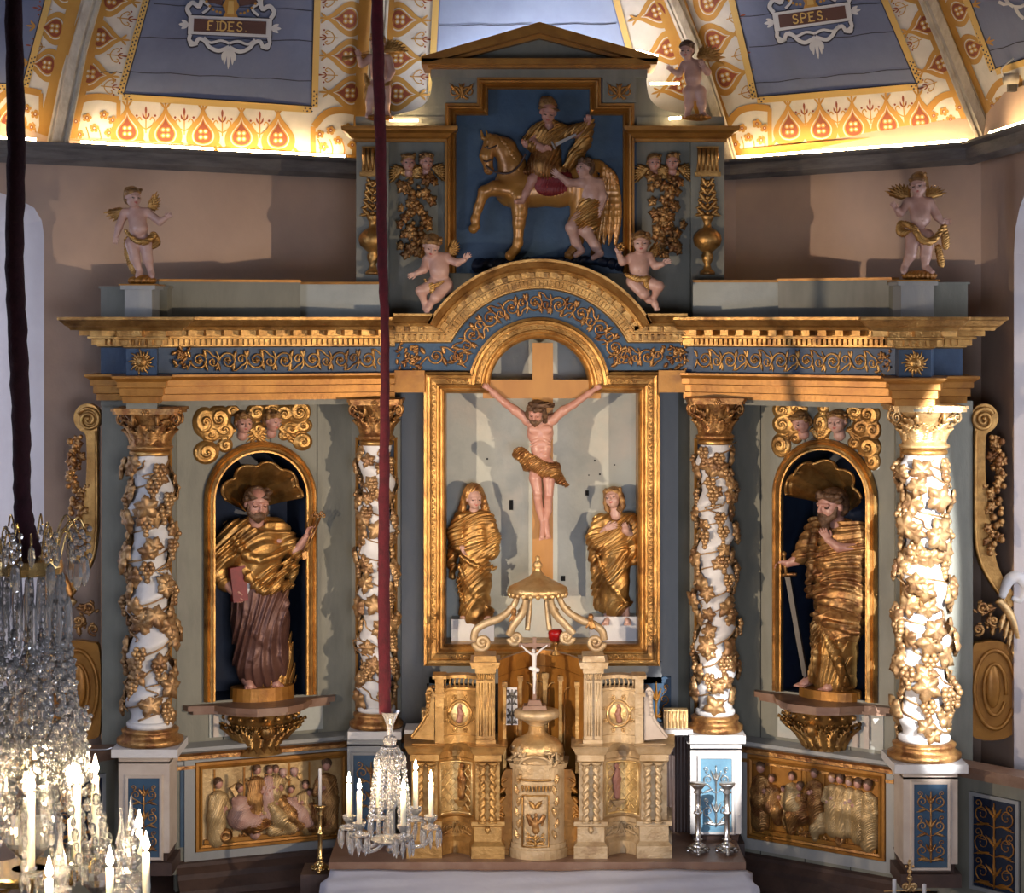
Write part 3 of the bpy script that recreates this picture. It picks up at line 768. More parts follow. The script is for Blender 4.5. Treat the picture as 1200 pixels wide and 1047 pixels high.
rib('trim_4', [(854, 190, .95), (833, 120, .68), (810, 50, .48), (789, 0, .35), (766, -60, .22)], 22)
rib('trim_5', [(1156, 164, -.28), (1128, 95, -.45), (1108, 45, -.56), (1089, 0, -.66), (1066, -60, -.80)], 26)
# LED strips lying on the beam
def led(a, b, label):
    mb = MB(); A = np.array(a); B = np.array(b)
    mb.tube([A, (A + B) / 2, B], .0075, 6)
    o = mb.obj('led_strip', [ledm]); tag(o, label, 'light strip', 'light strips along the ceiling beam'); return o
def onwall(w0, w1, px, off=.10):
    """point on beam edge seen at column px"""
    A = np.array(PW[w0]); B = np.array(PW[w1]); d = (B - A) / np.linalg.norm(B - A); n = np.array([d[1], -d[0]]); A = A + n * off
    k = (px - CX) / FL; t = (k * (A[1] - CAMY) - A[0]) / (d[0] - k * d[1]); q = A + d * t
    return (q[0], q[1], ZB + .012)
led(onwall('L0', 'A', -60), onwall('L0', 'A', 42), 'warm light strip on beam at far left end of the picture')
led(onwall('A', 'B', 95), onwall('A', 'B', 250), 'long warm light strip on beam left half, under FIDES panel')
led(onwall('A', 'B', 256), onwall('A', 'B', 404), 'warm light strip on beam under FIDES panel, nearer the altarpiece')
led(onwall('C', 'D', 864), onwall('C', 'D', 990), 'warm light strip on beam under SPES panel, nearer the altarpiece')
led(onwall('C', 'D', 993), onwall('C', 'D', 1133), 'warm light strip on beam under SPES panel, nearer the right rib')
led(onwall('D', 'R0', 1160), onwall('D', 'R0', 1230), 'warm light strip on beam at far right, beyond the right rib')
# small clamp lamp and cable at the upper right
t = thing('clamp_light', 'small round lamp housing with a looping white cable on the far right ceiling border', 'lamp', P(1185, 104, -1.0))
mb = MB(); mb.tube([P(1176, 93, -1.06), P(1186, 92, -1.06), P(1193, 92, -1.06)], .03, 12); mb.obj('housing', [ribm], t)
mb = MB(); mb.box(P(1180, 108, -.98), P(1192, 96, -1.03)); mb.obj('bracket', [iron], t)
mb = MB(); mb.tube(cr([P(1176, 90, -1.06), P(1174, 80, -1.06), P(1188, 68, -1.06), P(1193, 58, -1.06), P(1196, 40, -1.0)], 6), .004, 6); mb.obj('cable', [white], t)
# ================================================================== retable architecture
ZPED = 2.131; ZARC = 4.05; ZTOP = 4.515
class Plane:
    """vertical plane through two (px, Y) columns of the photo"""
    def __init__(s, a, b):
        s.A = np.array([XP(a[0], a[1]), a[1]]); s.B = np.array([XP(b[0], b[1]), b[1]]); s.L = np.linalg.norm(s.B - s.A); s.d = (s.B - s.A) / s.L; s.n = np.array([s.d[1], -s.d[0]])
    def s_(s, px):
        k = (px - CX) / FL; return (k * (s.A[1] - CAMY) - s.A[0]) / (s.d[0] - k * s.d[1])
    def Y(s, px): return s.A[1] + s.d[1] * s.s_(px)
    def z(s, px, py): return ZP(py, s.Y(px))
    def fn(s, u, v, h): q = s.A + s.d * u + s.n * h; return np.array([q[0], q[1], v])      # metres
    def px(s, u, v, h):                                                                   # pixels (h px)
        k = sc_(s.Y(u)); q = s.A + s.d * s.s_(u) + s.n * h * k; return np.array([q[0], q[1], s.z(u, v)])
    def rot(s): return math.atan2(s.d[1], s.d[0])
    def flat(s, u0, v0):
        """local px frame at (u0,v0): uniform scale, no keystone"""
        k = sc_(s.Y(u0)); a = s.s_(u0); g = (s.s_(u0 + 1) - s.s_(u0 - 1)) / 2; z0 = s.z(u0, v0)
        def f(u, v, h): q = s.A + s.d * (a + (u - u0) * g) + s.n * h * k; return np.array([q[0], q[1], z0 - (v - v0) * k])
        return f
def build_on(S, fn, name, mats, parent, h=.8, loc=None, flipx=None):
    v, f, mi = S.mesh(h)
    if flipx is not None: v = v.copy(); v[:, 0] = 2 * flipx - v[:, 0]; f = f[:, ::-1]
    e0 = fn(0, 0, 0); M = np.stack([fn(1, 0, 0) - e0, fn(0, 1, 0) - e0, fn(0, 0, 1) - e0], 1)   # affine
    return npobj(name, v @ M.T + e0, f, mats, parent, mi, loc)
WL = Plane((210, -.47), (470, .02)); WR = Plane((795, .02), (1045, -.80))
FLn = Plane((190, -.66), (455, -.24)); FRn = Plane((812, -.26), (1046, -.93))     # frieze planes of the wings

def vineleaf(mb, pos, nrm, up, R, m=0, lobes=5, dome=.25):
    nrm = np.array(nrm, float); nrm /= np.linalg.norm(nrm); up = np.array(up, float); up -= nrm * (up @ nrm); up /= np.linalg.norm(up); sd = np.cross(up, nrm); pos = np.array(pos, float)
    n = 30; v = [pos + nrm * R * .22]; f = []
    for q, (fr, hh) in enumerate(((.5, .26), (1., .08), (.96, -.1))):
        for i in range(n):
            a = 2 * PI * i / n; lob = (.80 + .15 * math.cos(lobes * a) + .05 * math.cos(3 * lobes * a)) * (1 - .12 * math.cos(a + PI) ** 3) if q else 1.
            r = R * fr * lob; v.append(pos + up * r * math.cos(a) + sd * r * math.sin(a) + nrm * R * (hh - (dome * (1 - lob) if q == 1 else 0) + (.06 * math.cos(lobes * a) if q == 0 else 0)))
    for i in range(n):
        j = (i + 1) % n; f.append((0, 1 + j, 1 + i))
        for q in range(2): f.append((1 + q * n + i, 1 + q * n + j, 1 + (q + 1) * n + j, 1 + (q + 1) * n + i))
    mb.add(v, f, m, True)
def grapes(mb, pos, nrm, R, m=0, rnd=random):
    nrm = np.array(nrm, float); sd = np.cross((0, 0, 1), nrm); pos = np.array(pos, float)
    for k, (a, z) in enumerate(((0, 0), (-.5, .1), (.5, .1), (-.25, -.5), (.28, -.5), (0, -1.), (-.3, .6), (.35, .55), (0, -1.5))):
        mb.ball(pos + sd * a * R + np.array([0, 0, z * R * .8]) + nrm * R * (.35 if k < 3 else .2), R * .34, m, 6, 4)
def curl(mb, fn, c, r, a0, turns, sgn, w=1.5, m=0, h=1.5, tail=None, n=16):
    p = spiral(c[0], c[1], r, turns, a0, .2, n, sgn)
    if tail is not None: p = np.vstack([cr(np.vstack([np.array(tail), p[:1]]), 4)[:-1], p])
    mb.tube([fn(x, y, h) for x, y in p], [w * KP * .7, w * KP, w * KP * .8, w * KP * .45], 6, m); mb.ball(fn(p[-1][0], p[-1][1], h + .4), w * KP * 1.15, m, 6, 4)
KP = .0047
def bleaf(mb, fn, a, b, w, m=0, h=1.5):
    """small raised leaf from a to b in px plane"""
    A, B = fn(a[0], a[1], h), fn(b[0], b[1], h); N = fn(a[0], a[1], h + 1) - A
    mb.leaf(A, B - A, N, np.linalg.norm(B - A), w * KP, 2, .12, .3, m, .004)
def arabesque(mb, fn, cx, y0, y1, w, m=0, n=3, seed=1):
    rnd = random.Random(seed); H = (y1 - y0)
    mb.tube([fn(cx, y, 1.2) for y in np.linspace(y0 + 2, y1, 12)], [.6 * KP, 1.3 * KP, .7 * KP, 1.5 * KP, 1 * KP], 6, m)
    for i in range(n):
        y = y0 + H * (i + .5) / n; r = w * (.17 + .03 * rnd.random()); L = H / n
        for k in (-1, 1):
            curl(mb, fn, (cx + k * w * .27, y), r, PI / 2, 1.3, -k, .85, m, 1.2, [(cx, y + L * .42), (cx + k * w * .12, y + L * .35)])
            curl(mb, fn, (cx + k * w * .36, y - L * .33), r * .55, PI / 2, 1.1, k, .7, m, 1.2, [(cx + k * w * .2, y - L * .12)])
            bleaf(mb, fn, (cx, y + L * .1), (cx + k * w * .17, y - L * .28), 4, m); bleaf(mb, fn, (cx + k * w * .1, y + L * .3), (cx + k * w * .44, y + L * .42), 4, m)
        mb.ball(fn(cx, y, 1.8), 2.2 * KP, m, 7, 4); bleaf(mb, fn, (cx, y + L * .2), (cx, y - L * .3), 5, m)
    for k in (-1, 1): bleaf(mb, fn, (cx, y1 - 2), (cx + k * w * .4, y1 - 5), 6, m)
def scrollrun(mb, fn, u0, u1, yc, H, unit=34, m=0, seed=3):
    rnd = random.Random(seed); n = max(1, round((u1 - u0) / unit)); U = (u1 - u0) / n
    for i in range(n):
        a = u0 + U * i; sg = 1 if i % 2 else -1
        curl(mb, fn, (a + U * .33, yc + sg * H * .02), H * .37, (PI if sg > 0 else PI), 1.55, sg, 1.35, m, 2, [(a - U * .1, yc - sg * H * .38), (a - U * .02, yc - sg * H * .2)], 22)
        curl(mb, fn, (a + U * .80, yc - sg * H * .05), H * .25, PI / 2 * sg, 1.35, -sg, 1.2, m, 2, [(a + U * .45, yc + sg * H * .42), (a + U * .62, yc + sg * H * .40)], 18)
        for dx, dy, ex, ey, w_ in ((.5, .0, .62, -.42, 6), (.55, .1, .5, .44, 6), (.02, .1, -.1, .42, 6), (.98, -.1, 1.04, -.44, 6), (.3, .1, .36, -.1, 5), (.82, .05, .84, -.2, 4)):
            bleaf(mb, fn, (a + U * dx, yc + sg * H * dy), (a + U * ex, yc + sg * H * ey), w_ + rnd.random() * 2, m, 2)
        mb.ball(fn(a + U * .33, yc, 2.2), 2.4 * KP, m, 7, 4)
        for q in range(4): mb.ball(fn(a + U * .33 + 3.2 * math.cos(q * 1.57), yc + 3.2 * math.sin(q * 1.57), 1.8), 1.3 * KP, m, 5, 3)
def cluster(mb, fn, cx, cy, w, h, n, m=0, seed=5, big=7):
    rnd = random.Random(seed)
    for i in range(n):
        x = cx + rnd.uniform(-.5, .5) * w; y = cy + rnd.uniform(-.5, .5) * h; a = rnd.uniform(0, 2 * PI); L = big * rnd.uniform(.7, 1.2)
        bleaf(mb, fn, (x, y), (x + L * math.cos(a), y + L * math.sin(a)), L * .8, m, rnd.uniform(1, 4))
    for i in range(n // 2): mb.ball(fn(cx + rnd.uniform(-.45, .45) * w, cy + rnd.uniform(-.45, .45) * h, rnd.uniform(2, 4)), rnd.uniform(1., 2.) * KP, m, 6, 4)

# ---------------------------------------------------------------- twisted columns
def capital(mb, c, r, H, W, m=0):
    c = np.array(c, float)
    mb.lathe([(r * .98, 0), (r * 1.12, .01), (r * 1.12, .022), (r * .98, .03), (r * .95, H * .35), (r * 1.02, H * .7), (r * 1.3, H * .84), (r * 1.3, H * .86)], c, 20, m)
    for row, (n, z0, L, Wd, cu) in enumerate(((8, .03, H * .40, r * .95, .38), (8, H * .22, H * .46, r * .9, .45))):
        for i in range(n):
            a = 2 * PI * (i + .5 * row) / n + .2; o = np.array([math.cos(a), math.sin(a), 0])
            mb.leaf(c + o * r * 1.0 + np.array([0, 0, z0]), (o[0] * .12, o[1] * .12, 1), o, L, Wd, 4, cu, .15, m, .008)
    for i in range(4):
        a = PI / 4 + i * PI / 2
        for k in (-1, 1):
            b = a + k * .30; o = np.array([math.cos(b), math.sin(b), 0]); tn = np.array([-math.sin(b), math.cos(b), 0]) * (-k)
            q = spiral(0, 0, H * .15, 1.6, PI * .9, .15, 18, -1)
            pts = [c + o * r * 1.0 + np.array([0, 0, H * .5]), c + o * r * 1.15 + np.array([0, 0, H * .7])] + [c + o * (r * 1.32) + (np.array([math.cos(a), math.sin(a), 0]) * .6 - tn * .55) * (x_ + H * .12) + np.array([0, 0, H * .72 + y_]) for x_, y_ in q]
            mb.tube(pts, [H * .03, H * .04, H * .03, H * .02], 6, m)
        o = np.array([math.cos(a), math.sin(a), 0]); mb.leaf(c + o * r * 1.05 + np.array([0, 0, H * .5]), (o[0] * .7, o[1] * .7, 1), o, H * .34, r * .6, 3, .3, .15, m, .008)
        a2 = i * PI / 2; o = np.array([math.cos(a2), math.sin(a2), 0])
        for k in range(6):
            b = k * PI / 3; mb.ball(c + o * W * .44 + np.array([-o[1] * math.cos(b), o[0] * math.cos(b), math.sin(b)]) * H * .055 + np.array([0, 0, H * .92]), H * .04, m, 6, 4)
    ab = []
    for i in range(4):
        a = PI / 4 + i * PI / 2
        for t in np.linspace(-1, 1, 9)[:-1] if False else np.linspace(-.92, .92, 7):
            b = i * PI / 2 + t * PI / 4; rad = W / 2 / max(abs(math.cos(b - i * PI / 2)), .5) * (1 - .10 * (1 - t * t)); ab.append((c[0] + rad * math.cos(b), c[1] + rad * math.sin(b)))
    for z0, z1, s_ in ((.86, .93, .95), (.93, 1.0, 1.0)):
        mb.prism([(c[0] + (x - c[0]) * s_, c[1] + (y - c[1]) * s_) for x, y in ab], lambda u, v, h: np.array([u, v, h]), c[2] + H * z0, c[2] + H * z1, m)
def column(px, Y, r, label, mirror, ztop=ZARC, wmat=white, seed=1, zbase=ZPED):
    x = XP(px, Y); t = thing('twisted_column', label, 'column', (x, Y, zbase))
    rnd = random.Random(seed); zb = zbase + .0
    mb = MB(); mb.box((x - r * 1.28, Y - r * 1.28, zb), (x + r * 1.28, Y + r * 1.28, zb + .045), 0)
    mb.lathe([(r * 1.22, .045), (r * 1.30, .055), (r * 1.30, .075), (r * 1.15, .085), (r * 1.06, .10), (r * 1.12, .115), (r * 1.12, .125), (r * 1.0, .135)], (x, Y, zb), 28, 1)
    mb.obj('base', [wmat, goldr], t)
    Hc = .235; z0 = zb + .135; z1 = ztop - Hc; H = z1 - z0
    p = .26; am = r * .15; sg = -1 if mirror else 1
    def cen(z): a = sg * 2 * PI * (z - z0) / p; e = min(1, (z - z0) / .1, (z1 - z) / .1); e = max(e, 0); return am * e * math.cos(a), am * e * math.sin(a), a
    def rad(th, z): 
        cx, cy, a = cen(z); return r * (.80 + .035 * math.cos(2 * (th - a)) + .02 * math.sin(3 * (th - a))) * (1 - .10 * (z - z0) / H)
    v = []; f = []; nz = 110; nt = 32
    for j in range(nz):
        z = z0 + H * j / (nz - 1); cx, cy, a = cen(z)
        for i in range(nt): th = 2 * PI * i / nt; rr = rad(th, z); v.append((x + cx + rr * math.cos(th), Y + cy + rr * math.sin(th), z))
    for j in range(nz - 1):
        for i in range(nt): f.append((j * nt + i, j * nt + (i + 1) % nt, (j + 1) * nt + (i + 1) % nt, (j + 1) * nt + i))
    mb = MB(); mb.add(v, f, 0, True)
    mb.lathe([(r * .88, 0), (r * .92, .01), (r * .92, .025), (r * .84, .035)], (x, Y, z0), 28, 0); mb.lathe([(r * .78, -.03), (r * .82, -.022), (r * .82, -.01), (r * .76, 0)], (x, Y, z1), 28, 1)
    mb.obj('shaft', [wmat, gold], t)
    mb = MB()
    def surf(th, z, lift): cx, cy, a = cen(z); rr = rad(th, z) + lift; return np.array([x + cx + rr * math.cos(th), Y + cy + rr * math.sin(th), z]), np.array([math.cos(th), math.sin(th), 0])
    for ph in (PI, PI * .35):
        pts = [surf(sg * 2 * PI * (z - z0) / p + ph + .45 * math.sin(z * 31 + ph) + .2 * math.sin(z * 77), z, r * (.03 + .03 * math.sin(z * 50)))[0] for z in np.linspace(z0 + .05, z1 - .05, 150)]
        mb.tube(pts, r * .04, 5, 0)
    z = z0 + .08; k = 0
    while z < z1 - .07:
        for ph in (PI, PI * .3, PI * 1.6):
            th = sg * 2 * PI * (z - z0) / p + ph + rnd.uniform(-.9, .9); zz = z + rnd.uniform(-.03, .03)
            pos, nr = surf(th, zz, r * rnd.uniform(.03, .16))
            up = np.array([rnd.uniform(-1, 1), rnd.uniform(-1, 1), rnd.choice((-1, 1)) * 1.])
            if rnd.random() < .68: vineleaf(mb, pos, nr + np.array([0, 0, rnd.uniform(-.3, .3)]), up, r * rnd.uniform(.38, .60))
            elif rnd.random() < .8: grapes(mb, pos, nr, r * .38)
            else:
                q = [surf(th + .9 * tt * math.cos(tt * 5), zz - .03 + tt * .07, r * (.1 + .1 * tt))[0] for tt in np.linspace(0, 1, 8)]; mb.tube(q, r * .035, 5)
        z += .038; k += 1
    mb.obj('vine', [vineg], t)
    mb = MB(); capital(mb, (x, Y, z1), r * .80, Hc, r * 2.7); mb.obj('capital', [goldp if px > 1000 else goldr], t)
    return t
YOL, YIL, YIR, YOR = -.75, -.30, -.40, -1.12
column(176, YOL, .140, 'white and gold twisted column at far left, behind the large crystal chandelier', False, 4.02, seed=2)
column(441, YIL, .118, 'twisted vine column partly hidden by the thin red velvet rope', True, 4.05, seed=3)
column(838, YIR, .122, 'twisted vine column beside the bright pedestal with two candlesticks', False, 4.06, seed=4)
column(1083, YOR, .150, 'brightly sunlit white twisted column at right of the bearded saint with sword', True, 4.05, seed=5)

# ---------------------------------------------------------------- column pedestals
def pedestal(px, Y, bw, capw, label, pan, ybot, seed, ornmat, bodymat=creamb, n=3, panelw=None):
    x = XP(px, Y); k = sc_(Y); t = thing('column_pedestal', label, 'pedestal', (x, Y, ZP(ybot, Y - bw / 2)))
    zb = ZP(ybot, Y - bw / 2); zt = ZPED; a = bw / 2; c = capw / 2; mb = MB(); sq = [(x + a, Y - a), (x - a, Y - a), (x - a, Y + a * .8), (x + a, Y + a * .8)]
    mb.box((x - a, Y - a, zb + .12), (x + a, Y + a * .8, zt - .03), 0)
    fn3 = lambda u, v, h: np.array([u, v, h])
    mb.obj('body', [bodymat], t)
    mb = MB(); e = c - a
    mb.sweep([(x - a, Y + a), (x - a, Y - a), (x + a, Y - a), (x + a, Y + a)][::-1], [(0, zt - .085), (-.012, zt - .08), (-.012, zt - .065), (-e * .6, zt - .05), (-e, zt - .04), (-e, zt - .012), (-e * .7, zt), (.02, zt)][::1], fn3, False, 0)
    mb.box((x - a, Y - a, zt - .04), (x + a, Y + a, zt), 0)
    mb.sweep([(x - a, Y + a), (x - a, Y - a), (x + a, Y - a), (x + a, Y + a)][::-1], [(0, zt - .125), (-.01, zt - .12), (-.01, zt - .105), (0, zt - .10)], fn3, False, 1)
    o = mb.obj('cap_moulding', [bodymat, goldr], t)
    mb = MB(); mb.box((x - a * 1.12, Y - a * 1.12, zb), (x + a * 1.12, Y + a, zb + .07)); mb.sweep([(x - a, Y + a), (x - a, Y - a), (x + a, Y - a), (x + a, Y + a)][::-1], [(-a * .12, zb + .07), (-a * .1, zb + .1), (-.005, zb + .135), (0, zb + .14)], fn3)
    mb.obj('plinth_moulding', [darkw if bodymat is not greyb or True else bodymat], t)
    pw = (panelw or bw * .62) / 2; z0 = ZP(pan[1], Y - a); z1 = ZP(pan[0], Y - a)
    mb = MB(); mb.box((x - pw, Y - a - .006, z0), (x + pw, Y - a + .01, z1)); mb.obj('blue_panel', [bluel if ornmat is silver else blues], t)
    mb = MB(); mb.sweep([(x - pw, z0), (x - pw, z1), (x + pw, z1), (x + pw, z0)], [(0, -.006), (0, .012), (.012, .014), (.02, .0)], lambda u, v, h: np.array([u, Y - a - h, v]), True); mb.obj('panel_moulding', [bodymat], t)
    mb = MB(); s = sc_(Y - a); f = lambda u, v, h: np.array([(u - CX) * s, Y - a - .006 - h * s * .9, CAMZ + (HY - v) * s])
    arabesque(mb, f, CX + x / s, pan[0] + 6, pan[1] - 6, pw * 2 / s * .92, 0, n, seed)
    mb.obj('arabesque', [ornmat], t); return t
pedestal(174, YOL, .275, .36, 'cream pedestal with dark blue arabesque panel under the far left column', (912, 1005), 1026, 1, goldr)
pedestal(437, YIL, .27, .35, 'white pedestal with pale blue panel behind the small crystal chandelier', (885, 985), 1003, 2, goldr, greyb, panelw=.20)
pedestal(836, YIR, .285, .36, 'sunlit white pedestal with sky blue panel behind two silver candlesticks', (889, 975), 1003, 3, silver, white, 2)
pedestal(1084, YOR, .285, .37, 'cream pedestal with dark blue panel under the sunlit right column', (919, 1017), 1040, 4, goldr)

# ---------------------------------------------------------------- wings
def wing(pl, name, label, nx0, nx1, nsp, nbot, px0, px1, nic):
    """grey plank wing with an arched hole"""
    t = thing(name, label, 'panelling', pl.fn(pl.s_((px0 + px1) / 2), 1.9, 0))
    u0, u1 = pl.s_(px0), pl.s_(px1); nc = (pl.s_(nx0) + pl.s_(nx1)) / 2; nr = (pl.s_(nx1) - pl.s_(nx0)) / 2; mpx = (nx0 + nx1) / 2
    zs = pl.z(mpx, nsp); zb = pl.z(mpx, nbot)
    hole = [(nc - nr, zb)] + [(nc - nr * math.cos(a), zs + nr * math.sin(a)) for a in np.linspace(0, PI, 25)] + [(nc + nr, zb)]
    outer = [(u0, 1.0), (u1, 1.0), (u1, 4.08), (u0, 4.08)]
    mb = MB()
    for h, flip in ((0, 0), (-.03, 1)):
        fl = outer + hole; tri = tessellate_polygon([[Vector((p[0], p[1], 0)) for p in l] for l in (outer, hole)])
        mb.add([pl.fn(u, v, h) for u, v in fl], [tuple(q[::-1]) if flip else tuple(q) for q in tri])
    mb.obj('plank_board', [grey], t)
    mb = MB()
    for uu in np.linspace(u0, u1, 6)[1:-1]:
        for za, zc in ((1.0, zb - .02), (zs + nr + .02, 4.05)) if nc - nr < uu < nc + nr else ((1.0, 4.05),):
            mb.add([pl.fn(uu - .0025, za, .0015), pl.fn(uu + .0025, za, .0015), pl.fn(uu + .0025, zc, .0015), pl.fn(uu - .0025, zc, .0015)], [(0, 1, 2, 3)])
    mb.obj('board_joint', [blackm], t)
    # dado ledge and plinth
    mb = MB(); z = ZPED - .03; q = [(0, z - .14), (.012, z - .135), (.012, z - .115), (.0, z - .11), (.0, z - .09), (.02, z - .08), (.02, z - .06), (.06, z - .035), (.085, z - .02), (.085, z), (0, z + .015)]
    v = []; 
    for uu in (u0, u1):
        for o, zz in q: v.append(pl.fn(uu, zz, o + .005))
    n = len(q); mb.add(v, [(j, j + 1, j + 1 + n, j + n) for j in range(n - 1)], [1 if j in (0, 1, 5, 6) else 0 for j in range(n - 1)]); mb.obj('dado_moulding', [greyb, goldr], t)
    zl = 1.44; mb = MB(); q = [(0, zl + .01), (.03, zl), (.03, zl - .02), (.07, zl - .05), (.07, zl - .08), (.12, zl - .13), (.16, zl - .2), (.16, zl - .35), (.0, zl - .35)]; v = []
    for uu in (u0, u1):
        for o, zz in q: v.append(pl.fn(uu, zz, o + .005))
    n = len(q); mb.add(v, [(j, j + 1, j + 1 + n, j + n) for j in range(n - 1)]); mb.obj('plinth_moulding', [darkw], t)
    # niche
    g = thing('saint_niche', nic[0], 'niche', pl.fn(nc, zb, 0)); k = sc_(pl.Y(mpx))
    mb = MB(); D = .30; n = len(hole)
    mb.add([pl.fn(u, v, .0) for u, v in hole] + [pl.fn(nc + (u - nc) * .9, v, -D) for u, v in hole], [(i, i + 1, i + 1 + n, i + n) for i in range(n - 1)] + [(n - 1, 0, n, 2 * n - 1)])
    mb.prism([(nc + (u - nc) * .9, v) for u, v in hole], lambda u, v, h: pl.fn(u, v, h), -D - .02, -D); mb.obj('niche_recess', [navy], g)
    mb = MB(); w = .062
    mb.sweep(hole[::-1], [(-w, .0), (-w, .02), (-w * .85, .035), (-w * .65, .022), (-w * .5, .04), (-w * .3, .045), (-w * .15, .03), (0, .03), (0, -.03)], lambda u, v, h: pl.fn(u, v, h), False, 0, False)
    mb.obj('arch_frame', [gold], g)
    # scallop shell canopy with a wavy lip
    mb = MB(); v = []; f = []; nu, nv = 49, 10; sgn = nic[1]
    for lay in (0, 1):
        for i in range(nu):
            a = PI * (i / (nu - 1)); lob = abs(math.sin(a * 4.5))
            for j in range(nv):
                tt = j / (nv - 1); rr = nr * (.80 + .10 * lob) * tt
                dp = -.27 + .33 * tt ** 1.6 - .030 * lob * tt + (.010 if lay else 0)
                v.append(pl.fn(nc - rr * math.cos(a) * (1.0), zs + nr * .0 + rr * math.sin(a) * .86 - .10 * (1 - tt) + lay * .012, dp))
    for lay in (0, 1):
        o = lay * nu * nv
        for i in range(nu - 1):
            for j in range(nv - 1): q = (o + i * nv + j, o + (i + 1) * nv + j, o + (i + 1) * nv + j + 1, o + i * nv + j + 1); f.append(q if lay == 0 else q[::-1])
    for i in range(nu - 1): f.append((i * nv + nv - 1, (i + 1) * nv + nv - 1, nu * nv + (i + 1) * nv + nv - 1, nu * nv + i * nv + nv - 1))
    mb.add(v, f, 0, True)
    lip = [pl.fn(nc - nr * (.80 + .10 * abs(math.sin(a * 4.5))) * math.cos(a), zs + nr * (.80 + .10 * abs(math.sin(a * 4.5))) * .86 * math.sin(a) + .006, .06 - .030 * abs(math.sin(a * 4.5))) for a in np.linspace(.0, PI, 60)]
    mb.tube(lip, .009, 6); mb.obj('shell_canopy', [gold], g)
    # bracket shelf under the saint
    b = thing('console_bracket', nic[2], 'bracket', pl.fn(nc, zb - .25, 0)); mb = MB(); cz = zb - .012
    half = [(nc + (nr + .09) * x, h) for x, h in ((-1.25, 0), (-1.2, .05), (-.8, .08), (-.55, .20), (-.25, .27), (.25, .27), (.55, .20), (.8, .08), (1.2, .05), (1.25, 0))]
    mb.prism(half, lambda u, v, h: pl.fn(u, h, v), cz - .03, cz); mb.prism([(nc + (u - nc) * .93, h * .9) for u, h in half], lambda u, v, h: pl.fn(u, h, v), cz - .05, cz - .03)
    mb.obj('shelf_slab', [gradw], b)
    mb = MB(); v = []; nn = 14; lv = [(.0, .20, .19), (.06, .19, .17), (.12, .15, .13), (.2, .115, .09), (.26, .13, .08)]
    for dz, ww, dd in lv:
        for i in range(nn): a = PI * i / (nn - 1); v.append(pl.fn(nc - ww * math.cos(a), cz - .05 - dz, dd * math.sin(a)))
    mb.add(v, [(j * nn + i, j * nn + i + 1, (j + 1) * nn + i + 1, (j + 1) * nn + i) for j in range(len(lv) - 1) for i in range(nn - 1)], 0, True)
    F = lambda a, dz, h: pl.fn(nc - (np.interp(dz, [q[0] for q in lv], [q[1] for q in lv]) + h) * math.cos(a), cz - .05 - dz, (np.interp(dz, [q[0] for q in lv], [q[2] for q in lv]) + h) * math.sin(a))
    for i in range(9):
        a = PI * (i + .5) / 9; p0 = F(a, .24, .0); p1 = F(a, .03, .02); nn_ = F(a, .1, .1) - F(a, .1, 0); mb.leaf(p0, p1 - p0, nn_, .2, .075, 4, .25, .15, 0, .006)
        a = PI * (i + .2) / 9; p0 = F(a, .14, .01); p1 = F(a, .0, .04); mb.leaf(p0, p1 - p0, nn_, .14, .06, 4, .4, .15, 0, .006)
        mb.ball(F(a, .03, .02), .016, 0, 7, 5); mb.ball(F(a + .1, .10, .012), .012, 0, 6, 4)
    mb.ball(F(PI / 2, .1, .02), .045, 0, 12, 8)
    mb.obj('acanthus_console', [gold], b)
    return t, nc, nr, zs, zb
wing(WL, 'retable_wing', 'grey plank wing around the niche of the saint holding keys', 251, 358, 585, 818, 205, 478,
     ('arched niche with dark blue recess holding the saint with keys', 1, 'carved gold bracket under the saint with keys'))
wing(WR, 'retable_wing', 'grey plank wing around the niche of the saint with a sword', 918, 1017, 583, 816, 792, 1052,
     ('arched niche with dark blue recess holding the bearded saint with sword', -1, 'carved gold bracket under the bearded saint with sword'))

for (x0, x1, Y, nm) in ((149, 206, -.57, 'far left'), (412, 470, -.10, 'left inner'), (809, 868, -.19, 'right inner'), (1050, 1110, -.89, 'far right')):
    t = thing('backing_pilaster', 'flat grey pilaster with a narrow navy panel behind the ' + nm + ' twisted column', 'pilaster', P((x0 + x1) / 2, 880, Y)); g = pfn(Y); a, b = XP(x0, Y), XP(x1, Y)
    mb = MB(); mb.box((a, Y, 1.4), (b, Y + .05, 4.05)); mb.obj('board', [grey], t); c, d = a + .04, b - .04
    mb = MB(); mb.box((c, Y - .004, 2.2), (d, Y + .01, 3.80)); mb.obj('navy_panel', [navy], t)
    mb = MB(); mb.sweep([(c, 2.2), (c, 3.8), (d, 3.8), (d, 2.2)], [(0, 0), (0, .012), (.012, .016), (.018, 0)], lambda u, v, h: np.array([u, Y - h, v]), True); mb.obj('gilt_moulding', [goldd], t)
for pl, a, b, ss, nm in ((WL, 245, 378, (249, 262), 'keys'), (WR, 912, 1036, (1002, 1015), 'a sword')):
    t = thing('apron_board', 'pale board with gilt uprights under the niche of the saint with ' + nm, 'panelling', pl.fn(pl.s_((a + b) / 2), 2.13, 0)); zt = pl.z((a + b) / 2, 826)
    mb = MB(); mb.prism([(pl.s_(a), 2.135), (pl.s_(b), 2.135), (pl.s_(b), zt), (pl.s_(a), zt)], pl.fn, 0, .008); mb.obj('board', [palepan], t)
    for x in ss: mb = MB(); s0_ = pl.s_(x); mb.prism([(s0_, 2.14), (s0_ + .03, 2.14), (s0_ + .03, zt - .03), (s0_, zt - .03)], pl.fn, .008, .03); mb.obj('gilt_upright', [creamb], t)
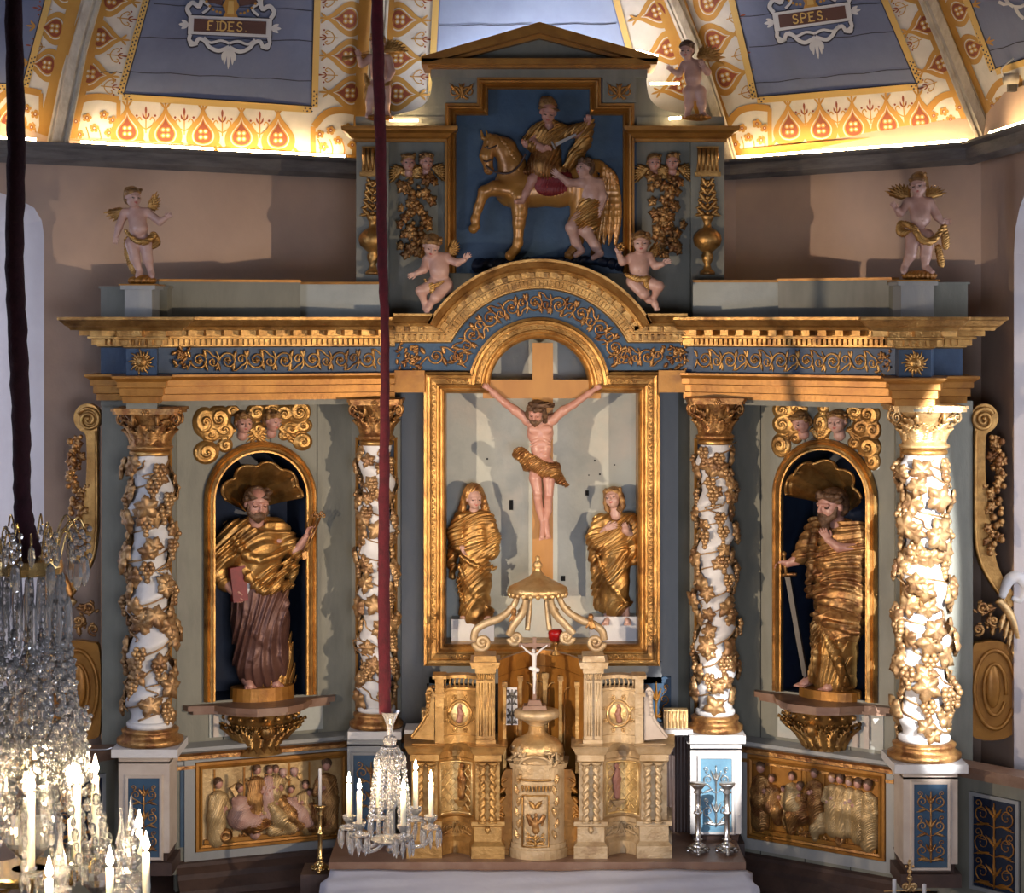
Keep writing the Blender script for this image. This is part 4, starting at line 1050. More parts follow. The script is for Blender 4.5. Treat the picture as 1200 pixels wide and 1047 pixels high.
t = thing('narrow_blue_panel', 'narrow slate blue strip panel between the far left pedestal and the crib relief', 'panel', WL.fn(WL.s_(216), 1.5, 0)); mb = MB(); a, b = WL.s_(211), WL.s_(221); mb.prism([(a, 1.53), (b, 1.53), (b, 1.97), (a, 1.97)], WL.fn, 0, .008); mb.obj('blue_board', [blues], t)
# ---------------------------------------------------------------- centre backboards
t = thing('plank_backing', 'pale grey vertical boards either side of the crucifixion frame', 'panelling', P(632, 860, .02))
for x0, x1 in ((455, 500), (770, 796), (801, 812)):
    mb = MB(); a = P(x0, 462, .02); b = P(x1, 1000, .02); mb.box((a[0], .02, b[2]), (b[0], .05, 4.12)); mb.obj('board', [greyb], t)
mb = MB(); a = P(440, 462, .06); b = P(820, 1000, .06); mb.box((a[0], .06, b[2]), (b[0], .08, 4.1)); mb.obj('rear_board', [blackm], t)
mb = MB(); a = P(497, 775, .015); b = P(775, 800, .015); mb.box((a[0], -.02, b[2]), (b[0], .05, a[2])); mb.obj('ledge_board', [greyb], t)
for x0, x1 in ((503, 530), (752, 786)):
    g = thing('blue_scroll_panel', 'small blue panel with gold scroll ' + ('left of the tabernacle, half hidden' if x0 < 600 else 'right of the tabernacle, above the fluted block'), 'panel', P((x0 + x1) / 2, 845, .0))
    mb = MB(); a = P(x0, 793, .0); b = P(x1, 845, .0); mb.box((a[0], -.02, b[2]), (b[0], .02, a[2])); mb.obj('blue_board', [blues], g)
    mb = MB(); f = pfn(-.022); arabesque(mb, f, (x0 + x1) / 2, 797, 843, x1 - x0, 0, 1, 3); mb.obj('gold_scroll', [goldd], g)

# ---------------------------------------------------------------- crucifixion frame
FR = thing('crucifixion_frame', 'large gilded arched frame around the crucifixion group', 'frame', P(634, 780, -.25))
YF = -.25; ff = pfn(YF)
ac, Ri = (632, 455), 58
inner = [(522, 755), (522, 461), (ac[0] - 57.6, 461)] + [(ac[0] - Ri * math.cos(a), ac[1] - Ri * math.sin(a)) for a in np.linspace(.06, PI - .06, 33)] + [(ac[0] + 57.6, 461), (748, 461), (748, 755)]
mb = MB(); mb.sweep(inner, [(0, -50), (0, 1), (-2, 4), (-4, 2.5), (-6, 2), (-8, 6), (-10, 7), (-11, 5), (-17, 4), (-18, 8), (-21, 9), (-22, 6), (-25, 5), (-25, -30)], ff, True)
mb.obj('frame_moulding', [gold], FR)
def frame_run(a, b, step=4.6):
    mb = MB()
    a = np.array(a, float); b = np.array(b, float); L = np.linalg.norm(b - a); d = (b - a) / L; n = np.array([-d[1], d[0]])
    for i in range(int(L / step)):
        c = a + d * (i + .5) * step; sg = 1 if i % 2 else -1
        bleaf(mb, ff, tuple(c - n * sg * 2), tuple(c + d * 3 + n * sg * 2.6), 3.5, 0, 5); mb.ball(ff(*(c + n * sg * 1.6), 5.6), 1.2 * KP, 0, 5, 3)
    mb.obj('carved_band', [gold], FR)
frame_run((508, 755), (508, 448)); frame_run((762, 448), (762, 755)); frame_run((748, 447), (712, 447)); frame_run((552, 447), (522, 447)); frame_run((522, 769), (748, 769)); mb = MB()
for a in np.linspace(.12, PI - .12, 26):
    r = 72; c = (ac[0] - r * math.cos(a), ac[1] - r * math.sin(a)); bleaf(mb, ff, c, (c[0] + 4 * math.sin(a), c[1] - 4 * math.cos(a)), 4, 0, 5)
mb.obj('carved_band', [gold], FR)
mb = MB()
out = [(515, 762), (515, 455), (573, 455)] + [(ac[0] - 59 * math.cos(a), ac[1] - 59 * math.sin(a)) for a in np.linspace(.02, PI - .02, 33)] + [(691, 455), (755, 455), (755, 762)]
mb.prism(out, pfn(0), -6, 0); mb.obj('pale_panel', [palepan], FR)
mb = MB()
for x, y, w_, h_ in ((599, 592, 2.2, 6), (688, 578, 2, 3), (660, 678, 2.4, 3), (748, 688, 2.5, 1.6), (571, 538, 1, 1), (697, 540, 1, 1), (703, 556, 1, 1), (720, 545, .8, .8), (690, 557, .7, .7)):
    mb = MB(); a = P(x - w_, y - h_, 0); b = P(x + w_, y + h_, 0); mb.box((a[0], -.004, b[2]), (b[0], -.001, a[2])); mb.obj('plug_hole', [blackm], FR)
# white blocks under the two mourners
for x0, x1, y0, y1, lb in ((529, 579, 726, 755, 'pale block under the left mourning figure'), (691, 746, 723, 755, 'pale block under the right mourning figure')):
    mb = MB(); a = P(x0, y0, -.15); b = P(x1, y1 + 2, -.15); mb.box((a[0], -.15, b[2]), (b[0], -.005, a[2])); tag(mb.obj('plinth_block', [white]), lb, 'block')

# ---------------------------------------------------------------- entablature
EN = thing('entablature', 'gold and blue carved entablature spanning the whole altarpiece with its central arch', 'entablature', (.16, -.25, 4.05))
def pxp(px, Y): return (XP(px, Y), Y)
plan = [(XP(118, -.55), .0), pxp(118, -.55), pxp(148, -.55), pxp(148, -.93), pxp(184, -.93), pxp(186, -.66), pxp(455, -.25), pxp(463, -.25)]
planR = [pxp(802, -.25), pxp(812, -.27), pxp(1049, -.95), pxp(1053, -1.30), pxp(1091, -1.30), pxp(1094, -.95), pxp(1128, -.95), (XP(1128, -.95), -.2)]
f3 = lambda u, v, h: np.array([u, v, h])
ARCH = [(.0, 4.05), (.02, 4.05), (.02, 4.085), (.035, 4.09), (.035, 4.13), (.05, 4.135), (.05, 4.165), (.078, 4.185), (.078, 4.197), (0, 4.20)]
CORN = [(0, 4.345), (.018, 4.352), (.018, 4.36), (.03, 4.362), (.03, 4.392), (.062, 4.397), (.062, 4.408), (.05, 4.41), (.05, 4.44), (.14, 4.443), (.15, 4.46), (.165, 4.468), (.19, 4.495), (.20, 4.50), (.20, 4.515), (-.12, 4.515)]
for pp in (plan, planR):
    q = pp[::-1]
    mb = MB(); mb.sweep(q, [(0, 4.196), (0, 4.35)], f3); mb.obj('frieze', [blue], EN)
    mb = MB(); mb.sweep(q, ARCH, f3); mb.obj('architrave', [goldd], EN)
    mb = MB(); mb.sweep(q, CORN, f3); mb.obj('cornice', [gold], EN)
    mb = MB(); mb.sweep(q, [(-.10, 4.05), (.0, 4.02), (.0, 4.052), (-.1, 4.052)], f3); mb.obj('soffit_fascia', [grey], EN)
def dent(mb, A, B, z0, z1, step, w, o0, o1, skip=.0):
    A = np.array(A); B = np.array(B); L = np.linalg.norm(B - A); d = (B - A) / L; n = np.array([d[1], -d[0]]); k = int((L - 2 * skip) / step)
    for i in range(k):
        c = skip + (L - 2 * skip) * (i + .5) / k; v = []
        for z in (z0, z1):
            for a, b in ((-w / 2, o0), (w / 2, o0), (w / 2, o1), (-w / 2, o1)): q = A + d * (c + a) + n * b; v.append((q[0], q[1], z))
        mb.add(v, [(3, 2, 1, 0), (4, 5, 6, 7), (0, 1, 5, 4), (1, 2, 6, 5), (2, 3, 7, 6), (3, 0, 4, 7)])
class Sep:
    def add(s, v, f): MB().add(v, f).obj('modillion', [gold], EN)
mb = MB(); m2 = Sep()
for pp in (plan, planR):
    for i in range(len(pp) - 1):
        if math.dist(pp[i], pp[i + 1]) > .1: dent(mb, pp[i], pp[i + 1], 4.361, 4.394, .030, .019, .02, .055, .01); dent(m2, pp[i], pp[i + 1], 4.412, 4.442, .095, .048, .045, .132, .02)
# centre: straight runs plus concentric arch (pixel plane at Y=-.25)
Rf = 117; dx0 = math.sqrt(Rf * Rf - 54 * 54); a0 = math.atan2(54, dx0)
cpath = [(463, 401)] + [(ac[0] - Rf * math.cos(a), ac[1] - Rf * math.sin(a)) for a in np.linspace(a0, PI - a0, 41)] + [(802, 401)]
K_ = 1 / sc_(YF)
cprof = [(-(z - 4.352) * K_ , o * K_) for o, z in CORN]
m3 = MB(); m3.sweep(cpath, cprof, ff); m3.obj('arched_cornice', [gold], EN)
def pxd(mb, p, d, w, o0, o1, h0, h1):
    n = np.array([d[1], -d[0]]); v = []
    for h in (h0, h1):
        for a, b in ((-w / 2, o0), (w / 2, o0), (w / 2, o1), (-w / 2, o1)): q = p + d * a + n * b; v.append(ff(q[0], q[1], h))
    mb.add(v, [(3, 2, 1, 0), (4, 5, 6, 7), (0, 1, 5, 4), (1, 2, 6, 5), (2, 3, 7, 6), (3, 0, 4, 7)])
for i in range(56):
    a = a0 + .06 + (PI - 2 * a0 - .12) * i / 55; p = np.array([ac[0] - Rf * math.cos(a), ac[1] - Rf * math.sin(a)]); d = np.array([math.sin(a), -math.cos(a)])
    pxd(mb, p, d, 4., 2, 9, 5, 12)
for i in range(17):
    a = a0 + .1 + (PI - 2 * a0 - .2) * i / 16; p = np.array([ac[0] - Rf * math.cos(a), ac[1] - Rf * math.sin(a)]); d = np.array([math.sin(a), -math.cos(a)])
    pxd(m2, p, d, 9.5, 12.5, 19, 9, 27)
for x0, x1 in ((466, 522), (742, 800)):
    for i in range(8): pxd(mb, np.array([x0 + (x1 - x0) * (i + .5) / 8, 401.]), np.array([1., 0.]), 4, 2, 9, 5, 12)
    for i in range(3): pxd(m2, np.array([x0 - 4 + (x1 - x0) * (i + .5) / 3.4, 401.]), np.array([1., 0.]), 9.5, 12.5, 19, 9, 27)
mb.obj('dentil_row', [gold], EN)['kind'] = 'stuff'
mb = MB(); fr = [(463, 400), (531, 400)] + [(ac[0] - 117 * math.cos(a), ac[1] - 117 * math.sin(a)) for a in np.linspace(a0, PI - a0, 33)][1:-1] + [(733, 400), (802, 400), (802, 434), (ac[0] + 80, 434)] + [(ac[0] + 80 * math.cos(a), ac[1] - 80 * math.sin(a)) for a in np.linspace(.27, PI - .27, 25)] + [(ac[0] - 80, 434), (463, 434)]
mb.prism(fr, ff, -20, 0); mb.obj('arched_frieze', [blues], EN)
for x0, x1 in ((463, 498), (771, 802)): mb = MB(); mb.prism([(x0, 434), (x1, 434), (x1, 460), (x0, 460)], ff, -20, 8); mb.prism([(x0, 434), (x1, 434), (x1, 440), (x0, 440)], ff, 8, 13); mb.obj('centre_architrave', [goldd], EN)
# scroll carving
mb = MB(); pa = lambda u, v, h: ff(ac[0] - (100 - v) * math.cos(u / 100), ac[1] - (100 - v) * math.sin(u / 100), h)
scrollrun(mb, pa, 30, 284, 0, 29, 29, 0, 4); scrollrun(mb, ff, 497, 540, 418, 26, 30, 0, 5); scrollrun(mb, ff, 724, 776, 418, 26, 30, 0, 6)
mb.obj('arch_scrollwork', [goldr], EN)
mb = MB(); f = lambda u, v, h: FLn.fn(u * .0047, 4.273 - v * .0047, h * .0047 + .005)
scrollrun(mb, f, FLn.s_(222) / .0047, FLn.s_(452) / .0047, 0, 29, 36, 0, 7); mb.obj('scrollwork', [gold], EN)
mb = MB(); f2 = lambda u, v, h: FRn.fn(u * .0047, 4.273 - v * .0047, h * .0047 + .005)
scrollrun(mb, f2, FRn.s_(818) / .0047, FRn.s_(1030) / .0047, 0, 29, 36, 0, 8); mb.obj('scrollwork', [gold], EN)
for ag in ((ff, 479, 419, 28, 28, 34, 0, 5), (ff, 793, 419, 26, 28, 34, 0, 6), (f, FLn.s_(213) / .0047, 0, 14, 26, 20, 0, 7), (f2, FRn.s_(1038) / .0047, 0, 16, 26, 20, 0, 8)): mb = MB(); cluster(mb, *ag); mb.obj('foliage_boss', [goldr], EN)
for px, Y in ((166, -.93), (1072, -1.30)):       # sunburst faces on the two outer blocks
    mb = MB(); s = sc_(Y); c0 = np.array([XP(px, Y), Y, 4.273]); g = lambda u, v, h: c0 + np.array([u, -h, -v]) * .0047
    for i in range(18):
        a = 2 * PI * i / 18; L = 15.5 if i % 2 else 12; q = cr([(6 * math.cos(a), 6 * math.sin(a)), (10 * math.cos(a + .12), 10 * math.sin(a + .12)), (L * math.cos(a), L * math.sin(a))], 4)
        mb.tube([g(x, y, 2.5 - .1 * k_) for k_, (x, y) in enumerate(q)], [1.9 * KP, 1.5 * KP, .4 * KP], 6)
    mb.lathe([(8, 0), (8.3, 1), (7.5, 3), (4.5, 5), (1.5, 6), (.1, 6.2)], n=18, T=[[.0047, 0, 0, c0[0]], [0, 0, -.0047, c0[1]], [0, .0047, 0, c0[2]], [0, 0, 0, 1]])
    for ex in (-2.6, 2.6): mb.ball(g(ex, -1.5, 5), 1.1 * KP, 0, 6, 4)
    mb.ball(g(0, .6, 6.4), 1.2 * KP, 0, 6, 4); mb.obj('sunburst', [gold], EN)

# ---------------------------------------------------------------- parapets above the entablature
def slab(name, pl, u0, u1, z0, z1, th, m, label, cat='panelling', trim=True):
    t = thing(name, label, cat, pl.fn((pl.s_(u0) + pl.s_(u1)) / 2, z0, 0)); a, b = pl.s_(u0), pl.s_(u1)
    mb = MB(); mb.prism([(a, z0), (b, z0), (b, z1), (a, z1)], pl.fn, -th, 0); mb.obj('board', [m], t)
    if trim: mb = MB(); mb.prism([(a, z1), (b, z1), (b, z1 + .014), (a, z1 + .014)], pl.fn, -th, .015); mb.obj('gilt_edge', [goldd], t)
    return t
zp = 4.515
PL_ = Plane((186, -.50), (352, -.22)); PR_ = Plane((912, -.35), (1046, -.72)); PLc = Plane((352, -.18), (520, -.18)); PRc = Plane((745, -.18), (912, -.25))
slab('parapet_board', PL_, 186, 352, zp, 4.715, .1, grey, 'grey parapet boards on top of the cornice, right of the left angel')
slab('parapet_board', PLc, 352, 447, zp, 4.705, .1, palepan, 'pale parapet boards left of the horseman relief, behind the red rope')
slab('parapet_board', PR_, 912, 1046, zp, 4.72, .1, grey, 'grey parapet boards on top of the cornice, left of the right angel')
slab('parapet_board', PRc, 812, 912, zp, 4.715, .1, palepan, 'pale parapet boards right of the horseman relief')
def apost(px0, px1, Y, ytop, xo0, xo1, Yo, label):
    t = thing('angel_pedestal', label, 'pedestal', (XP((px0 + px1) / 2, Y), Y + .1, zp)); z1 = ZP(ytop, Y)
    mb = MB(); mb.box((XP(px0, Y), Y, zp), (XP(px1, Y), Y + .24, z1 - .03)); mb.box((XP(px0, Y) - .02, Y - .02, z1 - .03), (XP(px1, Y) + .02, Y + .25, z1 - .008)); mb.obj('post', [greyb], t)
    mb = MB(); mb.box((XP(px0, Y) - .028, Y - .028, z1 - .008), (XP(px1, Y) + .028, Y + .26, z1)); mb.obj('gilt_edge', [goldd], t)
    mb = MB(); mb.box((XP(xo0, Yo), Yo, zp), (XP(xo1, Yo), Yo + .3, z1 - .02)); mb.box((XP(xo0, Yo) - .01, Yo - .01, z1 - .02), (XP(xo1, Yo) + .01, Yo + .3, z1 - .008)); mb.obj('rear_post', [grey], t); return t
apost(146, 178, -.88, 333, 118, 196, -.62, 'grey pedestal on the cornice under the standing angel at left')
apost(1056, 1094, -1.18, 328, 1050, 1134, -.92, 'grey pedestal on the cornice under the standing angel at right')

# ---------------------------------------------------------------- attic storey
AT = thing('attic_storey', 'grey upper storey of the altarpiece framing the horseman relief', 'attic', (.16, .0, zp))
YAt = -.02; fa = pfn(YAt)
mb = MB()
body = [(455, 375), (455, 160), (812, 160), (812, 375)]
mb.prism(body, fa, -60, -14); mb.obj('backing_board', [grey], AT)
for x0, x1 in ((418, 456), (809, 848)):
    mb = MB(); mb.prism([(x0, 375), (x1, 375), (x1, 160), (x0, 160)], fa, -60, 8); mb.obj('pilaster', [grey], AT)
for x0, x1 in ((456, 521), (746, 809)):
    mb = MB(); mb.prism([(x0, 375), (x1, 375), (x1, 160), (x0, 160)], fa, -14, -4); mb.obj('side_panel', [grey], AT)
pic = [(534.5, 320), (534.5, 135), (572, 135), (572, 104.5), (691, 104.5), (691, 135), (730, 135), (730, 320)]
mb = MB(); mb.prism([(515, 320), (515, 88), (750, 88), (750, 320)], fa, -20, -6); mb.obj('blue_relief_ground', [blues], AT)
mb = MB(); mb.sweep(pic, [(0, -8), (0, 4), (-1.5, 7), (-3.5, 5), (-5, 4), (-7, 9), (-9, 10), (-10.5, 7), (-13, 7), (-13, -8)], fa); mb.obj('relief_frame', [goldd], AT)
for x0, x1, sg in ((522, 560, 1), (706, 745, -1)):
    mb = MB(); mb.prism([(x0, 121), (x1, 121), (x1, 92), (x0, 92)], fa, -10, 5); mb.obj('corner_block', [grey], AT)
    mb = MB(); fb = pfn(YAt - .025); c = (x0 + x1) / 2
    for k in (-1, 1): curl(mb, fb, (c + k * 8, 108), 8, PI / 2, 1.5, k, 1.3, 0, 1, [(c - k * 3, 98), (c + k * 3, 114)]); bleaf(mb, fb, (c + k * 2, 112), (c + k * 14, 98), 6)
    bleaf(mb, fb, (c, 116), (c, 99), 8); mb.obj('corner_scroll', [goldd], AT)
mb = MB(); mb.prism([(505, 92), (758, 92), (758, 78), (505, 78)], fa, -60, 6); mb.obj('fascia', [grey], AT)
for x0, x1 in ((398, 534), (734, 865)):
    mb = MB(); a, b = (418, 521) if x0 < 600 else (746, 848)
    pth = [(XP(a, 0), .3), (XP(a, 0), YAt - .04), (XP(b, 0), YAt - .04), (XP(b, 0), .1)]
    mb.sweep(pth[::-1], [(0, 5.535), (.012, 5.54), (.012, 5.555), (.03, 5.565), (.045, 5.585), (.075, 5.60), (.08, 5.612), (.08, 5.625), (-.1, 5.625)], f3); mb.obj('side_cornice', [goldd], AT)
    mb = MB(); mb.prism([(x0 + (19 if x0 < 600 else 12), 150), (x1 - (13 if x0 < 600 else 17), 150), (x1 - (13 if x0 < 600 else 17), 137), (x0 + (19 if x0 < 600 else 12), 137)], fa, -40, 5); mb.obj('block_course', [grey], AT)
cvL = cr([(507, 79), (506, 100), (502, 116), (490, 127), (470, 133), (452, 137)], 5)
for sg in (1, -1):
    c = [(x if sg > 0 else 1264 - x, y) for x, y in cvL]; e = 524 if sg > 0 else 740
    mb = MB(); mb.prism(c + [((452 if sg > 0 else 812), 152), (e, 152), (e, 79)], fa, -30, 0); mb.obj('concave_volute_board', [grey], AT)
PD = thing('pediment', 'low triangular gilt pediment crowning the altarpiece', 'pediment', P(632, 80, YAt))
mb = MB()
tri = [(497, 79), (632, 32), (767, 79)]
mb.prism([(515, 78), (632, 36), (750, 78)], fa, -50, 4); mb.obj('tympanum', [grey], PD)
mb = MB(); mb.prism([(495, 79), (768, 79), (768, 72), (495, 72)], fa, -60, 30); mb.prism([(502, 82), (761, 82), (761, 79), (502, 79)], fa, -55, 20); mb.obj('base_cornice', [goldd], PD)
for sg in (-1, 1):
    mb = MB(); q = [(632, 30), (632 + sg * 137, 70), (632 + sg * 137, 76), (632 + sg * 126, 76), (632, 42)]
    mb.prism(q, fa, -60, 30); mb.prism([(632, 42), (632 + sg * 124, 76), (632 + sg * 112, 76), (632, 47)], fa, -55, 16); mb.obj('raking_cornice', [goldd], PD)
for a, b, lb in (((457, 141, -.12), (490, 141, -.12), 'short warm light strip on the attic, below the left curved board'), ((745, 49 + 10, .12), (771, 66, .12), 'short warm light strip behind the right slope of the pediment'), ((784, 139, -.12), (798, 138, -.12), 'very short warm light strip beside the right attic putto'), ((762, 98, .45), (796, 98, .45), 'warm light strip behind the right curved board')):
    led(P(*a), P(*b), lb)
# lip capitals and vases on the attic pilasters
for px in (437, 829):
    t = thing('vase_ornament', 'carved gold vase and leaf drop on the ' + ('left attic pilaster, beside the red rope' if px < 600 else 'right attic pilaster'), 'ornament', P(px, 322, -.1))
    Yv = YAt - .07; g = pfn(YAt - .045); k = sc_(Yv)
    mb = MB(); mb.prism([(px - 13, 206), (px - 13, 200), (px - 11, 178), (px - 13, 172), (px + 13, 172), (px + 11, 178), (px + 13, 200), (px + 13, 206)], g, -3, 4)
    for i in range(5): x = px - 10 + i * 5; mb.tube([g(x, 174, 5), g(x, 184, 7.5), g(x, 194, 6), g(x, 200, 4)], [2.4 * KP, 2.6 * KP, 1.8 * KP, 1.2 * KP], 6)
    mb.prism([(px - 15, 207), (px + 15, 207), (px + 15, 202), (px - 15, 202)], g, -3, 7); mb.obj('console', [gold], t)
    mb = MB()
    for y in range(214, 256, 9):
        w = 7 + (y - 214) * .16
        for sg in (-1, 1): bleaf(mb, g, (px, y + 6), (px + sg * w, y - 6), 8, 0, 3); bleaf(mb, g, (px + sg * w * .3, y), (px + sg * w * 1.2, y + 3), 6, 0, 3)
        mb.ball(g(px, y, 4), 3 * KP, 0, 8, 5)
    mb.obj('leaf_drop', [gold], t)
    mb = MB(); pr = [(r_ * k, (322 - y) * k) for r_, y in ((9, 322), (9, 319), (5, 316), (3.5, 310), (6, 306), (7, 300), (5.5, 296), (9, 293), (15, 288), (17, 281), (15.5, 275), (10, 270), (5, 267), (4, 262), (6, 258), (8, 254), (7, 252))]
    mb.lathe(pr, (XP(px, Yv), Yv, ZP(322, Yv)), 20); mb.obj('vase', [gold], t)

# ---------------------------------------------------------------- side return panels, side dados
for sg in (-1, 1):
    if sg < 0: SPn = Plane((118, -.52), (150, -.52)); x0, x1, nm = 119, 150, 'left'
    else: SPn = Plane((1100, -.90), (1140, -.90)); x0, x1, nm = 1100, 1140, 'right'
    t = thing('return_board', 'flat grey boards beside the outer ' + nm + ' column', 'panelling', SPn.fn(SPn.s_((x0 + x1) / 2), 2.0, 0))
    mb = MB(); mb.prism([(SPn.s_(x0), 1.0), (SPn.s_(x1), 1.0), (SPn.s_(x1), 4.06), (SPn.s_(x0), 4.06)], SPn.fn, -.04, 0); mb.obj('board', [grey], t)
    DP = Plane((40, -.85), (140, -.50)) if sg < 0 else Plane((1118, -.92), (1225, -1.35)); a, b = (40, 142) if sg < 0 else (1112, 1225)
    t = thing('side_dado', 'dark dado with arabesque panel at the far ' + nm + ', below the gold cartouche', 'panelling', DP.fn(DP.s_((a + b) / 2), 1.0, 0)); A, B = DP.s_(a), DP.s_(b)
    mb = MB(); mb.prism([(A, .95), (B, .95), (B, 2.05), (A, 2.05)], DP.fn, -.05, 0); mb.obj('body', [grey], t)
    mb = MB(); mb.prism([(A, 2.05), (B, 2.05), (B, 2.09), (A, 2.09)], DP.fn, -.05, .06); mb.prism([(A, 2.09), (B, 2.09), (B, 2.12), (A, 2.12)], DP.fn, -.05, .10); mb.obj('ledge', [gradw], t)
    mb = MB(); c0, c1 = (DP.s_(62), DP.s_(122)) if sg < 0 else (DP.s_(1138), DP.s_(1196)); zq0, zq1 = 1.45, 1.97
    mb.prism([(c0, zq0), (c1, zq0), (c1, zq1), (c0, zq1)], DP.fn, 0, .008); mb.obj('blue_panel', [navy], t)
    mb = MB(); mb.sweep([(c0, zq0), (c1, zq0), (c1, zq1), (c0, zq1)][::-1], [(0, 0), (0, .02), (-.02, .02), (-.02, 0)], DP.fn, True); mb.obj('panel_moulding', [greyb], t)
    mb = MB(); g = lambda u, v, h: DP.fn(c0 + u * .0047, zq1 - v * .0047, .008 + h * .0047); w_ = (c1 - c0) / .0047
    arabesque(mb, g, w_ / 2, 6, (zq1 - zq0) / .0047 - 6, w_ * .9, 0, 3, 8); mb.obj('arabesque', [goldd], t)
# dark stepped base under everything
mb = MB()
for k, (o, z1) in enumerate(((.10, 1.40), (.2, 1.28), (.3, 1.20))):
    q = [pxp(110, -.75 - o), pxp(205, -.95 - o), pxp(230, -.80 - o), pxp(420, -.50 - o), pxp(860, -.55 - o), pxp(1040, -1.0 - o), pxp(1055, -1.25 - o), pxp(1130, -1.25 - o), (2.62, -1.4 - o), (2.62, -.5), (1.4, .5), (-.9, .5), (-2.2, -.1)]
    mb.prism(q, f3, .95, z1 - .12)
o = mb.obj('stepped_podium', [darkw]); tag(o, 'dark stepped wooden base running under the whole altarpiece', 'base')
# ================================================================== carved figures
FM = [skin, darkp, lipm]; FMP = [skinp, darkp, lipm]
def wingm(mb, fn, b, ang, L, wd, side, m=0, h=-2):
    """feathered wing, root b, pointing ang degrees (image, 0=right, -90=up)"""
    a0 = math.radians(ang)
    for row, (n, l0, l1, off) in enumerate(((7, .75, 1.05, 0), (6, .5, .7, .12), (5, .3, .45, .2))):
        for i in range(n):
            t = i / (n - 1); a = a0 + side * (t - .3) * 1.25; l = L * (l0 + (l1 - l0) * (1 - t))
            s = (b[0] + L * .18 * math.cos(a0) * (1 - t), b[1] + L * .18 * math.sin(a0) * (1 - t))
            A = fn(s[0], s[1], h + row * 1.1); B = fn(s[0] + l * math.cos(a), s[1] + l * math.sin(a), h + row * 1.1); N = fn(s[0], s[1], h + 1) - fn(s[0], s[1], h)
            mb.leaf(A, B - A, N, np.linalg.norm(B - A), wd * L * KP, 1, .05, .3, m, .004)
def putto(name, label, fn, hd, hh, rot, sh, waist, hips, arms, legs, wings=(), sash=None, base=None, group=None, h=.6, loc=None, hairm=hairg, held=None):
    """arms / legs: chains of px points (x,y,w); last arm point = hand tip direction"""
    t = thing(name, label, 'angel statue', fn(*(loc or (waist[0], hips[0][1] + 50))[:2], 0) if loc is None else fn(loc[0], loc[1], 0))
    S = Sculpt(); H = Sculpt(); r = hh * .33
    head(S, H, (*hd, hh * .30), hh, *rot, 0, 'curly', True)
    nk = ((sh[0][0] + sh[1][0]) / 2, (sh[0][1] + sh[1][1]) / 2)
    S.cap((hd[0], hd[1] + hh * .25, hh * .1), (*nk, 0), hh * .20, hh * .22, hh * .12)
    S.cap((*sh[0], 0), (*sh[1], 0), hh * .22, hh * .22, hh * .15)
    ch = (nk[0] * .6 + waist[0] * .4, nk[1] * .6 + waist[1] * .4)
    S.ell((*ch, 1), (hh * .45, hh * .42, hh * .34), 0, hh * .2); S.ell((*waist, 3), (hh * .46, hh * .42, hh * .40), 0, hh * .25)
    S.cap((*hips[0], 0), (*hips[1], 0), hh * .34, hh * .34, hh * .2)
    S.ell((waist[0], waist[1] + hh * .12, 3 + hh * .40), (hh * .04, hh * .04, hh * .05), 0, 1, 0, 's')
    for k, a in enumerate(arms):
        n = len(a); S.chain(a[:3], [hh * .20, hh * .185, hh * .13], hh * .08)
        w, e = np.array(a[2], float), np.array(a[1], float); d = (np.array(a[3], float) - w) if len(a) > 3 else (w - e)
        hand(S, w, d, (0, .3, 1), hh * .48, .3, .22, (1 if k == 0 else -1) * (-1 if d[1] < 0 else 1))
    for a in legs:
        S.chain(a[:3], [hh * .34, hh * .245, hh * .15], hh * .1); f0 = np.array(a[2], float); f1 = np.array(a[3], float)
        S.chain([f0, (f0 + f1) / 2 + [0, 1, 0], f1], [hh * .15, hh * .15, hh * .11], hh * .08)
        d = f1 - f0; d /= np.linalg.norm(d); sd = np.array([-d[1], d[0], 0]) if abs(d[2]) < .8 else np.array([1., 0, 0])
        for q in range(5): S.cap(f1 + sd * (q - 2) * hh * .05, f1 + sd * (q - 2) * hh * .06 + d * hh * (.10 - .012 * abs(q - 1)), hh * .04, hh * .032, .6)
    build_on(S, fn, 'body', FMP, t, h); build_on(H, fn, 'hair', [hairm], t, h)
    if wings:
        for w in wings: mb = MB(); wingm(mb, fn, *w); mb.obj('wing', [gold], t)
    if sash:
        D = Sculpt()
        for pts, rs in sash: D.chain(pts, rs, 2.5, 0, .6, 4)
        D.disp(folds(.7, 5, 60, 2, 9)); build_on(D, fn, 'sash', [gold], t, h)
    if base:
        x0, x1, y0, y1 = base; D = Sculpt(); D.ell(((x0 + x1) / 2, (y0 + y1) / 2 + 1, 2), ((x1 - x0) / 2, (y1 - y0) / 2 + 1.5, 12), 0, 2)
        D.disp(folds(.8, 9, 20, 3, 9)); build_on(D, fn, 'rock_base', [goldd], t, .8)
    if held:
        mb = MB(); held(mb, fn); mb.obj('held_object', [gold], t)
    return t
fnp = lambda Y: pfn(Y)
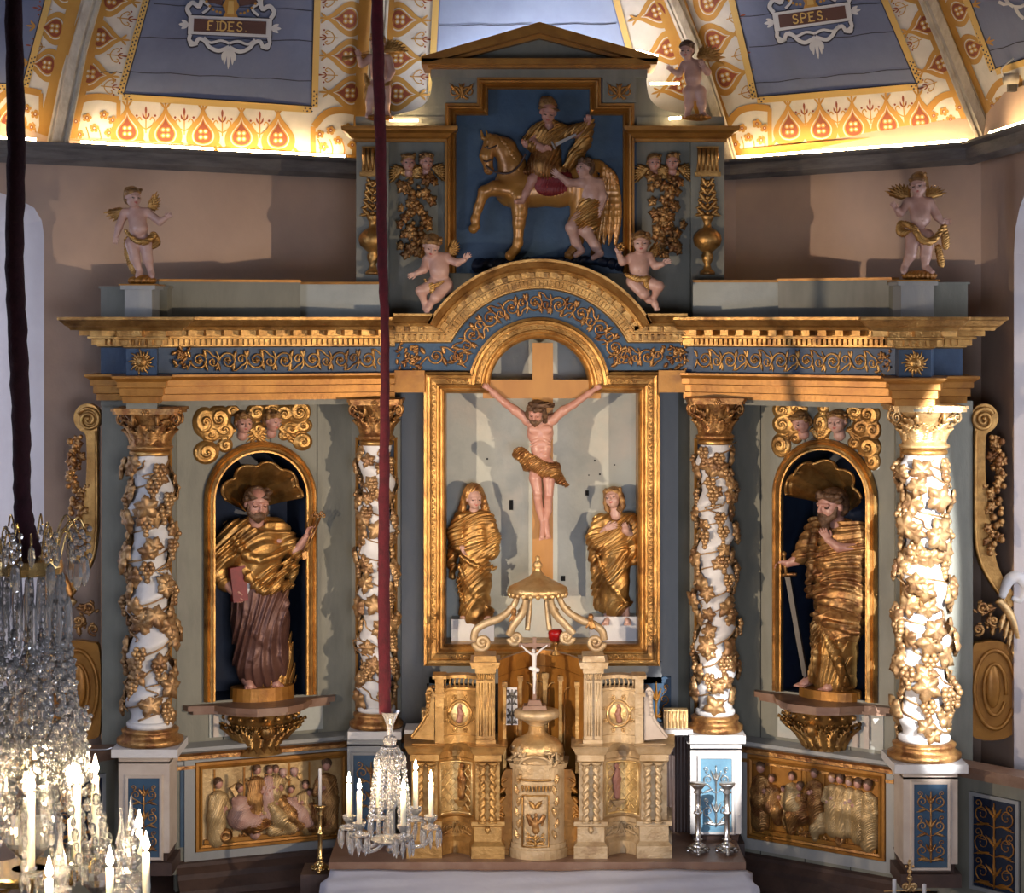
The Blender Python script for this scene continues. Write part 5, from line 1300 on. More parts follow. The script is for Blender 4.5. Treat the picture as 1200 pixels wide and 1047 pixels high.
putto('standing_angel', 'small winged child angel statue standing at left above the cornice, arm stretched right', fnp(-.80), (157, 232), 24, (38, 5, 0),
      ((147, 249), (172, 248)), (163, 268), ((156, 284), (170, 283)), ([(145, 251, 0), (140, 266, 2), (137, 277, 4), (135, 290, 5)], [(174, 250, 0), (188, 260, 4), (195, 256, 6), (203, 251, 8)]),
      ([(155, 286, 2), (159, 303, 5), (164, 318, 2), (163, 324, 9)], [(171, 286, 2), (174, 304, 4), (177, 318, 1), (180, 324, 8)]),
      (((148, 244), 150, 22, .42, -1), ((172, 243), -40, 17, .4, 1)), [([(148, 270, 8), (160, 282, 12), (172, 284, 12), (182, 276, 6)], [1.5, 2.5, 3, 3.5]), ([(180, 276, 4), (184, 284, 2), (178, 290, 3)], [4, 4, 2.5]), ([(148, 280, -4), (150, 298, -6), (156, 318, -6)], [3, 5, 4])], (150, 184, 323, 333), loc=(165, 333))
putto('standing_angel', 'small winged child angel statue standing at right above the cornice, wrapped in a gold sash', fnp(-1.10), (1075, 217), 26, (-30, 12, -8),
      ((1064, 237), (1089, 237)), (1078, 256), ((1069, 277), (1086, 277)), ([(1063, 239, 0), (1054, 250, 4), (1049, 246, 8), (1042, 236, 10)], [(1091, 240, 0), (1098, 254, 2), (1103, 261, 4), (1112, 260, 5)]),
      ([(1069, 280, 2), (1066, 299, 5), (1060, 313, 1), (1057, 319, 8)], [(1086, 281, 2), (1084, 300, 4), (1084, 312, 1), (1090, 319, 9)]),
      (((1064, 234), -140, 22, .42, 1), ((1088, 232), -35, 18, .4, -1)), [([(1058, 262, 4), (1068, 268, 12), (1078, 282, 13), (1092, 282, 11), (1104, 266, 6)], [3, 3.5, 4, 3.5, 2.5]), ([(1056, 262, -2), (1056, 272, 0), (1066, 274, 6)], [4, 5, 3]), ([(1105, 264, 4), (1107, 278, 3), (1108, 290, 2)], [3, 4.5, 3.5]), ([(1100, 290, -3), (1104, 310, -3)], [4, 4])], (1056, 1098, 317, 328), loc=(1078, 328))
putto('seated_angel', 'winged child angel sitting on the left slope of the gilded arch, beside the red rope', fnp(-.36), (506, 289), 25, (12, 28, 10),
      ((502, 303), (523, 301)), (515, 318), ((508, 333), (522, 333)), ([(500, 305, 0), (497, 316, 5), (488, 321, 10), (479, 324, 12)], [(524, 304, 0), (536, 308, 5), (544, 305, 8), (552, 297, 8)]),
      ([(507, 335, 4), (494, 341, 12), (498, 355, 6), (501, 366, 10)], [(523, 336, 4), (511, 349, 14), (505, 356, 8), (502, 362, 12)]),
      (((524, 297), -45, 17, .5, 1),), [([(498, 328, 8), (508, 336, 12), (520, 330, 12)], [1.2, 1.8, 1.2]), ([(506, 335, 13), (507, 343, 12)], [3.5, 2.5])], None, loc=(512, 356))
putto('seated_angel', 'child angel sitting on the right slope of the gilded arch with palm raised', fnp(-.36), (751, 285), 25, (-6, 8, 0),
      ((739, 302), (760, 300)), (749, 315), ((742, 330), (757, 330)), ([(737, 304, 0), (729, 307, 5), (725, 299, 9), (722, 290, 10)], [(762, 304, 0), (768, 312, 5), (776, 310, 9), (786, 305, 10)]),
      ([(742, 332, 4), (754, 345, 13), (757, 349, 8), (762, 353, 10)], [(757, 331, 4), (771, 336, 13), (765, 350, 7), (769, 362, 10)]),
      (((760, 298), -35, 15, .5, 1),), [([(733, 322, 8), (746, 328, 13), (760, 326, 12)], [2, 3, 2]), ([(756, 328, 13), (758, 340, 12)], [3.5, 2.5])], None, loc=(750, 354),
      held=lambda mb, fn: [mb.ball(fn(727 + 3 * math.cos(k), 290 + 3 * math.sin(k), 12), 2.6 * KP, 0, 7, 5) for k in range(6)])
def trumpet(mb, fn): mb.tube([fn(402, 70, 8), fn(415, 67, 8), fn(434, 61, 8)], [3.2 * KP, 1.2 * KP, .8 * KP], 8)
putto('attic_angel', 'child angel on top of the attic at left with a trumpet, behind the red rope', fnp(-.15), (443, 52), 22, (-20, 10, 0),
      ((434, 68), (454, 68)), (444, 86), ((437, 102), (450, 102)), ([(433, 70, 0), (424, 76, 4), (421, 68, 8), (419, 60, 8)], [(456, 71, 0), (459, 84, 2), (456, 92, 5), (455, 100, 5)]),
      ([(437, 105, 2), (434, 120, 3), (433, 132, 1), (431, 137, 7)], [(451, 105, 2), (452, 120, 3), (453, 132, 1), (456, 137, 7)]),
      (((450, 62), -25, 22, .42, -1), ((436, 64), 160, 14, .4, -1)), [([(434, 100, 6), (446, 106, 9), (458, 96, 4)], [2, 3, 2]), ([(428, 88, 3), (432, 104, 4), (428, 116, 2)], [2, 4, 2])], (428, 462, 135, 139), loc=(444, 139), held=trumpet)
putto('attic_angel', 'dark child angel on top of the attic at right, hand spread to the left', fnp(-.15), (804, 60), 22, (-20, 10, 0),
      ((802, 76), (821, 74)), (812, 92), ((807, 107), (820, 107)), ([(800, 79, 0), (795, 87, 4), (788, 84, 6), (779, 77, 7)], [(823, 77, 0), (829, 85, 3), (824, 80, 10), (820, 72, 12)]),
      ([(808, 109, 2), (807, 123, 3), (806, 133, 1), (804, 137, 7)], [(820, 109, 2), (822, 123, 3), (823, 133, 1), (827, 137, 7)]),
      (((820, 70), -25, 24, .42, -1),), None, (799, 834, 135, 139), loc=(814, 139), hairm=hairb, held=lambda mb, fn: mb.tube([fn(826, 68, 10), fn(848, 76, 8)], [1.2 * KP, 1.2 * KP], 6))

# ---------------------------------------------------------------- crucifix
fn = pfn(-.235); CR = thing('crucifix', 'large ochre cross with the crucified figure in the gilded arched frame', 'crucifix', P(635, 690, -.22))
mb = MB(); mb.prism([(624, 402), (648, 402), (648, 700), (624, 700)], fn, -8, 3); mb.prism([(566, 445), (704, 445), (704, 467), (566, 467)], fn, -6, 3.6); mb.obj('cross', [woodg], CR)
S = Sculpt(); H = Sculpt()
head(S, H, (628, 483, 19), 25, -12, 32, 6, .14, 'short', False, .12)
S.cap((631, 489, 13), (632, 498, 8), 5, 6, 2)
S.cap((618, 493, 8), (648, 492, 8), 6, 6, 3)
S.ell((633, 507, 9), (15.5, 16, 9.5), 0, 4); S.ell((634, 526, 9), (12, 14, 8), 0, 4); S.ell((635, 542, 9), (13.5, 9, 9), 0, 4)
for sx in (-1, 1):
    S.ell((633 + sx * 7.5, 503, 16.5), (6.5, 5, 3), sx * -10, 2)
    for k in range(3): S.cap((633 + sx * 3, 512 + k * 3.5, 17.2 - k * .4), (633 + sx * 12, 515 + k * 4, 13.5), .9, .8, 1.2)
S.ell((634, 520, 18), (5, 4.5, 2), 0, 2, 0, 's'); S.ell((634, 530, 17.5), (1.2, 1.2, 1.2), 0, 1, 0, 's')
S.chain([(617, 491, 8), (604, 481, 9), (592, 472, 9), (578, 460, 8), (573, 455, 8)], [5.6, 5.2, 4.2, 3.6, 2.6], 2.5); S.chain([(649, 490, 8), (660, 481, 9), (672, 474, 9), (690, 461, 8), (697, 456, 8)], [5.6, 5.2, 4.2, 3.6, 2.6], 2.5)
hand(S, (573, 456, 8), (-.75, -.55, .15), (.1, .1, 1), 11, .55, .15, -1); hand(S, (697, 457, 8), (.75, -.55, .15), (-.1, .1, 1), 11, .55, .15, 1)
S.chain([(628, 546, 9), (627, 560, 12), (630, 577, 14), (630, 583, 13), (632, 596, 9), (636, 613, 9)], [7.2, 7.2, 5, 4.8, 4.6, 2.9], 1); S.chain([(642, 547, 9), (643, 562, 12), (643, 579, 14), (642, 586, 12), (642, 598, 9), (639, 612, 8)], [7.2, 7, 5, 4.8, 4.6, 2.9], 1)
for a, b in (((636, 613, 10), (635, 628, 15)), ((640, 611, 9), (642, 627, 13))):
    S.chain([a, b], [3.2, 3], 1.5)
    for q in range(4): S.cap((b[0] - 2.4 + q * 1.6, b[1], b[2]), (b[0] - 2.6 + q * 1.7, b[1] + 3.4 - q * .4, b[2] + 1), .95, .8, .5)
BD = build_on(S, fn, 'body', FM, CR, .5); build_on(H, fn, 'hair', [hairb], CR, .5)
D = Sculpt()
D.chain([(618, 536, 13), (630, 545, 17), (646, 552, 15), (652, 556, 10)], [6, 8, 8, 6], 3, 0, .75, 3); D.chain([(619, 545, 8), (635, 551, 11), (650, 548, 8)], [7, 8, 7], 3)
D.chain([(620, 537, 14), (610, 529, 16), (606, 532, 14), (610, 538, 14), (618, 545, 14), (615, 550, 12)], [5, 5.5, 5, 3, 4, 2], 2, 0, None, 2); D.chain([(650, 553, 10), (656, 562, 9), (664, 568, 8)], [5, 5.5, 2.5], 2)
D.disp(folds(1.1, 5.5, 62, 2, 12)); build_on(D, fn, 'loincloth', [goldr], CR, .5)
mb = MB(); c = P(635, 478, -.34)
for k in range(3): mb.tube([c + np.array([.068 * math.cos(a), .06 * math.sin(a), .008 * math.sin(a * 3 + k * 2) + k * .004 + .012]) for a in np.linspace(0, 2 * PI, 24)], .006, 5)
mb.obj('crown_of_thorns', [hairb], CR)

# ---------------------------------------------------------------- robed statues
def robed(name, label, fn, loc, cat='statue'): return thing(name, label, cat, fn(loc[0], loc[1], 0))
# mourning woman, left
fn = pfn(-.085); t = robed('mourning_woman', 'gilded veiled woman figure standing left of the cross, hands low before her', fn, (555, 727))
S = Sculpt(); H = Sculpt(); head(S, None, (556, 584, 12), 24, 18, 4, 0)
S.cap((556, 592, 8), (555, 602, 6), 5, 5.5); S.chain([(555, 602, 4), (555, 650, 4), (552, 722, 2)], [6, 6, 4]); S.chain([(555, 610, 2), (535, 635, 4), (543, 641, 16)], [3, 3, 3]); S.chain([(555, 610, 2), (577, 640, 4), (553, 645, 16)], [3, 3, 3])
hand(S, (541, 639, 15), (.55, .8, .2), (.5, -.2, 1), 14, .35, .1, 1); hand(S, (556, 643, 15), (-.9, .25, .1), (0, .3, -1), 13, .4, .1, 1)
for a in ((544, 722, 8), (570, 723, 8)): S.ell(a, (5.5, 3.2, 7), 0, 2)
build_on(S, fn, 'body', FMP, t, .6)
H.ell((555, 579, 7), (12.5, 14, 11), 0, 2); H.chain([(545, 582, 6), (542, 596, 3), (539, 606, 2)], [4.5, 4.5, 4], 2); H.chain([(566, 582, 6), (568, 594, 3), (572, 604, 2)], [4, 4.5, 4], 2); H.ell((558, 585, 20), (7.8, 10, 10), 0, 1.5, 0, 's'); H.disp(folds(.5, 6, 20, 2, 14)); build_on(H, fn, 'veil', [goldr], t, .6)
D = Sculpt()
D.cap((543, 608, 4), (568, 606, 4), 8.5, 8.5, 4); D.chain([(556, 612, 5), (556, 640, 6), (557, 680, 6), (556, 716, 5)], [15, 17, 18.5, 18], 6, 0, .8)
D.chain([(540, 607, 4), (533, 625, 6), (536, 638, 10)], [8.5, 9, 8], 3); D.chain([(572, 608, 4), (579, 630, 6), (576, 646, 9), (562, 648, 13)], [8, 8, 9, 6], 3); D.chain([(532, 634, 4), (530, 655, 3), (530, 676, 2)], [7, 6, 4], 3)
D.cap((545, 720, 4), (572, 720, 4), 5.5, 5.5, 5); D.chain([(538, 660, 14), (552, 690, 19), (578, 716, 12)], [2.2, 3, 2.5], 2, 0, None, 4); D.chain([(540, 650, 16), (560, 662, 21), (580, 664, 12)], [2, 3, 2.5], 2, 0, None, 4); D.chain([(536, 675, 12), (542, 700, 17), (552, 722, 12)], [1.8, 2.5, 2], 2, 0, None, 4)
D.disp(folds(1.2, 15, 38, 7, 22, .4, (500, 620, 645, 740, 14))); D.disp(folds(.8, 11, 70, 5, 15, 1.4, (500, 620, 595, 652, 8))); build_on(D, fn, 'robe', [gold], t, .7)
# young man, right
t = robed('mourning_young_man', 'gilded robed youth standing right of the cross, hands laid on his chest', fn, (722, 727))
S = Sculpt(); H = Sculpt(); head(S, H, (718, 583, 10), 25, -24, -14, -12, 0, 'short', False, .15)
S.cap((720, 592, 6), (721, 604, 5), 5.5, 6.5); S.chain([(721, 604, 4), (721, 650, 4), (722, 715, 2)], [6, 6, 4]); S.chain([(715, 612, 2), (700, 630, 6), (711, 617, 15)], [3, 4, 3.6]); S.chain([(725, 612, 2), (743, 628, 6), (732, 620, 15)], [3, 5, 4.5])
hand(S, (710, 618, 17), (.85, -.35, .1), (0, .2, -1), 15, .15, .14, -1); hand(S, (735, 622, 16), (-.45, -.85, .1), (-.3, 0, -1), 13, .2, .12, 1)
for x in (712, 733):
    S.chain([(x, 712, 4), (x, 722, 6), (x - 2 + (x > 720) * 4, 727, 14)], [4.6, 4.6, 3.6], 3)
    for q in range(4): S.cap((x - 6 + q * 2.1 + (x > 720) * 5, 728, 15), (x - 7 + q * 2.3 + (x > 720) * 5, 730, 18.5), 1.2, 1, .6)
build_on(S, fn, 'body', FMP, t, .6); build_on(H, fn, 'hair', [hairg], t, .6)
D = Sculpt(); D.cap((705, 610, 3), (738, 608, 3), 8, 8, 3); D.chain([(721, 618, 4), (720, 645, 6), (719, 680, 6), (719, 708, 4)], [16, 18, 18, 16.5], 6, 0, .8)
D.ell((721, 600, 12), (7.5, 9, 8), 0, 2, 0, 's')
D.chain([(702, 610, 3), (696, 630, 6), (700, 636, 10), (711, 623, 12)], [8, 9.5, 8, 5], 3); D.chain([(741, 610, 3), (746, 624, 6), (740, 632, 10)], [8, 8, 7], 3); D.chain([(694, 634, 5), (696, 655, 4), (700, 690, 2), (705, 708, 2)], [7, 6, 6, 5], 3)
D.chain([(742, 632, 6), (740, 655, 8), (732, 660, 13), (712, 640, 16)], [8, 7.5, 6, 3], 3); D.chain([(700, 650, 14), (712, 680, 19), (734, 706, 14)], [2, 3, 2.5], 2, 0, None, 4); D.cap((706, 710, 3), (736, 706, 3), 5.5, 5, 5); D.cap((698, 690, 2), (700, 712, 2), 5, 4.5, 3)
D.disp(folds(1.2, 15, 32, 7, 22, 1.1, (680, 760, 640, 730, 12))); D.disp(folds(.9, 11, 55, 5, 15, .4, (680, 760, 598, 650, 8))); build_on(D, fn, 'robe', [gold], t, .7)

# saint with keys (left niche)
fn = WL.flat(305, 700); F0 = lambda u, v, h: fn(u, v, h - 14)
t = thing('saint_with_keys', 'bearded gilded saint statue in the left niche, raising keys and holding a book', 'statue', F0(308, 821, 0))
S = Sculpt(); H = Sculpt(); head(S, H, (302, 591, 10), 36, 6, 12, 2, .10)
S.cap((302, 604, 5), (303, 618, 2), 8.5, 10, 3); S.chain([(303, 616, 0), (305, 700, 0), (306, 800, 0)], [9, 9, 5])
S.chain([(303, 625, 0), (262, 655, 2), (262, 676, 6), (272, 691, 14)], [6, 6, 6, 4.6], 3); S.chain([(303, 625, 0), (338, 640, 8), (347, 648, 16), (357, 630, 26)], [6, 7, 5.6, 4.4], 3)
hand(S, (272, 691, 15), (.5, .85, .25), (.8, -.3, -.6), 20, .35, .12, -1); hand(S, (357, 631, 26), (.25, -1, .1), (.4, 0, 1), 18, .75, .1, -1)
for x, y in ((293, 797), (322, 797)):
    S.chain([(x, y - 16, 2), (x - 1, y, 6), (x - 1 + (x > 300) * 2, y + 6, 17)], [6.5, 6.5, 5], 4)
    for q in range(5): S.cap((x - 6 + q * 2.6 + (x > 300) * 3, y + 7, 17), (x - 7 + q * 3. + (x > 300) * 3, y + 8.5, 23 - abs(q - 1) * .8), 1.7, 1.4, .8)
build_on(S, F0, 'body', FM, t, .65)
H2 = Sculpt(); H2.p = [q for q in H.p]; H2.ell((302, 574, 21), (9, 8.5, 9), 0, 3, 0, 's'); build_on(H2, F0, 'hair', [hairb], t, .65)
D = Sculpt()     # gold mantle
D.cap((281, 624, 0), (326, 622, 0), 14, 13, 6); D.chain([(303, 630, 2), (303, 655, 4), (306, 690, 4)], [25, 29, 24], 8, 0, .75)
D.chain([(276, 624, 0), (262, 650, 3), (258, 672, 4), (268, 688, 8)], [13, 14, 11, 7], 5); D.chain([(330, 624, 0), (341, 640, 6), (349, 650, 14)], [13, 12, 9.5], 4); D.chain([(342, 645, 0), (346, 668, 0), (344, 690, -2)], [8, 9, 5], 4)
D.chain([(275, 630, 14), (290, 652, 24), (320, 652, 22), (340, 640, 14)], [4, 5, 5, 4], 3, 0, None, 4); D.chain([(282, 665, 18), (305, 690, 24), (336, 686, 14)], [4, 6, 6], 4, 0, None, 4); D.chain([(300, 700, 18), (322, 684, 22), (338, 660, 14)], [4, 5, 4], 3, 0, None, 4)
D.ell((303, 610, 14), (10, 10, 12), 0, 3, 0, 's'); D.ell((356, 640, 14), (7, 9, 12), 30, 2, 0, 's')
D.disp(folds(1.5, 19, 58, 9, 30, .3)); build_on(D, F0, 'mantle', [gold], t, .8)
D = Sculpt(); D.chain([(306, 700, 4), (308, 735, 5), (309, 775, 4), (312, 788, 2)], [31, 33, 31, 28], 8, 0, .7); D.chain([(284, 700, 14), (296, 740, 25), (330, 775, 20)], [4, 5, 3], 3, 0, None, 4); D.chain([(336, 690, 10), (326, 730, 22), (292, 772, 22)], [5, 5, 3], 3, 0, None, 4)
D.disp(folds(1.7, 19, 16, 10, 36, 1.2)); build_on(D, F0, 'brown_skirt', [brownr], t, .8)
D = Sculpt(); D.chain([(312, 770, 2), (318, 796, 2)], [27, 28], 5, 0, .6); D.cap((338, 750, 0), (342, 800, 0), 8, 8, 5); D.disp(folds(2., 9, 8, 4, 26, .2)); D.cap((240, 815, 0), (380, 815, 0), 10, 10, 1, 0, 's'); build_on(D, F0, 'under_robe', [gold], t, .8)
mb = MB(); q = lambda x, y, h: F0(x, y, h)
mb.prism([(268, 664), (286, 661), (289, 702), (272, 704)], F0, 9, 22, 0); mb.prism([(286, 661.5), (289.5, 662), (291.5, 701), (289, 701.5)], F0, 10, 21, 1); mb.obj('book', [redp, white], t)
mb = MB(); a, b = np.array([352., 650.]), np.array([369., 607.])
for k in (-1, 1):
    mb.tube([q(a[0] + k * 1.5, a[1], 32), q(b[0] + k * 2, b[1], 32)], 1.3 * KP, 6)
    for dx, dy in ((0, -3.5), (-2.5, -.5), (2.5, -.5)): mb.tube([q(b[0] + k * 3 + dx + 2. * math.cos(w_), b[1] - 1 + dy + 2. * math.sin(w_), 32 + k) for w_ in np.linspace(0, 2 * PI, 10)], .8 * KP, 5)
mb.prism([(349, 648), (354, 646), (356, 655), (350, 656)], F0, 30, 34); mb.obj('keys', [goldr], t)
mb = MB(); k_ = KP; mb.add(*(lambda v: (v, [(i, (i + 1) % 24, 24 + (i + 1) % 24, 24 + i) for i in range(24)] + [tuple(range(24, 48)), tuple(range(24))[::-1]]))([F0(309 + 38 * math.cos(a), 822, 8 + 22 * math.sin(a)) for a in np.linspace(0, 2 * PI, 25)[:-1]] + [F0(309 + 37 * math.cos(a), 805, 8 + 22 * math.sin(a)) for a in np.linspace(0, 2 * PI, 25)[:-1]]))
mb.obj('oval_base', [goldd], t)

# bearded saint with sword (right niche)
fn = WR.flat(968, 700); F1 = lambda u, v, h: fn(u, v, h - 14)
t = thing('saint_with_sword', 'dark-bearded gilded saint statue in the right niche, resting his hand on a sword', 'statue', F1(970, 825, 0))
S = Sculpt(); H = Sculpt(); head(S, H, (973, 593, 12), 38, -24, 8, 2, .38)
S.cap((974, 606, 4), (976, 620, 0), 8.5, 10, 3); S.chain([(976, 618, 0), (978, 700, 0), (972, 800, 0)], [9, 9, 5])
S.chain([(970, 625, 0), (945, 640, 6), (932, 660, 12), (924, 664, 16)], [6, 7, 5.6, 4.6], 3); S.chain([(985, 625, 0), (1003, 642, 6), (985, 640, 18), (975, 632, 22)], [6, 8, 5.6, 4.4], 3)
hand(S, (926, 663, 16), (-1, .15, .1), (0, .8, .6), 20, .7, .1, 1); hand(S, (975, 632, 23), (-.45, -.85, .1), (-.5, 0, -1), 18, .35, .14, 1)
for x, y in ((948, 798), (976, 800)):
    S.chain([(x + 4, y - 14, 2), (x, y, 6), (x - 5, y + 6, 16)], [6.5, 6.5, 5], 4)
    for q in range(5): S.cap((x - 11 + q * 2.5, y + 7, 17), (x - 13 + q * 2.8, y + 8.5, 22), 1.7, 1.4, .8)
build_on(S, F1, 'body', FM, t, .65); build_on(H, F1, 'hair', [hairb], t, .65)
D = Sculpt(); D.cap((957, 622, 0), (996, 624, 0), 11, 14, 6); D.chain([(978, 635, 2), (980, 665, 3), (981, 700, 3), (978, 735, 2)], [25, 28, 30, 27], 8, 0, .75)
D.chain([(952, 616, 6), (945, 640, 8), (938, 654, 11)], [9, 12, 10], 4); D.chain([(1000, 626, 0), (1007, 642, 5), (992, 648, 16)], [12, 10, 7], 4); D.chain([(956, 612, 12), (954, 650, 20), (948, 700, 14)], [4, 5, 4], 3, 0, None, 4)
for y0, y1, w in ((655, 662, 27), (675, 686, 30), (698, 712, 30), (722, 738, 27)): D.chain([(952, y1 - 16, 12), (975, y0 + 6, w - 3), (1004, y1, 14)], [3, 5, 3.5], 3, 0, None, 4)
D.ell((975, 612, 18), (9, 10, 10), 0, 3, 0, 's'); D.disp(folds(1.5, 18, 66, 9, 34, .6)); build_on(D, F1, 'mantle', [goldr], t, .8)
D = Sculpt(); D.chain([(974, 735, 3), (973, 765, 3), (972, 796, 2)], [25, 24, 25], 6, 0, .65); D.chain([(954, 735, 12), (960, 765, 20), (952, 798, 14)], [5, 5, 5], 3, 0, None, 4); D.chain([(966, 740, 16), (985, 770, 22), (990, 798, 14)], [4, 5, 4], 3, 0, None, 4)
D.disp(folds(2., 10, 12, 5, 28, .2)); D.cap((900, 818, 0), (1040, 818, 0), 12, 12, 1, 0, 's'); build_on(D, F1, 'under_robe', [gold], t, .8)
mb = MB(); mb.prism([(921, 680), (927, 679), (947, 793), (945, 797), (942, 794)], F1, 14, 18, 0); mb.tube([F1(912, 680, 16), F1(923, 677, 16), F1(934, 676, 16)], 2.0 * KP, 7, 1); mb.tube([F1(922, 678, 16), F1(920, 662, 16), F1(919, 655, 16)], 2.2 * KP, 7, 1); mb.ball(F1(919, 653, 16), 3.4 * KP, 1, 8, 6); mb.obj('sword', [iron, goldr], t)
mb = MB(); mb.add([F1(970 + 36 * math.cos(a), 826, 8 + 22 * math.sin(a)) for a in np.linspace(0, 2 * PI, 25)[:-1]] + [F1(970 + 35 * math.cos(a), 808, 8 + 22 * math.sin(a)) for a in np.linspace(0, 2 * PI, 25)[:-1]], [(i, (i + 1) % 24, 24 + (i + 1) % 24, 24 + i) for i in range(24)] + [tuple(range(24, 48)), tuple(range(24))[::-1]])
mb.obj('oval_base', [goldd], t)

# ---------------------------------------------------------------- horseman relief
YH = -.0; fn = pfn(YH)
gh = mat('glossy_ochre_horse', (.52, .25, .055), .32, .3, (.40, .17, .04), 6, (.4, .7), .1, 40, coat=.3)
t = thing('horse', 'ochre carved horse stepping left in the blue attic panel, one foreleg raised', 'horse', fn(640, 300, 0))
S = Sculpt()
S.chain([(601, 222, 4), (625, 222, 5), (655, 222, 5), (682, 214, 4)], [22, 20, 20, 21], 8, 0, .75)
S.chain([(600, 214, 6), (600, 195, 8), (592, 176, 9), (580, 168, 10)], [19, 15, 12.5, 9.5], 7, 0, .8); S.chain([(576, 168, 12), (570, 184, 14), (573, 199, 14)], [9.5, 7.5, 5.2], 4); S.ell((573, 201, 15), (5.8, 5, 5.5), 0, 2)
for x in (566, 572): S.cap((x, 163, 14), (x - 2, 154, 13), 2.4, .8, 1.5)
S.ell((571, 203, 19), (2.6, .8, 2), 0, .8, 0, 's'); S.ell((568, 199, 18.5), (1.1, 1.2, 1.5), 0, .8, 0, 's'); S.ell((571.5, 174, 20), (1.8, 1.5, 1.8), 0, .6, 1)
S.chain([(596, 224, 14), (580, 222, 18), (568, 226, 18), (561, 244, 16), (557, 258, 15), (558, 266, 15)], [11, 8.5, 6.8, 5, 4.6, 5], 4); S.cap((557, 266, 15), (555, 269, 16), 5, 5.6, 2)
S.chain([(608, 232, 12), (609, 250, 13), (608, 262, 13), (607, 285, 12), (604, 293, 12)], [13, 8.5, 7, 5.3, 5.4], 4); S.chain([(604, 293, 12), (598, 300, 13)], [5.4, 6.2], 2)
S.chain([(684, 222, 8), (682, 244, 9), (674, 262, 8), (678, 282, 7), (672, 294, 8), (667, 299, 9)], [18, 13, 8, 5.2, 5, 6], 5); S.chain([(690, 220, 0), (697, 245, 0), (690, 264, 0), (700, 284, 0), (697, 298, 1)], [16, 11, 6.5, 5, 5.5], 4)
build_on(S, fn, 'body', [gh, darkp], t, .7)
D = Sculpt()
for k in range(7): D.chain([(583 + k * 3.2, 162 + k * k * .55, 12), (592 + k * 2.6, 170 + k * 4, 17), (596 + k * 1.6, 180 + k * 5, 17)], [2.6, 3, 1.4], 1.2, 0, None, 3)
D.chain([(574, 160, 16), (572, 167, 19), (572, 173, 20)], [2.4, 2, 1], 1); build_on(D, fn, 'mane', [gh], t, .6)
D = Sculpt()
for k in range(9):
    x = 692 + k * 3.4; D.chain([(694 + k * .8, 190 + k * 1.2, 4), (706 + k * 1.4, 196 + k, 8 + 2 * math.sin(k * 2)), (x + 10 - k * .7, 225, 8), (x + 6, 255, 8 + 1.5 * math.cos(k * 2.4)), (x + 2 + (k % 2) * 2, 284 + (k % 3) * 2, 7)], [3.2, 3.4, 3, 3, 1.2], 1.1, 0, None, 4)
build_on(D, fn, 'tail', [gh], t, .7)
mb = MB(); mb.tube(cr([fn(570, 196, 20), fn(580, 203, 23), fn(596, 205, 26), fn(608, 196, 24), fn(616, 182, 22)], 5), 1.3 * KP, 6); mb.tube(cr([fn(567, 190, 20), fn(571, 191, 22), fn(578, 188, 20)], 4), 1.1 * KP, 6); mb.tube(cr([fn(568, 174, 19), fn(574, 176, 22), fn(582, 172, 19)], 4), 1. * KP, 6)
mb.obj('bridle', [darkw], t)
D = Sculpt(); D.chain([(630, 212, 10), (662, 212, 10)], [13, 12], 4, 0, 1.1); D.ell((645, 222, 16), (23, 10, 9), 0, 3); D.cap((608, 205, 10), (612, 232, 12), 4, 3, 3); D.disp(folds(.5, 6, 10, 2, 12)); build_on(D, fn, 'saddle_cloth', [redp], t, .8)
t = thing('rider', 'capped rider in gilded cloak seated on the carved horse, sword drawn across', 'rider figure', fn(640, 236, 14))
S = Sculpt(); H = Sculpt(); head(S, None, (642, 134, 20), 25, 4, 24, 6)
S.cap((642, 144, 12), (643, 152, 9), 5.5, 6, 2); S.chain([(642, 152, 8), (640, 178, 9), (632, 200, 12)], [8, 9, 7]); S.chain([(630, 155, 8), (622, 168, 14), (636, 176, 22)], [6, 5.5, 4.6], 3); S.chain([(655, 155, 8), (676, 158, 12), (688, 146, 14)], [6, 5, 4.2], 3)
hand(S, (637, 176, 23), (.9, -.1, .2), (0, .6, .8), 12, .7, .1, 1); hand(S, (688, 147, 15), (.2, -1, .1), (-.3, 0, 1), 13, .5, .12, 1); hand(S, (616, 172, 18), (-.5, -.6, .2), (0, .3, 1), 10, .6, .12, -1); S.chain([(632, 160, 6), (624, 172, 12), (617, 172, 17)], [5, 4, 3.2], 2)
S.chain([(632, 200, 14), (624, 212, 20), (616, 228, 22), (612, 236, 22)], [7, 5.6, 4, 3.6], 3); S.cap((611, 237, 22), (605, 238, 26), 3.6, 3, 2)
build_on(S, fn, 'body', FM, t, .6)
H.ell((642, 125, 17), (11, 7, 11), 6, 2); H.ell((641, 120, 17), (9, 6, 9), 6, 2); H.ell((643, 130, 17), (13, 2.2, 13), 6, 1); build_on(H, fn, 'cap', [hairg], t, .6)
D = Sculpt(); D.cap((630, 156, 7), (657, 154, 7), 9, 9, 4); D.chain([(643, 158, 9), (640, 178, 10)], [17, 14], 5, 0, .75); D.chain([(626, 158, 8), (620, 168, 12), (625, 174, 18)], [8, 7.5, 6], 3); D.chain([(658, 158, 8), (676, 154, 12), (686, 148, 14)], [8, 7, 5], 3)
D.chain([(688, 150, 12), (684, 168, 12), (674, 184, 14), (664, 196, 14)], [5, 8, 8, 5], 4); D.chain([(694, 142, 10), (690, 165, 10), (680, 182, 10)], [2.5, 3.5, 3], 2); D.ell((644, 149, 18), (6, 6, 6), 0, 2, 0, 's'); D.disp(folds(1.3, 8, 40, 4, 20, .7)); build_on(D, fn, 'cloak', [gold], t, .7)
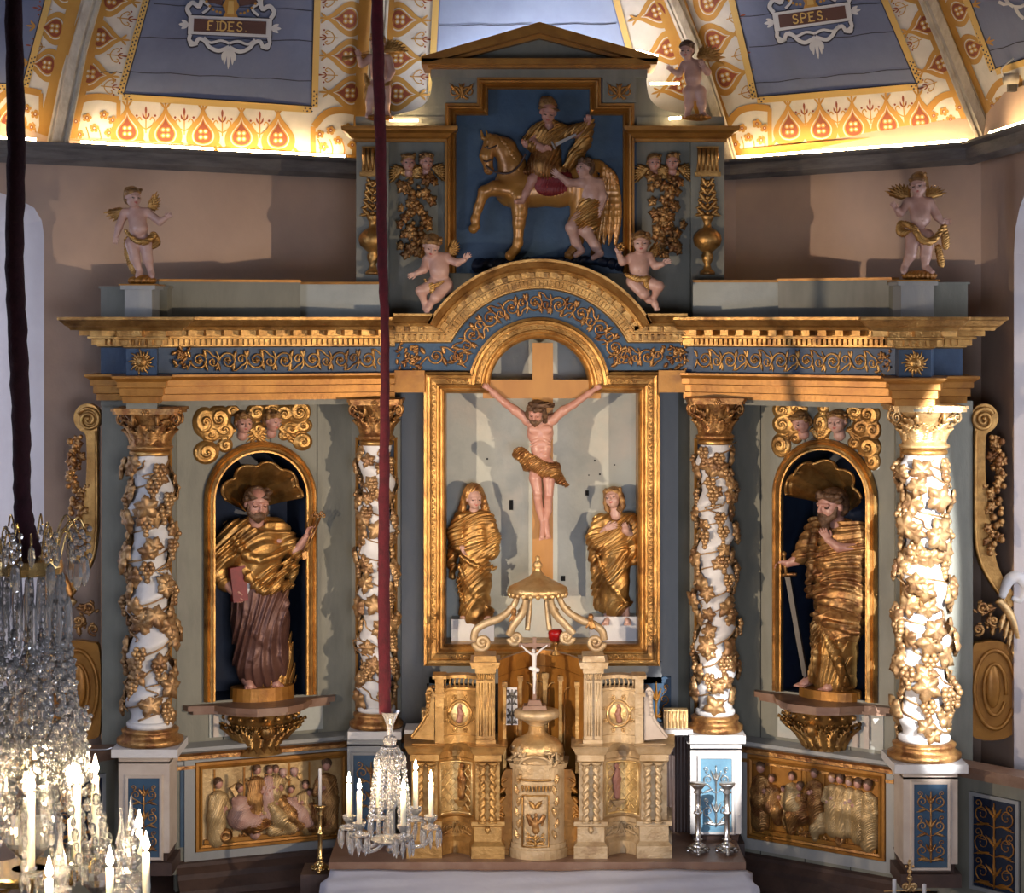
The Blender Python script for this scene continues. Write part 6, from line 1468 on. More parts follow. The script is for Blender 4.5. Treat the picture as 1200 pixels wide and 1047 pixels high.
D = Sculpt(); D.chain([(640, 182, 11), (638, 196, 14)], [17, 20], 5, 0, .75); D.cap((618, 202, 18), (662, 202, 14), 4.5, 5, 4); D.disp(folds(1.6, 8, 4, 2, 15, .4)); build_on(D, fn, 'tunic', [goldr], t, .7)
mb = MB(); mb.prism([(650, 170), (673, 159), (675, 161), (651, 174)], fn, 24, 26); mb.tube([fn(646, 168, 25), fn(650, 177, 25)], 1.3 * KP, 6); mb.obj('sword', [mat('grey_painted_blade', (.34, .32, .30), .5)], t)
t = thing('beggar', 'half-naked beggar figure behind the carved horse reaching up to the cloak', 'figure', fn(695, 304, 14))
S = Sculpt(); H = Sculpt(); head(S, H, (684, 199, 22), 23, -58, -12, -6)
S.cap((687, 206, 20), (691, 214, 18), 5, 5.5, 2); S.cap((682, 216, 20), (700, 216, 16), 7, 7, 4); S.ell((691, 228, 18), (14, 16, 9), -8, 5); S.ell((690, 244, 17), (12, 10, 8), 0, 4)
S.chain([(681, 216, 22), (666, 216, 26), (655, 208, 27)], [5.4, 4.6, 3.4], 3); hand(S, (656, 209, 27), (-.75, -.65, .1), (0, .2, 1), 14, .25, .2, 1); S.chain([(702, 218, 16), (706, 232, 18), (703, 246, 22)], [5.4, 5, 3.6], 3); hand(S, (703, 246, 22), (-.1, 1, .1), (-1, 0, .2), 12, .3, .1, 1)
S.chain([(684, 250, 18), (669, 268, 24), (674, 284, 18), (681, 294, 17)], [9, 6.6, 5.2, 3.6], 4); S.chain([(681, 295, 17), (674, 300, 22)], [3.8, 3], 2); S.chain([(694, 250, 18), (686, 272, 22), (697, 289, 18), (703, 297, 17)], [9, 6.8, 5.4, 3.8], 4); S.chain([(703, 298, 17), (694, 303, 22)], [4, 3], 2)
build_on(S, fn, 'body', FMP, t, .6); build_on(H, fn, 'hair', [hairb], t, .6)
D = Sculpt(); D.chain([(690, 243, 18), (687, 258, 20)], [14.5, 15], 5, 0, .75); D.chain([(676, 262, 24), (694, 262, 20)], [7, 8], 4); D.disp(folds(1.6, 8, 55, 4, 18, .1)); build_on(D, fn, 'loincloth', [gold], t, .7)
t = thing('rock_ledge', 'dark carved ground ledge under the horse in the blue panel', 'ledge', fn(634, 318, 0)); D = Sculpt()
D.chain([(560, 312, 2), (600, 308, 4), (640, 306, 4), (700, 306, 6), (728, 312, 2)], [8, 5, 4, 5, 6], 3, 0, 1.6); D.disp(folds(1.2, 17, 30, 6, 20)); build_on(D, fn, 'rock', [navy], t, 1.)

# ---------------------------------------------------------------- cherub-head cloud reliefs above the niches
def cloudrelief(pl, u0, v0, heads_, blobs, label, name='cherub_relief'):
    fn = pl.flat(u0, v0) if pl else pfn(YAt - .004); t = thing(name, label, 'relief', fn(u0, v0 + 20, 0)); D = Sculpt()
    for x, y, rx, ry in blobs:
        m_ = min(rx, ry); D.ell((x, y, 0), (rx, ry, m_ * .42), 0, 1.2)
        sp = spiral(0, 0, 1, 1.7, (x * 1.7) % 6, .08, 22, 1 if (int(x) % 2) else -1)
        D.chain([(x + a * rx * .86, y + b * ry * .86, m_ * (.10 + .42 * (1 - math.hypot(a, b)))) for a, b in sp], [m_ * .15] * 11 + [m_ * .12] * 11, .6)
    D.cutback(-2); build_on(D, fn, 'cloud', [gold], t, .7)
    for x, y, hh, rot, rr in heads_:
        S = Sculpt(); H = Sculpt(); head(S, H, (x, y, hh * .28), hh, *rot, 0, 'curly', True); S.cap((x, y + hh * .3, hh * .1), (x, y + hh * .6, 0), hh * .2, hh * .26, 2)
        c = build_on(S, fn, 'cherub_head', FMP if rr else FM, t, .5); build_on(H, fn, 'hair', [hairg], c, .6)
        for sd in (-1, 1): mb = MB(); wingm(mb, fn, (x + sd * hh * .3, y + hh * .4), 90 - sd * 65, hh * .95, .35, -sd, 0, 1); mb.obj('wing', [gold], c)
    return t
cloudrelief(WL, 297, 500, [(284, 495, 25, (5, 8, 0), 0), (318, 494, 24, (35, 8, 8), 0)],
            [(240, 494, 14, 18), (256, 490, 15, 16), (262, 503, 13, 11), (247, 508, 12, 9), (242, 529, 15, 14), (264, 521, 9, 9), (300, 484, 13, 11), (302, 503, 8, 9), (333, 486, 12, 12), (350, 484, 15, 15), (356, 500, 11, 9), (341, 504, 12, 8), (333, 511, 7, 6.5), (355, 519, 12, 11), (272, 481, 9, 7), (318, 480, 14, 7)],
            'gilded cloud relief with two cherub heads above the niche of the saint with keys')
cloudrelief(WR, 967, 500, [(942, 496, 24, (-32, 20, -20), 0), (984, 494, 26, (4, 4, -4), 1)],
            [(918, 482, 14, 12), (918, 499, 14, 13), (932, 504, 10, 9), (915, 524, 12, 15), (933, 515, 7, 7), (934, 480, 13, 9), (962, 496, 9, 13), (965, 478, 7, 8), (1003, 482, 12, 11), (1018, 484, 13, 13), (1010, 500, 13, 11), (1023, 502, 9, 12), (1002, 518, 9, 8), (1018, 522, 14, 14), (1022, 538, 9, 11)],
            'gilded cloud relief with two cherub heads above the niche of the bearded saint')
# attic cherub pairs with hanging garlands
for hx, gx, sg, lb in (((479, 500), 489, 1, 'pair of cherub heads over a hanging leaf garland, left of the horseman panel'), ((766, 788), 778, -1, 'pair of cherub heads over a hanging leaf garland, right of the horseman panel')):
    t = cloudrelief(None, gx, 195, [(hx[0], 191, 20, (8, 4, 0), 0), (hx[1], 190, 20, (-8 if sg < 0 else 20, 4, 0), 0)], [(gx - 14, 202, 7, 5), (gx, 205, 7, 5), (gx + 12, 203, 7, 5)], lb, 'cherub_garland')
    fn = pfn(YAt - .01); mb = MB(); rnd = random.Random(gx); N = (0, -1, 0)
    for i in range(46):
        y = 208 + i * 2.0; w = 17 + 4 * math.sin(i * .5); x = gx + rnd.uniform(-w, w) - sg * (i > 24) * 3
        ang = rnd.uniform(-.8, .8) + (x - gx) * .08; vineleaf(mb, fn(x, y, rnd.uniform(2, 9)), np.array([(x - gx) * .04, -1, rnd.uniform(-.3, .4)]), (math.sin(ang), 0, -math.cos(ang)), rnd.uniform(6, 9) * KP)
        if i % 3 == 0: mb.ball(fn(gx + rnd.uniform(-9, 9), y, 10), rnd.uniform(2.5, 4.2) * KP, 0, 8, 6)
    mb.obj('garland', [goldr], t)

# ---------------------------------------------------------------- small carved narrative panels in the dado
def small_figure(parent, fn, x, y, H_, kind, seed, lean=0, mats=None):
    """little high-relief figure; x,y = feet; H_ height px"""
    rnd = random.Random(seed); S = Sculpt(); h = H_; f = 1 if rnd.random() < .5 else -1
    hd = h * .155
    if kind == 'kneel':
        hx, hy = x + lean * h * .2, y - h * .92
        S.chain([(x - lean * h * .22, y - h * .16, 3), (x, y - h * .35, 4), (hx, hy + h * .3, 4)], [h * .17, h * .2, h * .13], h * .08, 0); S.chain([(x - lean * h * .3, y - h * .08, 2), (x + lean * h * .18, y - h * .1, 5)], [h * .10, h * .12], h * .06, 0)
    elif kind == 'sit':
        hx, hy = x, y - h * .92
        S.chain([(x, y - h * .4, 3), (hx, hy + h * .28, 3)], [h * .24, h * .15], h * .08, 0); S.chain([(x, y - h * .36, 4), (x + lean * h * .25, y - h * .3, 8), (x + lean * h * .28, y - h * .06, 6)], [h * .18, h * .14, h * .10], h * .06, 0)
    else:
        hx, hy = x + lean * h * .08, y - h * .93
        S.chain([(x, y - h * .04, 2), (x, y - h * .4, 3), (hx, hy + h * .22, 3)], [h * .16, h * .155, h * .11], h * .06, 0, .8)
    sh = (hx, hy + h * .22)
    for k in (-1, 1):
        e = (sh[0] + k * h * .15 + lean * h * .05, sh[1] + h * .18, 5); wv = (sh[0] + k * h * .04 + lean * h * rnd.uniform(.1, .26), sh[1] + h * rnd.uniform(.1, .28), 8)
        S.chain([(sh[0] + k * h * .10, sh[1], 3), e], [h * .06, h * .055], h * .03, 0); S.chain([e, wv], [h * .045, h * .032], h * .02, 0); S.ell(wv, h * .04, 0, .5, 1)
    S.disp(folds(.6, 4.2, rnd.uniform(0, 60), 2, 9, seed))
    S.ell((hx, hy, 5), (hd * .42, hd * .55, hd * .45), 0, .4, 1); S.ell((hx - lean * hd * .12, hy - hd * .2, 4.2), (hd * .5, hd * .48, hd * .48), 0, .2, 2)
    build_on(S, fn, 'relief_figure', mats or [goldp, skin, hairb], parent, .55)
def dado_panel(pl, corners, name_label, side, builder):
    u0, v0 = corners[0] / 2 + corners[1] / 2, 940
    t = thing('narrative_relief', name_label, 'relief', pl.fn(pl.s_(u0), 1.5, 0))
    A, B = pl.s_(corners[0]), pl.s_(corners[1]); z1 = pl.z(corners[0], corners[2]); z0 = pl.z(corners[0], corners[3])
    if side < 0: pass
    mb = MB(); mb.prism([(A, z0), (B, z0), (B, z1), (A, z1)], pl.fn, .0, .006); mb.obj('gilded_ground', [dusty if side < 0 else goldd], t)
    mb = MB(); mb.sweep([(A, z0), (B, z0), (B, z1), (A, z1)][::-1], [(0, .0), (0, .03), (.012, .035), (.02, .025), (.035, .025), (.04, .0)], pl.fn, True); mb.obj('panel_frame', [goldd], t)
    mb = MB(); mb.sweep([(A, z0), (B, z0), (B, z1), (A, z1)][::-1], [(.04, .0), (.04, .015), (.10, .015), (.10, .0)], pl.fn, True); mb.obj('outer_border', [greyb], t)
    W = (B - A) / .0047; Hh = (z1 - z0) / .0047
    fn = lambda u, v, h: pl.fn(A + u * .0047, z1 - v * .0047, .006 + h * .0047)
    builder(t, fn, W, Hh); return t
def bg_lines(t, fn, W, Hh, xs):
    mb = MB()
    for x in xs: mb.prism([(x, 2), (x + 2.4, 2), (x + 2.4, Hh - 3), (x, Hh - 3)], fn, 0, 1.6)
    mb.prism([(2, Hh - 6), (W - 2, Hh - 6), (W - 2, Hh - 1), (2, Hh - 1)], fn, 0, 6); mb.obj('background_architecture', [goldd], t)
def leftpanel(t, fn, W, Hh):
    k = W / 172; bg_lines(t, fn, W, Hh, [14 * k, 50 * k, 60 * k, 105 * k, 130 * k]); y = Hh
    G = [dusty, skin, hairb]; G2 = [skinp, skin, hairb]; G3 = [goldr, skin, hairb]
    for x, yy, h, kd, sd, ln, mm in ((17, 4, 74, 'stand', 1, .4, G), (45, 4, 66, 'sit', 2, 1, G2), (63, 22, 68, 'stand', 3, .6, G3), (80, 28, 60, 'stand', 4, .2, G2), (88, 32, 56, 'stand', 14, .2, G), (94, 4, 60, 'kneel', 5, -1, G), (106, 8, 58, 'kneel', 6, -1, G3), (118, 8, 54, 'kneel', 7, -1, G2), (128, 6, 60, 'stand', 8, -.6, G), (140, 4, 52, 'kneel', 15, -1, G3), (154, 6, 84, 'stand', 9, -.4, G3)):
        small_figure(t, fn, x * k, y - yy, h, kd, sd, ln, mm)
    S = Sculpt(); S.chain([(50 * k, y - 22, 6), (62 * k, y - 18, 8), (76 * k, y - 20, 6)], [8, 9, 7], 4, 0); S.disp(folds(1.1, 5, 70, 3, 8)); S.ell((62 * k, y - 28, 12), (7, 3.5, 3.5), 0, 1, 1); S.ell((70 * k, y - 29, 12), (2.6, 2.8, 2.6), 0, .5, 1)
    build_on(S, fn, 'manger', [goldr, skinp], t, .6)
    S = Sculpt(); S.ell((26 * k, y - 10, 6), (10, 9, 7), 0, 2); S.ell((26 * k, y - 10, 13), (5, 4.5, 3), 0, 1, 0, 's'); build_on(S, fn, 'barrel', [goldr], t, .7)
    for x in (98, 112):
        S = Sculpt(); head(S, None, (x * k, 14, 4), 10, 0, 5, 0); S.ell((x * k, 11, 3), (5, 4.4, 4), 0, 1, 0); c = build_on(S, fn, 'cherub_head', FMP, t, .5)
        for sd in (-1, 1): mb = MB(); wingm(mb, fn, (x * k + sd * 3, 18), 90 - sd * 60, 9, .35, -sd, 0, 1); mb.obj('wing', [goldp], c)
    mb = MB(); cluster(mb, fn, 66 * k, 22, 26, 10, 22, 0, 9, 6); cluster(mb, fn, 50 * k, y - 7, 40, 8, 22, 0, 10, 6); mb.obj('foliage', [goldr], t)
    mb = MB(); mb.tube([fn(45 * k, 16, 4), fn(47 * k, 30, 4), fn(46 * k, 44, 4)], .8 * KP, 5); mb.prism([(33 * k, 26), (42 * k, 20), (45 * k, 26), (40 * k, 38), (36 * k, 30)], fn, 1, 5); mb.obj('shepherd_crook', [goldp], t)
def rightpanel(t, fn, W, Hh):
    k = W / 160; bg_lines(t, fn, W, Hh, [12 * k, 22 * k, 48 * k, 60 * k, 66 * k, 90 * k, 118 * k, 130 * k]); y = Hh
    G = [dusty, skin, hairb]; G2 = [goldr, skin, hairb]; G3 = [dusty, skinp, hairg]
    for x, yy, h, kd, sd, ln, mm in ((10, 10, 76, 'stand', 21, .3, G2), (26, 16, 58, 'sit', 22, .6, G2), (40, 20, 42, 'stand', 23, .2, G), (52, 22, 58, 'sit', 24, .6, G), (62, 8, 62, 'sit', 25, -.6, G2), (82, 22, 66, 'stand', 26, -.3, G2), (88, 5, 44, 'sit', 27, -.5, G), (104, 18, 68, 'stand', 28, -.2, G3), (114, 18, 68, 'stand', 29, -.2, G), (112, 4, 42, 'stand', 30, -.4, G2), (124, 20, 64, 'stand', 31, 0, G3), (136, 14, 70, 'stand', 32, -.2, G), (148, 8, 76, 'stand', 33, -.2, G)):
        small_figure(t, fn, x * k, y - yy, h, kd, sd, ln, mm)
    mb = MB(); cluster(mb, fn, 70 * k, y - 8, 60, 8, 28, 0, 11, 6); mb.obj('foliage', [goldr], t)
dado_panel(WL, (236, 400, 893 + 8, 990), 'gilded crib-scene relief with kneeling figures in the left dado', -1, leftpanel)
dado_panel(WR, (884, 1032, 891, 975), 'gilded crowd-scene relief with many standing figures in the right dado', 1, rightpanel)
# ================================================================== side scroll wings (ailerons) and cartouches
def aileron(mx, Y, side):
    X_ = (lambda x: x) if mx is None else (lambda x: mx - x); f0 = pfn(Y); fn = lambda u, v, h: f0(X_(u), v, h)
    t = thing('scroll_wing', 'gilded scroll with hanging fruit garland at the ' + side + ' edge of the altarpiece', 'scroll', fn(1165, 745, 0))
    mb = MB()
    out = cr([(1141, 500), (1141, 560), (1141, 620), (1146, 655), (1158, 680), (1172, 700), (1182, 712), (1190, 700), (1176, 680), (1166, 655), (1160, 620), (1154, 560), (1154, 515), (1158, 506)], 4)
    mb.prism([tuple(p) for p in out], fn, -10, 5); ed = cr([(1142, 505), (1142, 620), (1147, 655), (1159, 680), (1178, 706)], 6); mb.tube([fn(x, y, 6) for x, y in ed], 2. * KP, 6)
    mb.prism([(1153 + 16 * math.cos(a), 490 + 17 * math.sin(a)) for a in np.linspace(0, 2 * PI, 25)[:-1]], fn, -10, 4)
    sp = spiral(1151, 492, 14, 2.1, -.5, .12, 40, -1); mb.tube([fn(x, y, 5.5) for x, y in sp], [2.6 * KP, 2.4 * KP, 1.5 * KP], 7); mb.ball(fn(*sp[-1], 6), 3 * KP, 0, 8, 6)
    mb.obj('scroll_body', [gold], t)
    mb = MB(); rnd = random.Random(3)
    for i in range(54):
        y = 512 + i * 2.6; w = 11 - abs(i - 25) * .12; x = 1164 + rnd.uniform(-w, w); p = fn(x, y, rnd.uniform(0, 9))
        if i % 2: vineleaf(mb, p, (rnd.uniform(-.4, .4), -1, rnd.uniform(-.3, .3)), (rnd.uniform(-1, 1), 0, rnd.uniform(-1, 1)), rnd.uniform(5.5, 8) * KP)
        else: mb.ball(p + np.array([0, -.02, 0]), rnd.uniform(2.5, 4.5) * KP, 0, 8, 6)
    mb.obj('fruit_garland', [goldr], t)
    mb = MB()
    for c, r, a0, s in (((1152, 712), 8, 0, 1), ((1146, 738), 7, 2, -1), ((1164, 728), 6, 1, 1)): curl(mb, fn, c, r, a0, 1.4, s, 2.2, 0, 2, None, 18)
    cluster(mb, fn, 1154, 724, 22, 30, 14, 0, 5, 9); mb.obj('leaf_scroll', [goldr], t)
    mb = MB(); q = cr([(1172, 700), (1180, 680), (1192, 676), (1200, 688), (1194, 702), (1184, 700)], 5); mb.tube([fn(x, y, 8) for x, y in q], [4 * KP, 7 * KP, 8 * KP, 7 * KP, 5 * KP, 2.5 * KP], 8)
    q = cr([(1168, 702), (1184, 722), (1195, 760), (1199, 810), (1196, 862)], 6); mb.tube([fn(x, y, 5) for x, y in q], [5 * KP, 6 * KP, 5 * KP], 8, 1)
    for i in range(4): bleaf(mb, fn, (1178 + i * 4, 716 + i * 9), (1170 + i * 5, 740 + i * 10), 9, 1, 6)
    mb.obj('upper_volute', [white if side == 'right' else goldr, goldp], t)  # right volute is white to show it brightly lit; left one stays gilded
    t = thing('scroll_cartouche', 'gilded panel with nested oval scroll relief at the far ' + side, 'panel', fn(1168, 868, 0))
    mb = MB(); mb.prism([tuple(p) for p in cr([(1139, 765), (1150, 753), (1175, 753), (1194, 775), (1198, 820), (1192, 852), (1176, 866), (1146, 866), (1138, 850)], 4, True)], fn, -10, 2)
    for a, b, w in ((24, 46, 2.6), (13, 30, 2.2)): mb.tube([fn(1165 + a * math.cos(t_), 808 + b * math.sin(t_), 3.5) for t_ in np.linspace(.5, 2 * PI + .2, 40)], w * KP, 7)
    S = Sculpt(); S.ell((1163, 804, 2), (9, 26, 5), 0, 1); v, f, mi = S.mesh(1.2); f = f if mx is None else f[:, ::-1]; mb.add(np.array([fn(*p) for p in v]), [tuple(int(z) for z in q_) for q_ in f], 0, True)
    mb.obj('oval_scroll', [goldd], t)
aileron(None, -.88, 'right'); aileron(1256, -.50, 'left')
t = thing('candle_bracket', 'thin iron rod bracket with a curled end beside the far left pedestal', 'bracket', P(128, 884, -1.0)); mb = MB(); mb.tube(cr([P(100, 879, -.86), P(124, 879, -.86), P(132, 877, -.86), P(138, 880, -.86), P(143, 884, -.86), P(145, 888, -.86)], 4), .005, 6); mb.obj('rod', [silver], t)
mb = MB(); mb.box(P(140, 893, -.84), P(145, 880, -.88)); mb.obj('rod_plate', [iron], t)

# ================================================================== shelf (gradin), altar cloth
ZG = 1.585; YG = -1.0
t = thing('gradine_shelf', 'long brown wooden shelf carrying the tabernacle and candlesticks', 'shelf', (.13, YG, ZG - .08))
mb = MB(); mb.box((XP(385, YG), YG, ZG - .075), (XP(874, YG), -.35, ZG)); mb.obj('top_board', [gradw], t)
mb = MB(); mb.box((XP(390, YG), YG + .02, 1.0), (XP(868, YG), -.36, ZG - .075)); mb.obj('front_board', [darkw], t)
mb = MB(); mb.box((XP(352, YG), YG + .01, 1.0), (XP(384, YG), -.75, 1.515)); mb.obj('side_step', [darkw], t)
def cloth():
    x0, x1 = XP(384, -1.03), XP(878, -1.03); y0, y1 = -1.03, -1.95; zt = 1.553; v = []; f = []; nx, ny = 90, 26; e = .012
    rnd = random.Random(2)
    for j in range(ny + 1):
        for i in range(nx + 1):
            a = -0.10 + 1.20 * i / nx; b = -.0 + 1.25 * j / ny
            ca = min(max(a, 0), 1); cb = min(b, 1); ov = max(abs(a - ca) * (x1 - x0), (b - cb) * .9)
            x = x0 + (x1 - x0) * ca + (a - ca) * (x1 - x0) * .10 + (.02 * math.sin(j * .9 + i * .1) if ov else 0); y = y0 + (y1 - y0) * cb - (b - cb) * .08 - (.02 * math.sin(i * .7) if b > 1 else 0)
            z = zt - ov + .004 * math.sin(i * .35 + j * .6) * math.cos(j * .5 - i * .13) + .003 * math.sin(i * .12 + j * 1.1)
            v.append((x, y, z))
    for j in range(ny):
        for i in range(nx): k = j * (nx + 1) + i; f.append((k, k + nx + 1, k + nx + 2, k + 1))
    mb = MB(); mb.add(v, f, 0, True); return mb
o = cloth().obj('altar_cloth', [clothm]); tag(o, 'white altar cloth covering the altar table in the foreground', 'tablecloth')
m_ = o.modifiers.new('thickness', 'SOLIDIFY'); m_.thickness = .004; m_.offset = -1
mb = MB(); mb.box((XP(384, -1.03) + .02, -1.93, 1.0), (XP(878, -1.03) - .02, -1.04, 1.541)); o = mb.obj('altar_table', [darkw]); tag(o, 'altar table block under the white cloth', 'altar')

# ================================================================== tabernacle shrine
tg_gold = mat('warm_tabernacle_gilding', (.54, .31, .10), .36, .66, (.30, .15, .04), 10, (.42, .7), .35, 60, (.26, .14, .06), 5, (.6, .8))
tg_gold2 = mat('dusty_tabernacle_gilding', (.58, .43, .25), .42, .42, (.40, .26, .12), 10, (.42, .7), .35, 60, (.34, .22, .13), 5, (.6, .8))
lowl = mat('lattice_gold', (.80, .58, .26), .34, .7, (.55, .36, .14), 14, (.42, .7), .35, 60)
TB = thing('tabernacle_shrine', 'large gilded two-tier shrine with twisted colonnettes behind the small tabernacle', 'shrine', (.16, -.8, ZG))
zz = lambda py, Y=-.88: ZP(py, Y)
def colonnette(mb, x, Y, z0, z1, r, sg=1):
    v = []; nz, nt = 110, 12; H = z1 - z0
    for j in range(nz):
        z = z0 + H * j / (nz - 1)
        for i in range(nt): a = 2 * PI * i / nt; rr = r * (.72 + .28 * math.cos(2 * (a - sg * z / .014))); v.append((x + rr * math.cos(a), Y + rr * math.sin(a), z))
    mb.add(v, [(j * nt + i, j * nt + (i + 1) % nt, (j + 1) * nt + (i + 1) % nt, (j + 1) * nt + i) for j in range(nz - 1) for i in range(nt)], 0, True)
    mb.lathe([(r * 1.2, -.012), (r * 1.2, -.004), (r * .8, .0)], (x, Y, z0), 10); mb.lathe([(r * .8, 0), (r * 1.3, .012), (r * 1.3, .018)], (x, Y, z1), 10)
    for k in range(6): a = k * PI / 3; mb.leaf((x + r * .7 * math.cos(a), Y + r * .7 * math.sin(a), z1 - .012), (math.cos(a) * .4, math.sin(a) * .4, 1), (math.cos(a), math.sin(a), 0), .026, .016, 2, .4, .1, 0, .002)
for sg in (1, -1):
    M = (lambda x: x) if sg > 0 else (lambda x: 1264 - x); G = tg_gold2 if sg > 0 else tg_gold
    pts = [(679, -.60), (679, -.90), (706, -.90), (708, -.84)] + [(708 + 43 * i / 8, -.84 + .07 * math.sin(PI * i / 8)) for i in range(1, 8)] + [(751, -.84), (752, -.89), (781, -.89), (781, -.60)]
    pl_ = [(XP(M(x), Y), Y) for x, Y in pts]; q = pl_[::-1] if sg > 0 else pl_
    body = [(-.02, ZG), (.03, ZG), (.03, zz(990)), (.012, zz(985)), (.012, zz(968)), (.03, zz(966)), (.03, zz(961)), (.003, zz(960)), (.003, zz(893)), (.012, zz(891)), (.012, zz(884)), (.02, zz(883)), (.035, zz(876)), (.045, zz(873)), (-.05, zz(872))]
    mb = MB(); mb.sweep(q, body, f3)
    mb.prism(pl_, f3, ZG, zz(872)) ; mb.obj('lower_tier', [G], TB)
    for x, s_ in ((686.5, 1), (699, -1), (759, 1), (772, -1)):
        mb = MB(); colonnette(mb, XP(M(x), -.93), -.925, zz(960), zz(896), .021, s_ * sg); mb.obj('twisted_colonnette', [G], TB)
    # lattice panel on the concave middle
    cv = lambda u, v, h: (lambda s: np.array([XP(M(u), -.84), -.84 + .07 * math.sin(PI * min(max((u - 708) / 43, 0), 1)) - .004 - h * KP, zz(v)]))(0)
    mb = MB(); ff_ = cv
    n = 8; v = [cv(711 + 37 * i / n, y, 0) for y in (897, 957) for i in range(n + 1)]; mb.add(v, [(i, i + 1, i + 2 + n, i + 1 + n) for i in range(n)])
    for k in range(-4, 8):
        for d in (1, -1):
            p = [(711 + 37 * t_, 897 + k * 12 + (37 * t_ if d > 0 else 37 - 37 * t_) * 1.3) for t_ in np.linspace(0, 1, 14)]; p = [x for x in p if 898 < x[1] < 956]
            if len(p) > 2: mb.tube([cv(x, y, .6) for x, y in p], .85 * KP, 5)
    for a, b in (((711, 897), (748, 897)), ((711, 957), (748, 957))): mb.tube([cv(a[0] + (b[0] - a[0]) * t_, a[1], .8) for t_ in np.linspace(0, 1, 9)], 1.6 * KP, 5)
    for x in (711, 748): mb.tube([cv(x, y, .8) for y in np.linspace(897, 957, 4)], 1.6 * KP, 5)
    mb.obj('lattice_panel', [lowl], TB)
    S = Sculpt(); S.chain([(724, 938, 1), (723, 918, 1.5), (724, 908, 1)], [4, 5, 3.4], 2); S.ell((723, 902, 2), (3, 3.6, 2.5), 0, 1); S.disp(folds(.6, 4, 20, 2, 9)); v, f, mi = S.mesh(.8)
    mb = MB(); f = f if sg > 0 else f[:, ::-1]; mb.add(np.array([cv(*p) for p in v]), [tuple(int(z) for z in k) for k in f], 0, True); mb.obj('worn_saint_figure', [mat('worn_red_ground', (.36, .17, .13), .6, .2) if sg > 0 else goldr], TB)
    mb = MB(); mb.prism([(717, 942), (733, 942), (727, 950), (723, 950)], cv, 0, 5); mb.obj('small_corbel', [G], TB)
    mb = MB(); arabes = lambda u, v, h: cv(u, v, h + 3)
    for k in (-1, 1): curl(mb, arabes, (729 + k * 9, 975), 5, PI / 2, 1.4, k, 1.1, 0, 1, [(729, 970), (729 + k * 4, 980)]); bleaf(mb, arabes, (729 + k * 3, 975), (729 + k * 18, 981), 6); curl(mb, arabes, (729 + k * 17, 972), 3.5, 0, 1.2, -k, 1, 0, 1)
    bleaf(mb, arabes, (729, 982), (729, 968), 9); mb.obj('base_carving', [G], TB); mb = MB()
    S = Sculpt(); head(S, None, (692.5, 973, 1), 9, 0, 0, 0); v, f, mi = S.mesh(.6); f = f if sg > 0 else f[:, ::-1]; fm = pfn(-.915); mb.add(np.array([fm(M(p[0]), p[1], p[2] + 2) for p in v]), [tuple(int(z) for z in k) for k in f], 0, True); mb.obj('cherub_mask', [G], TB)
    # upper tier
    YU = -.84; fu0 = pfn(YU); fu = lambda u, v, h: fu0(M(u), v, h); dom = [(x, y) for x, y in ()]
    mb = MB(); mb.prism([(683, 872), (706, 872), (706, 866), (683, 866)], fu, -40, 8)
    for x in (690, 700.5):
        mb.prism([(x - 4, 866), (x + 4, 866), (x + 3.6, 797), (x - 3.6, 797)], fu, -20, 5)
        for k in (-1.6, 1.6): mb.tube([fu(x + k, 862, 5), fu(x + k, 830, 5), fu(x + k, 800, 5)], .8 * KP, 5)
        for k in range(4): bleaf(mb, fu, (x - 3 + k * 2, 797), (x - 4 + k * 2.7, 788), 3.4, 0, 6)
    mb.prism([(684, 866), (706, 866), (706, 785), (684, 785)], fu, -40, 2); mb.prism([(683, 788), (707, 788), (707, 782), (683, 782)], fu, -42, 8); mb.prism([(680, 782), (711, 782), (713, 775), (678, 775)], fu, -44, 12)
    mb.prism([(682, 775), (709, 775), (708, 768), (683, 768)], fu, -30, 8); mb.obj('pilaster_pair', [G], TB)
    mb = MB(); cu = lambda u, v, h: fu(u, v, h - 9 * math.sin(PI * (u - 706) / 38)); n = 10
    def curved(y0, y1, h, m=0): v = [cu(706 + 38 * i / n, y, hh) for y, hh in ((y0, h), (y1, h), (y1, -14), (y0, -14)) for i in range(n + 1)]; mb.add(v, [(r_ * (n + 1) + i, r_ * (n + 1) + i + 1, ((r_ + 1) % 4) * (n + 1) + i + 1, ((r_ + 1) % 4) * (n + 1) + i) for r_ in range(4) for i in range(n)], m)
    curved(866, 812, 0); curved(872, 862, 4); curved(814, 810, 5); curved(812, 807, 2); curved(796, 792, 4)
    for k in range(7): x = 709 + k * 5.4; mb.tube([cu(x, 808, 0), cu(x + 1.2, 801, .5), cu(x, 796, 0)], 1.1 * KP, 6)
    mb.prism([(744, 872), (754, 872), (754, 792), (744, 792)], fu, -20, 3); mb.prism([(742, 816), (756, 816), (756, 812), (742, 812)], fu, -20, 6); mb.prism([(741, 795), (757, 795), (757, 791), (741, 791)], fu, -20, 7); mb.obj('upper_panel', [G], TB)
    mb = MB(); mb.tube([cu(725 + 13 * math.cos(a), 838 + 15 * math.sin(a), 1.5) for a in np.linspace(0, 2 * PI, 28)], 1.5 * KP, 6)
    for k in range(8): a = k * PI / 4 + .4; curl(mb, cu, (725 + 16.5 * math.cos(a), 838 + 20 * math.sin(a)), 3.2, a, 1.3, 1 if k % 2 else -1, .9, 0, 1.2, None, 10)
    mb.obj('medallion_scrolls', [goldp if sg > 0 else gold], TB)
    S = Sculpt(); S.ell((725, 838, 0), (10.5, 12.5, 1.6), 0, .5, 0); S.chain([(726, 846, 2), (724, 838, 2.5), (726, 832, 2)], [3.4, 3, 2.2], 1.5, 1); S.ell((725, 829, 3), (2.2, 2.6, 2), 0, .5, 1); v, f, mi = S.mesh(.6)
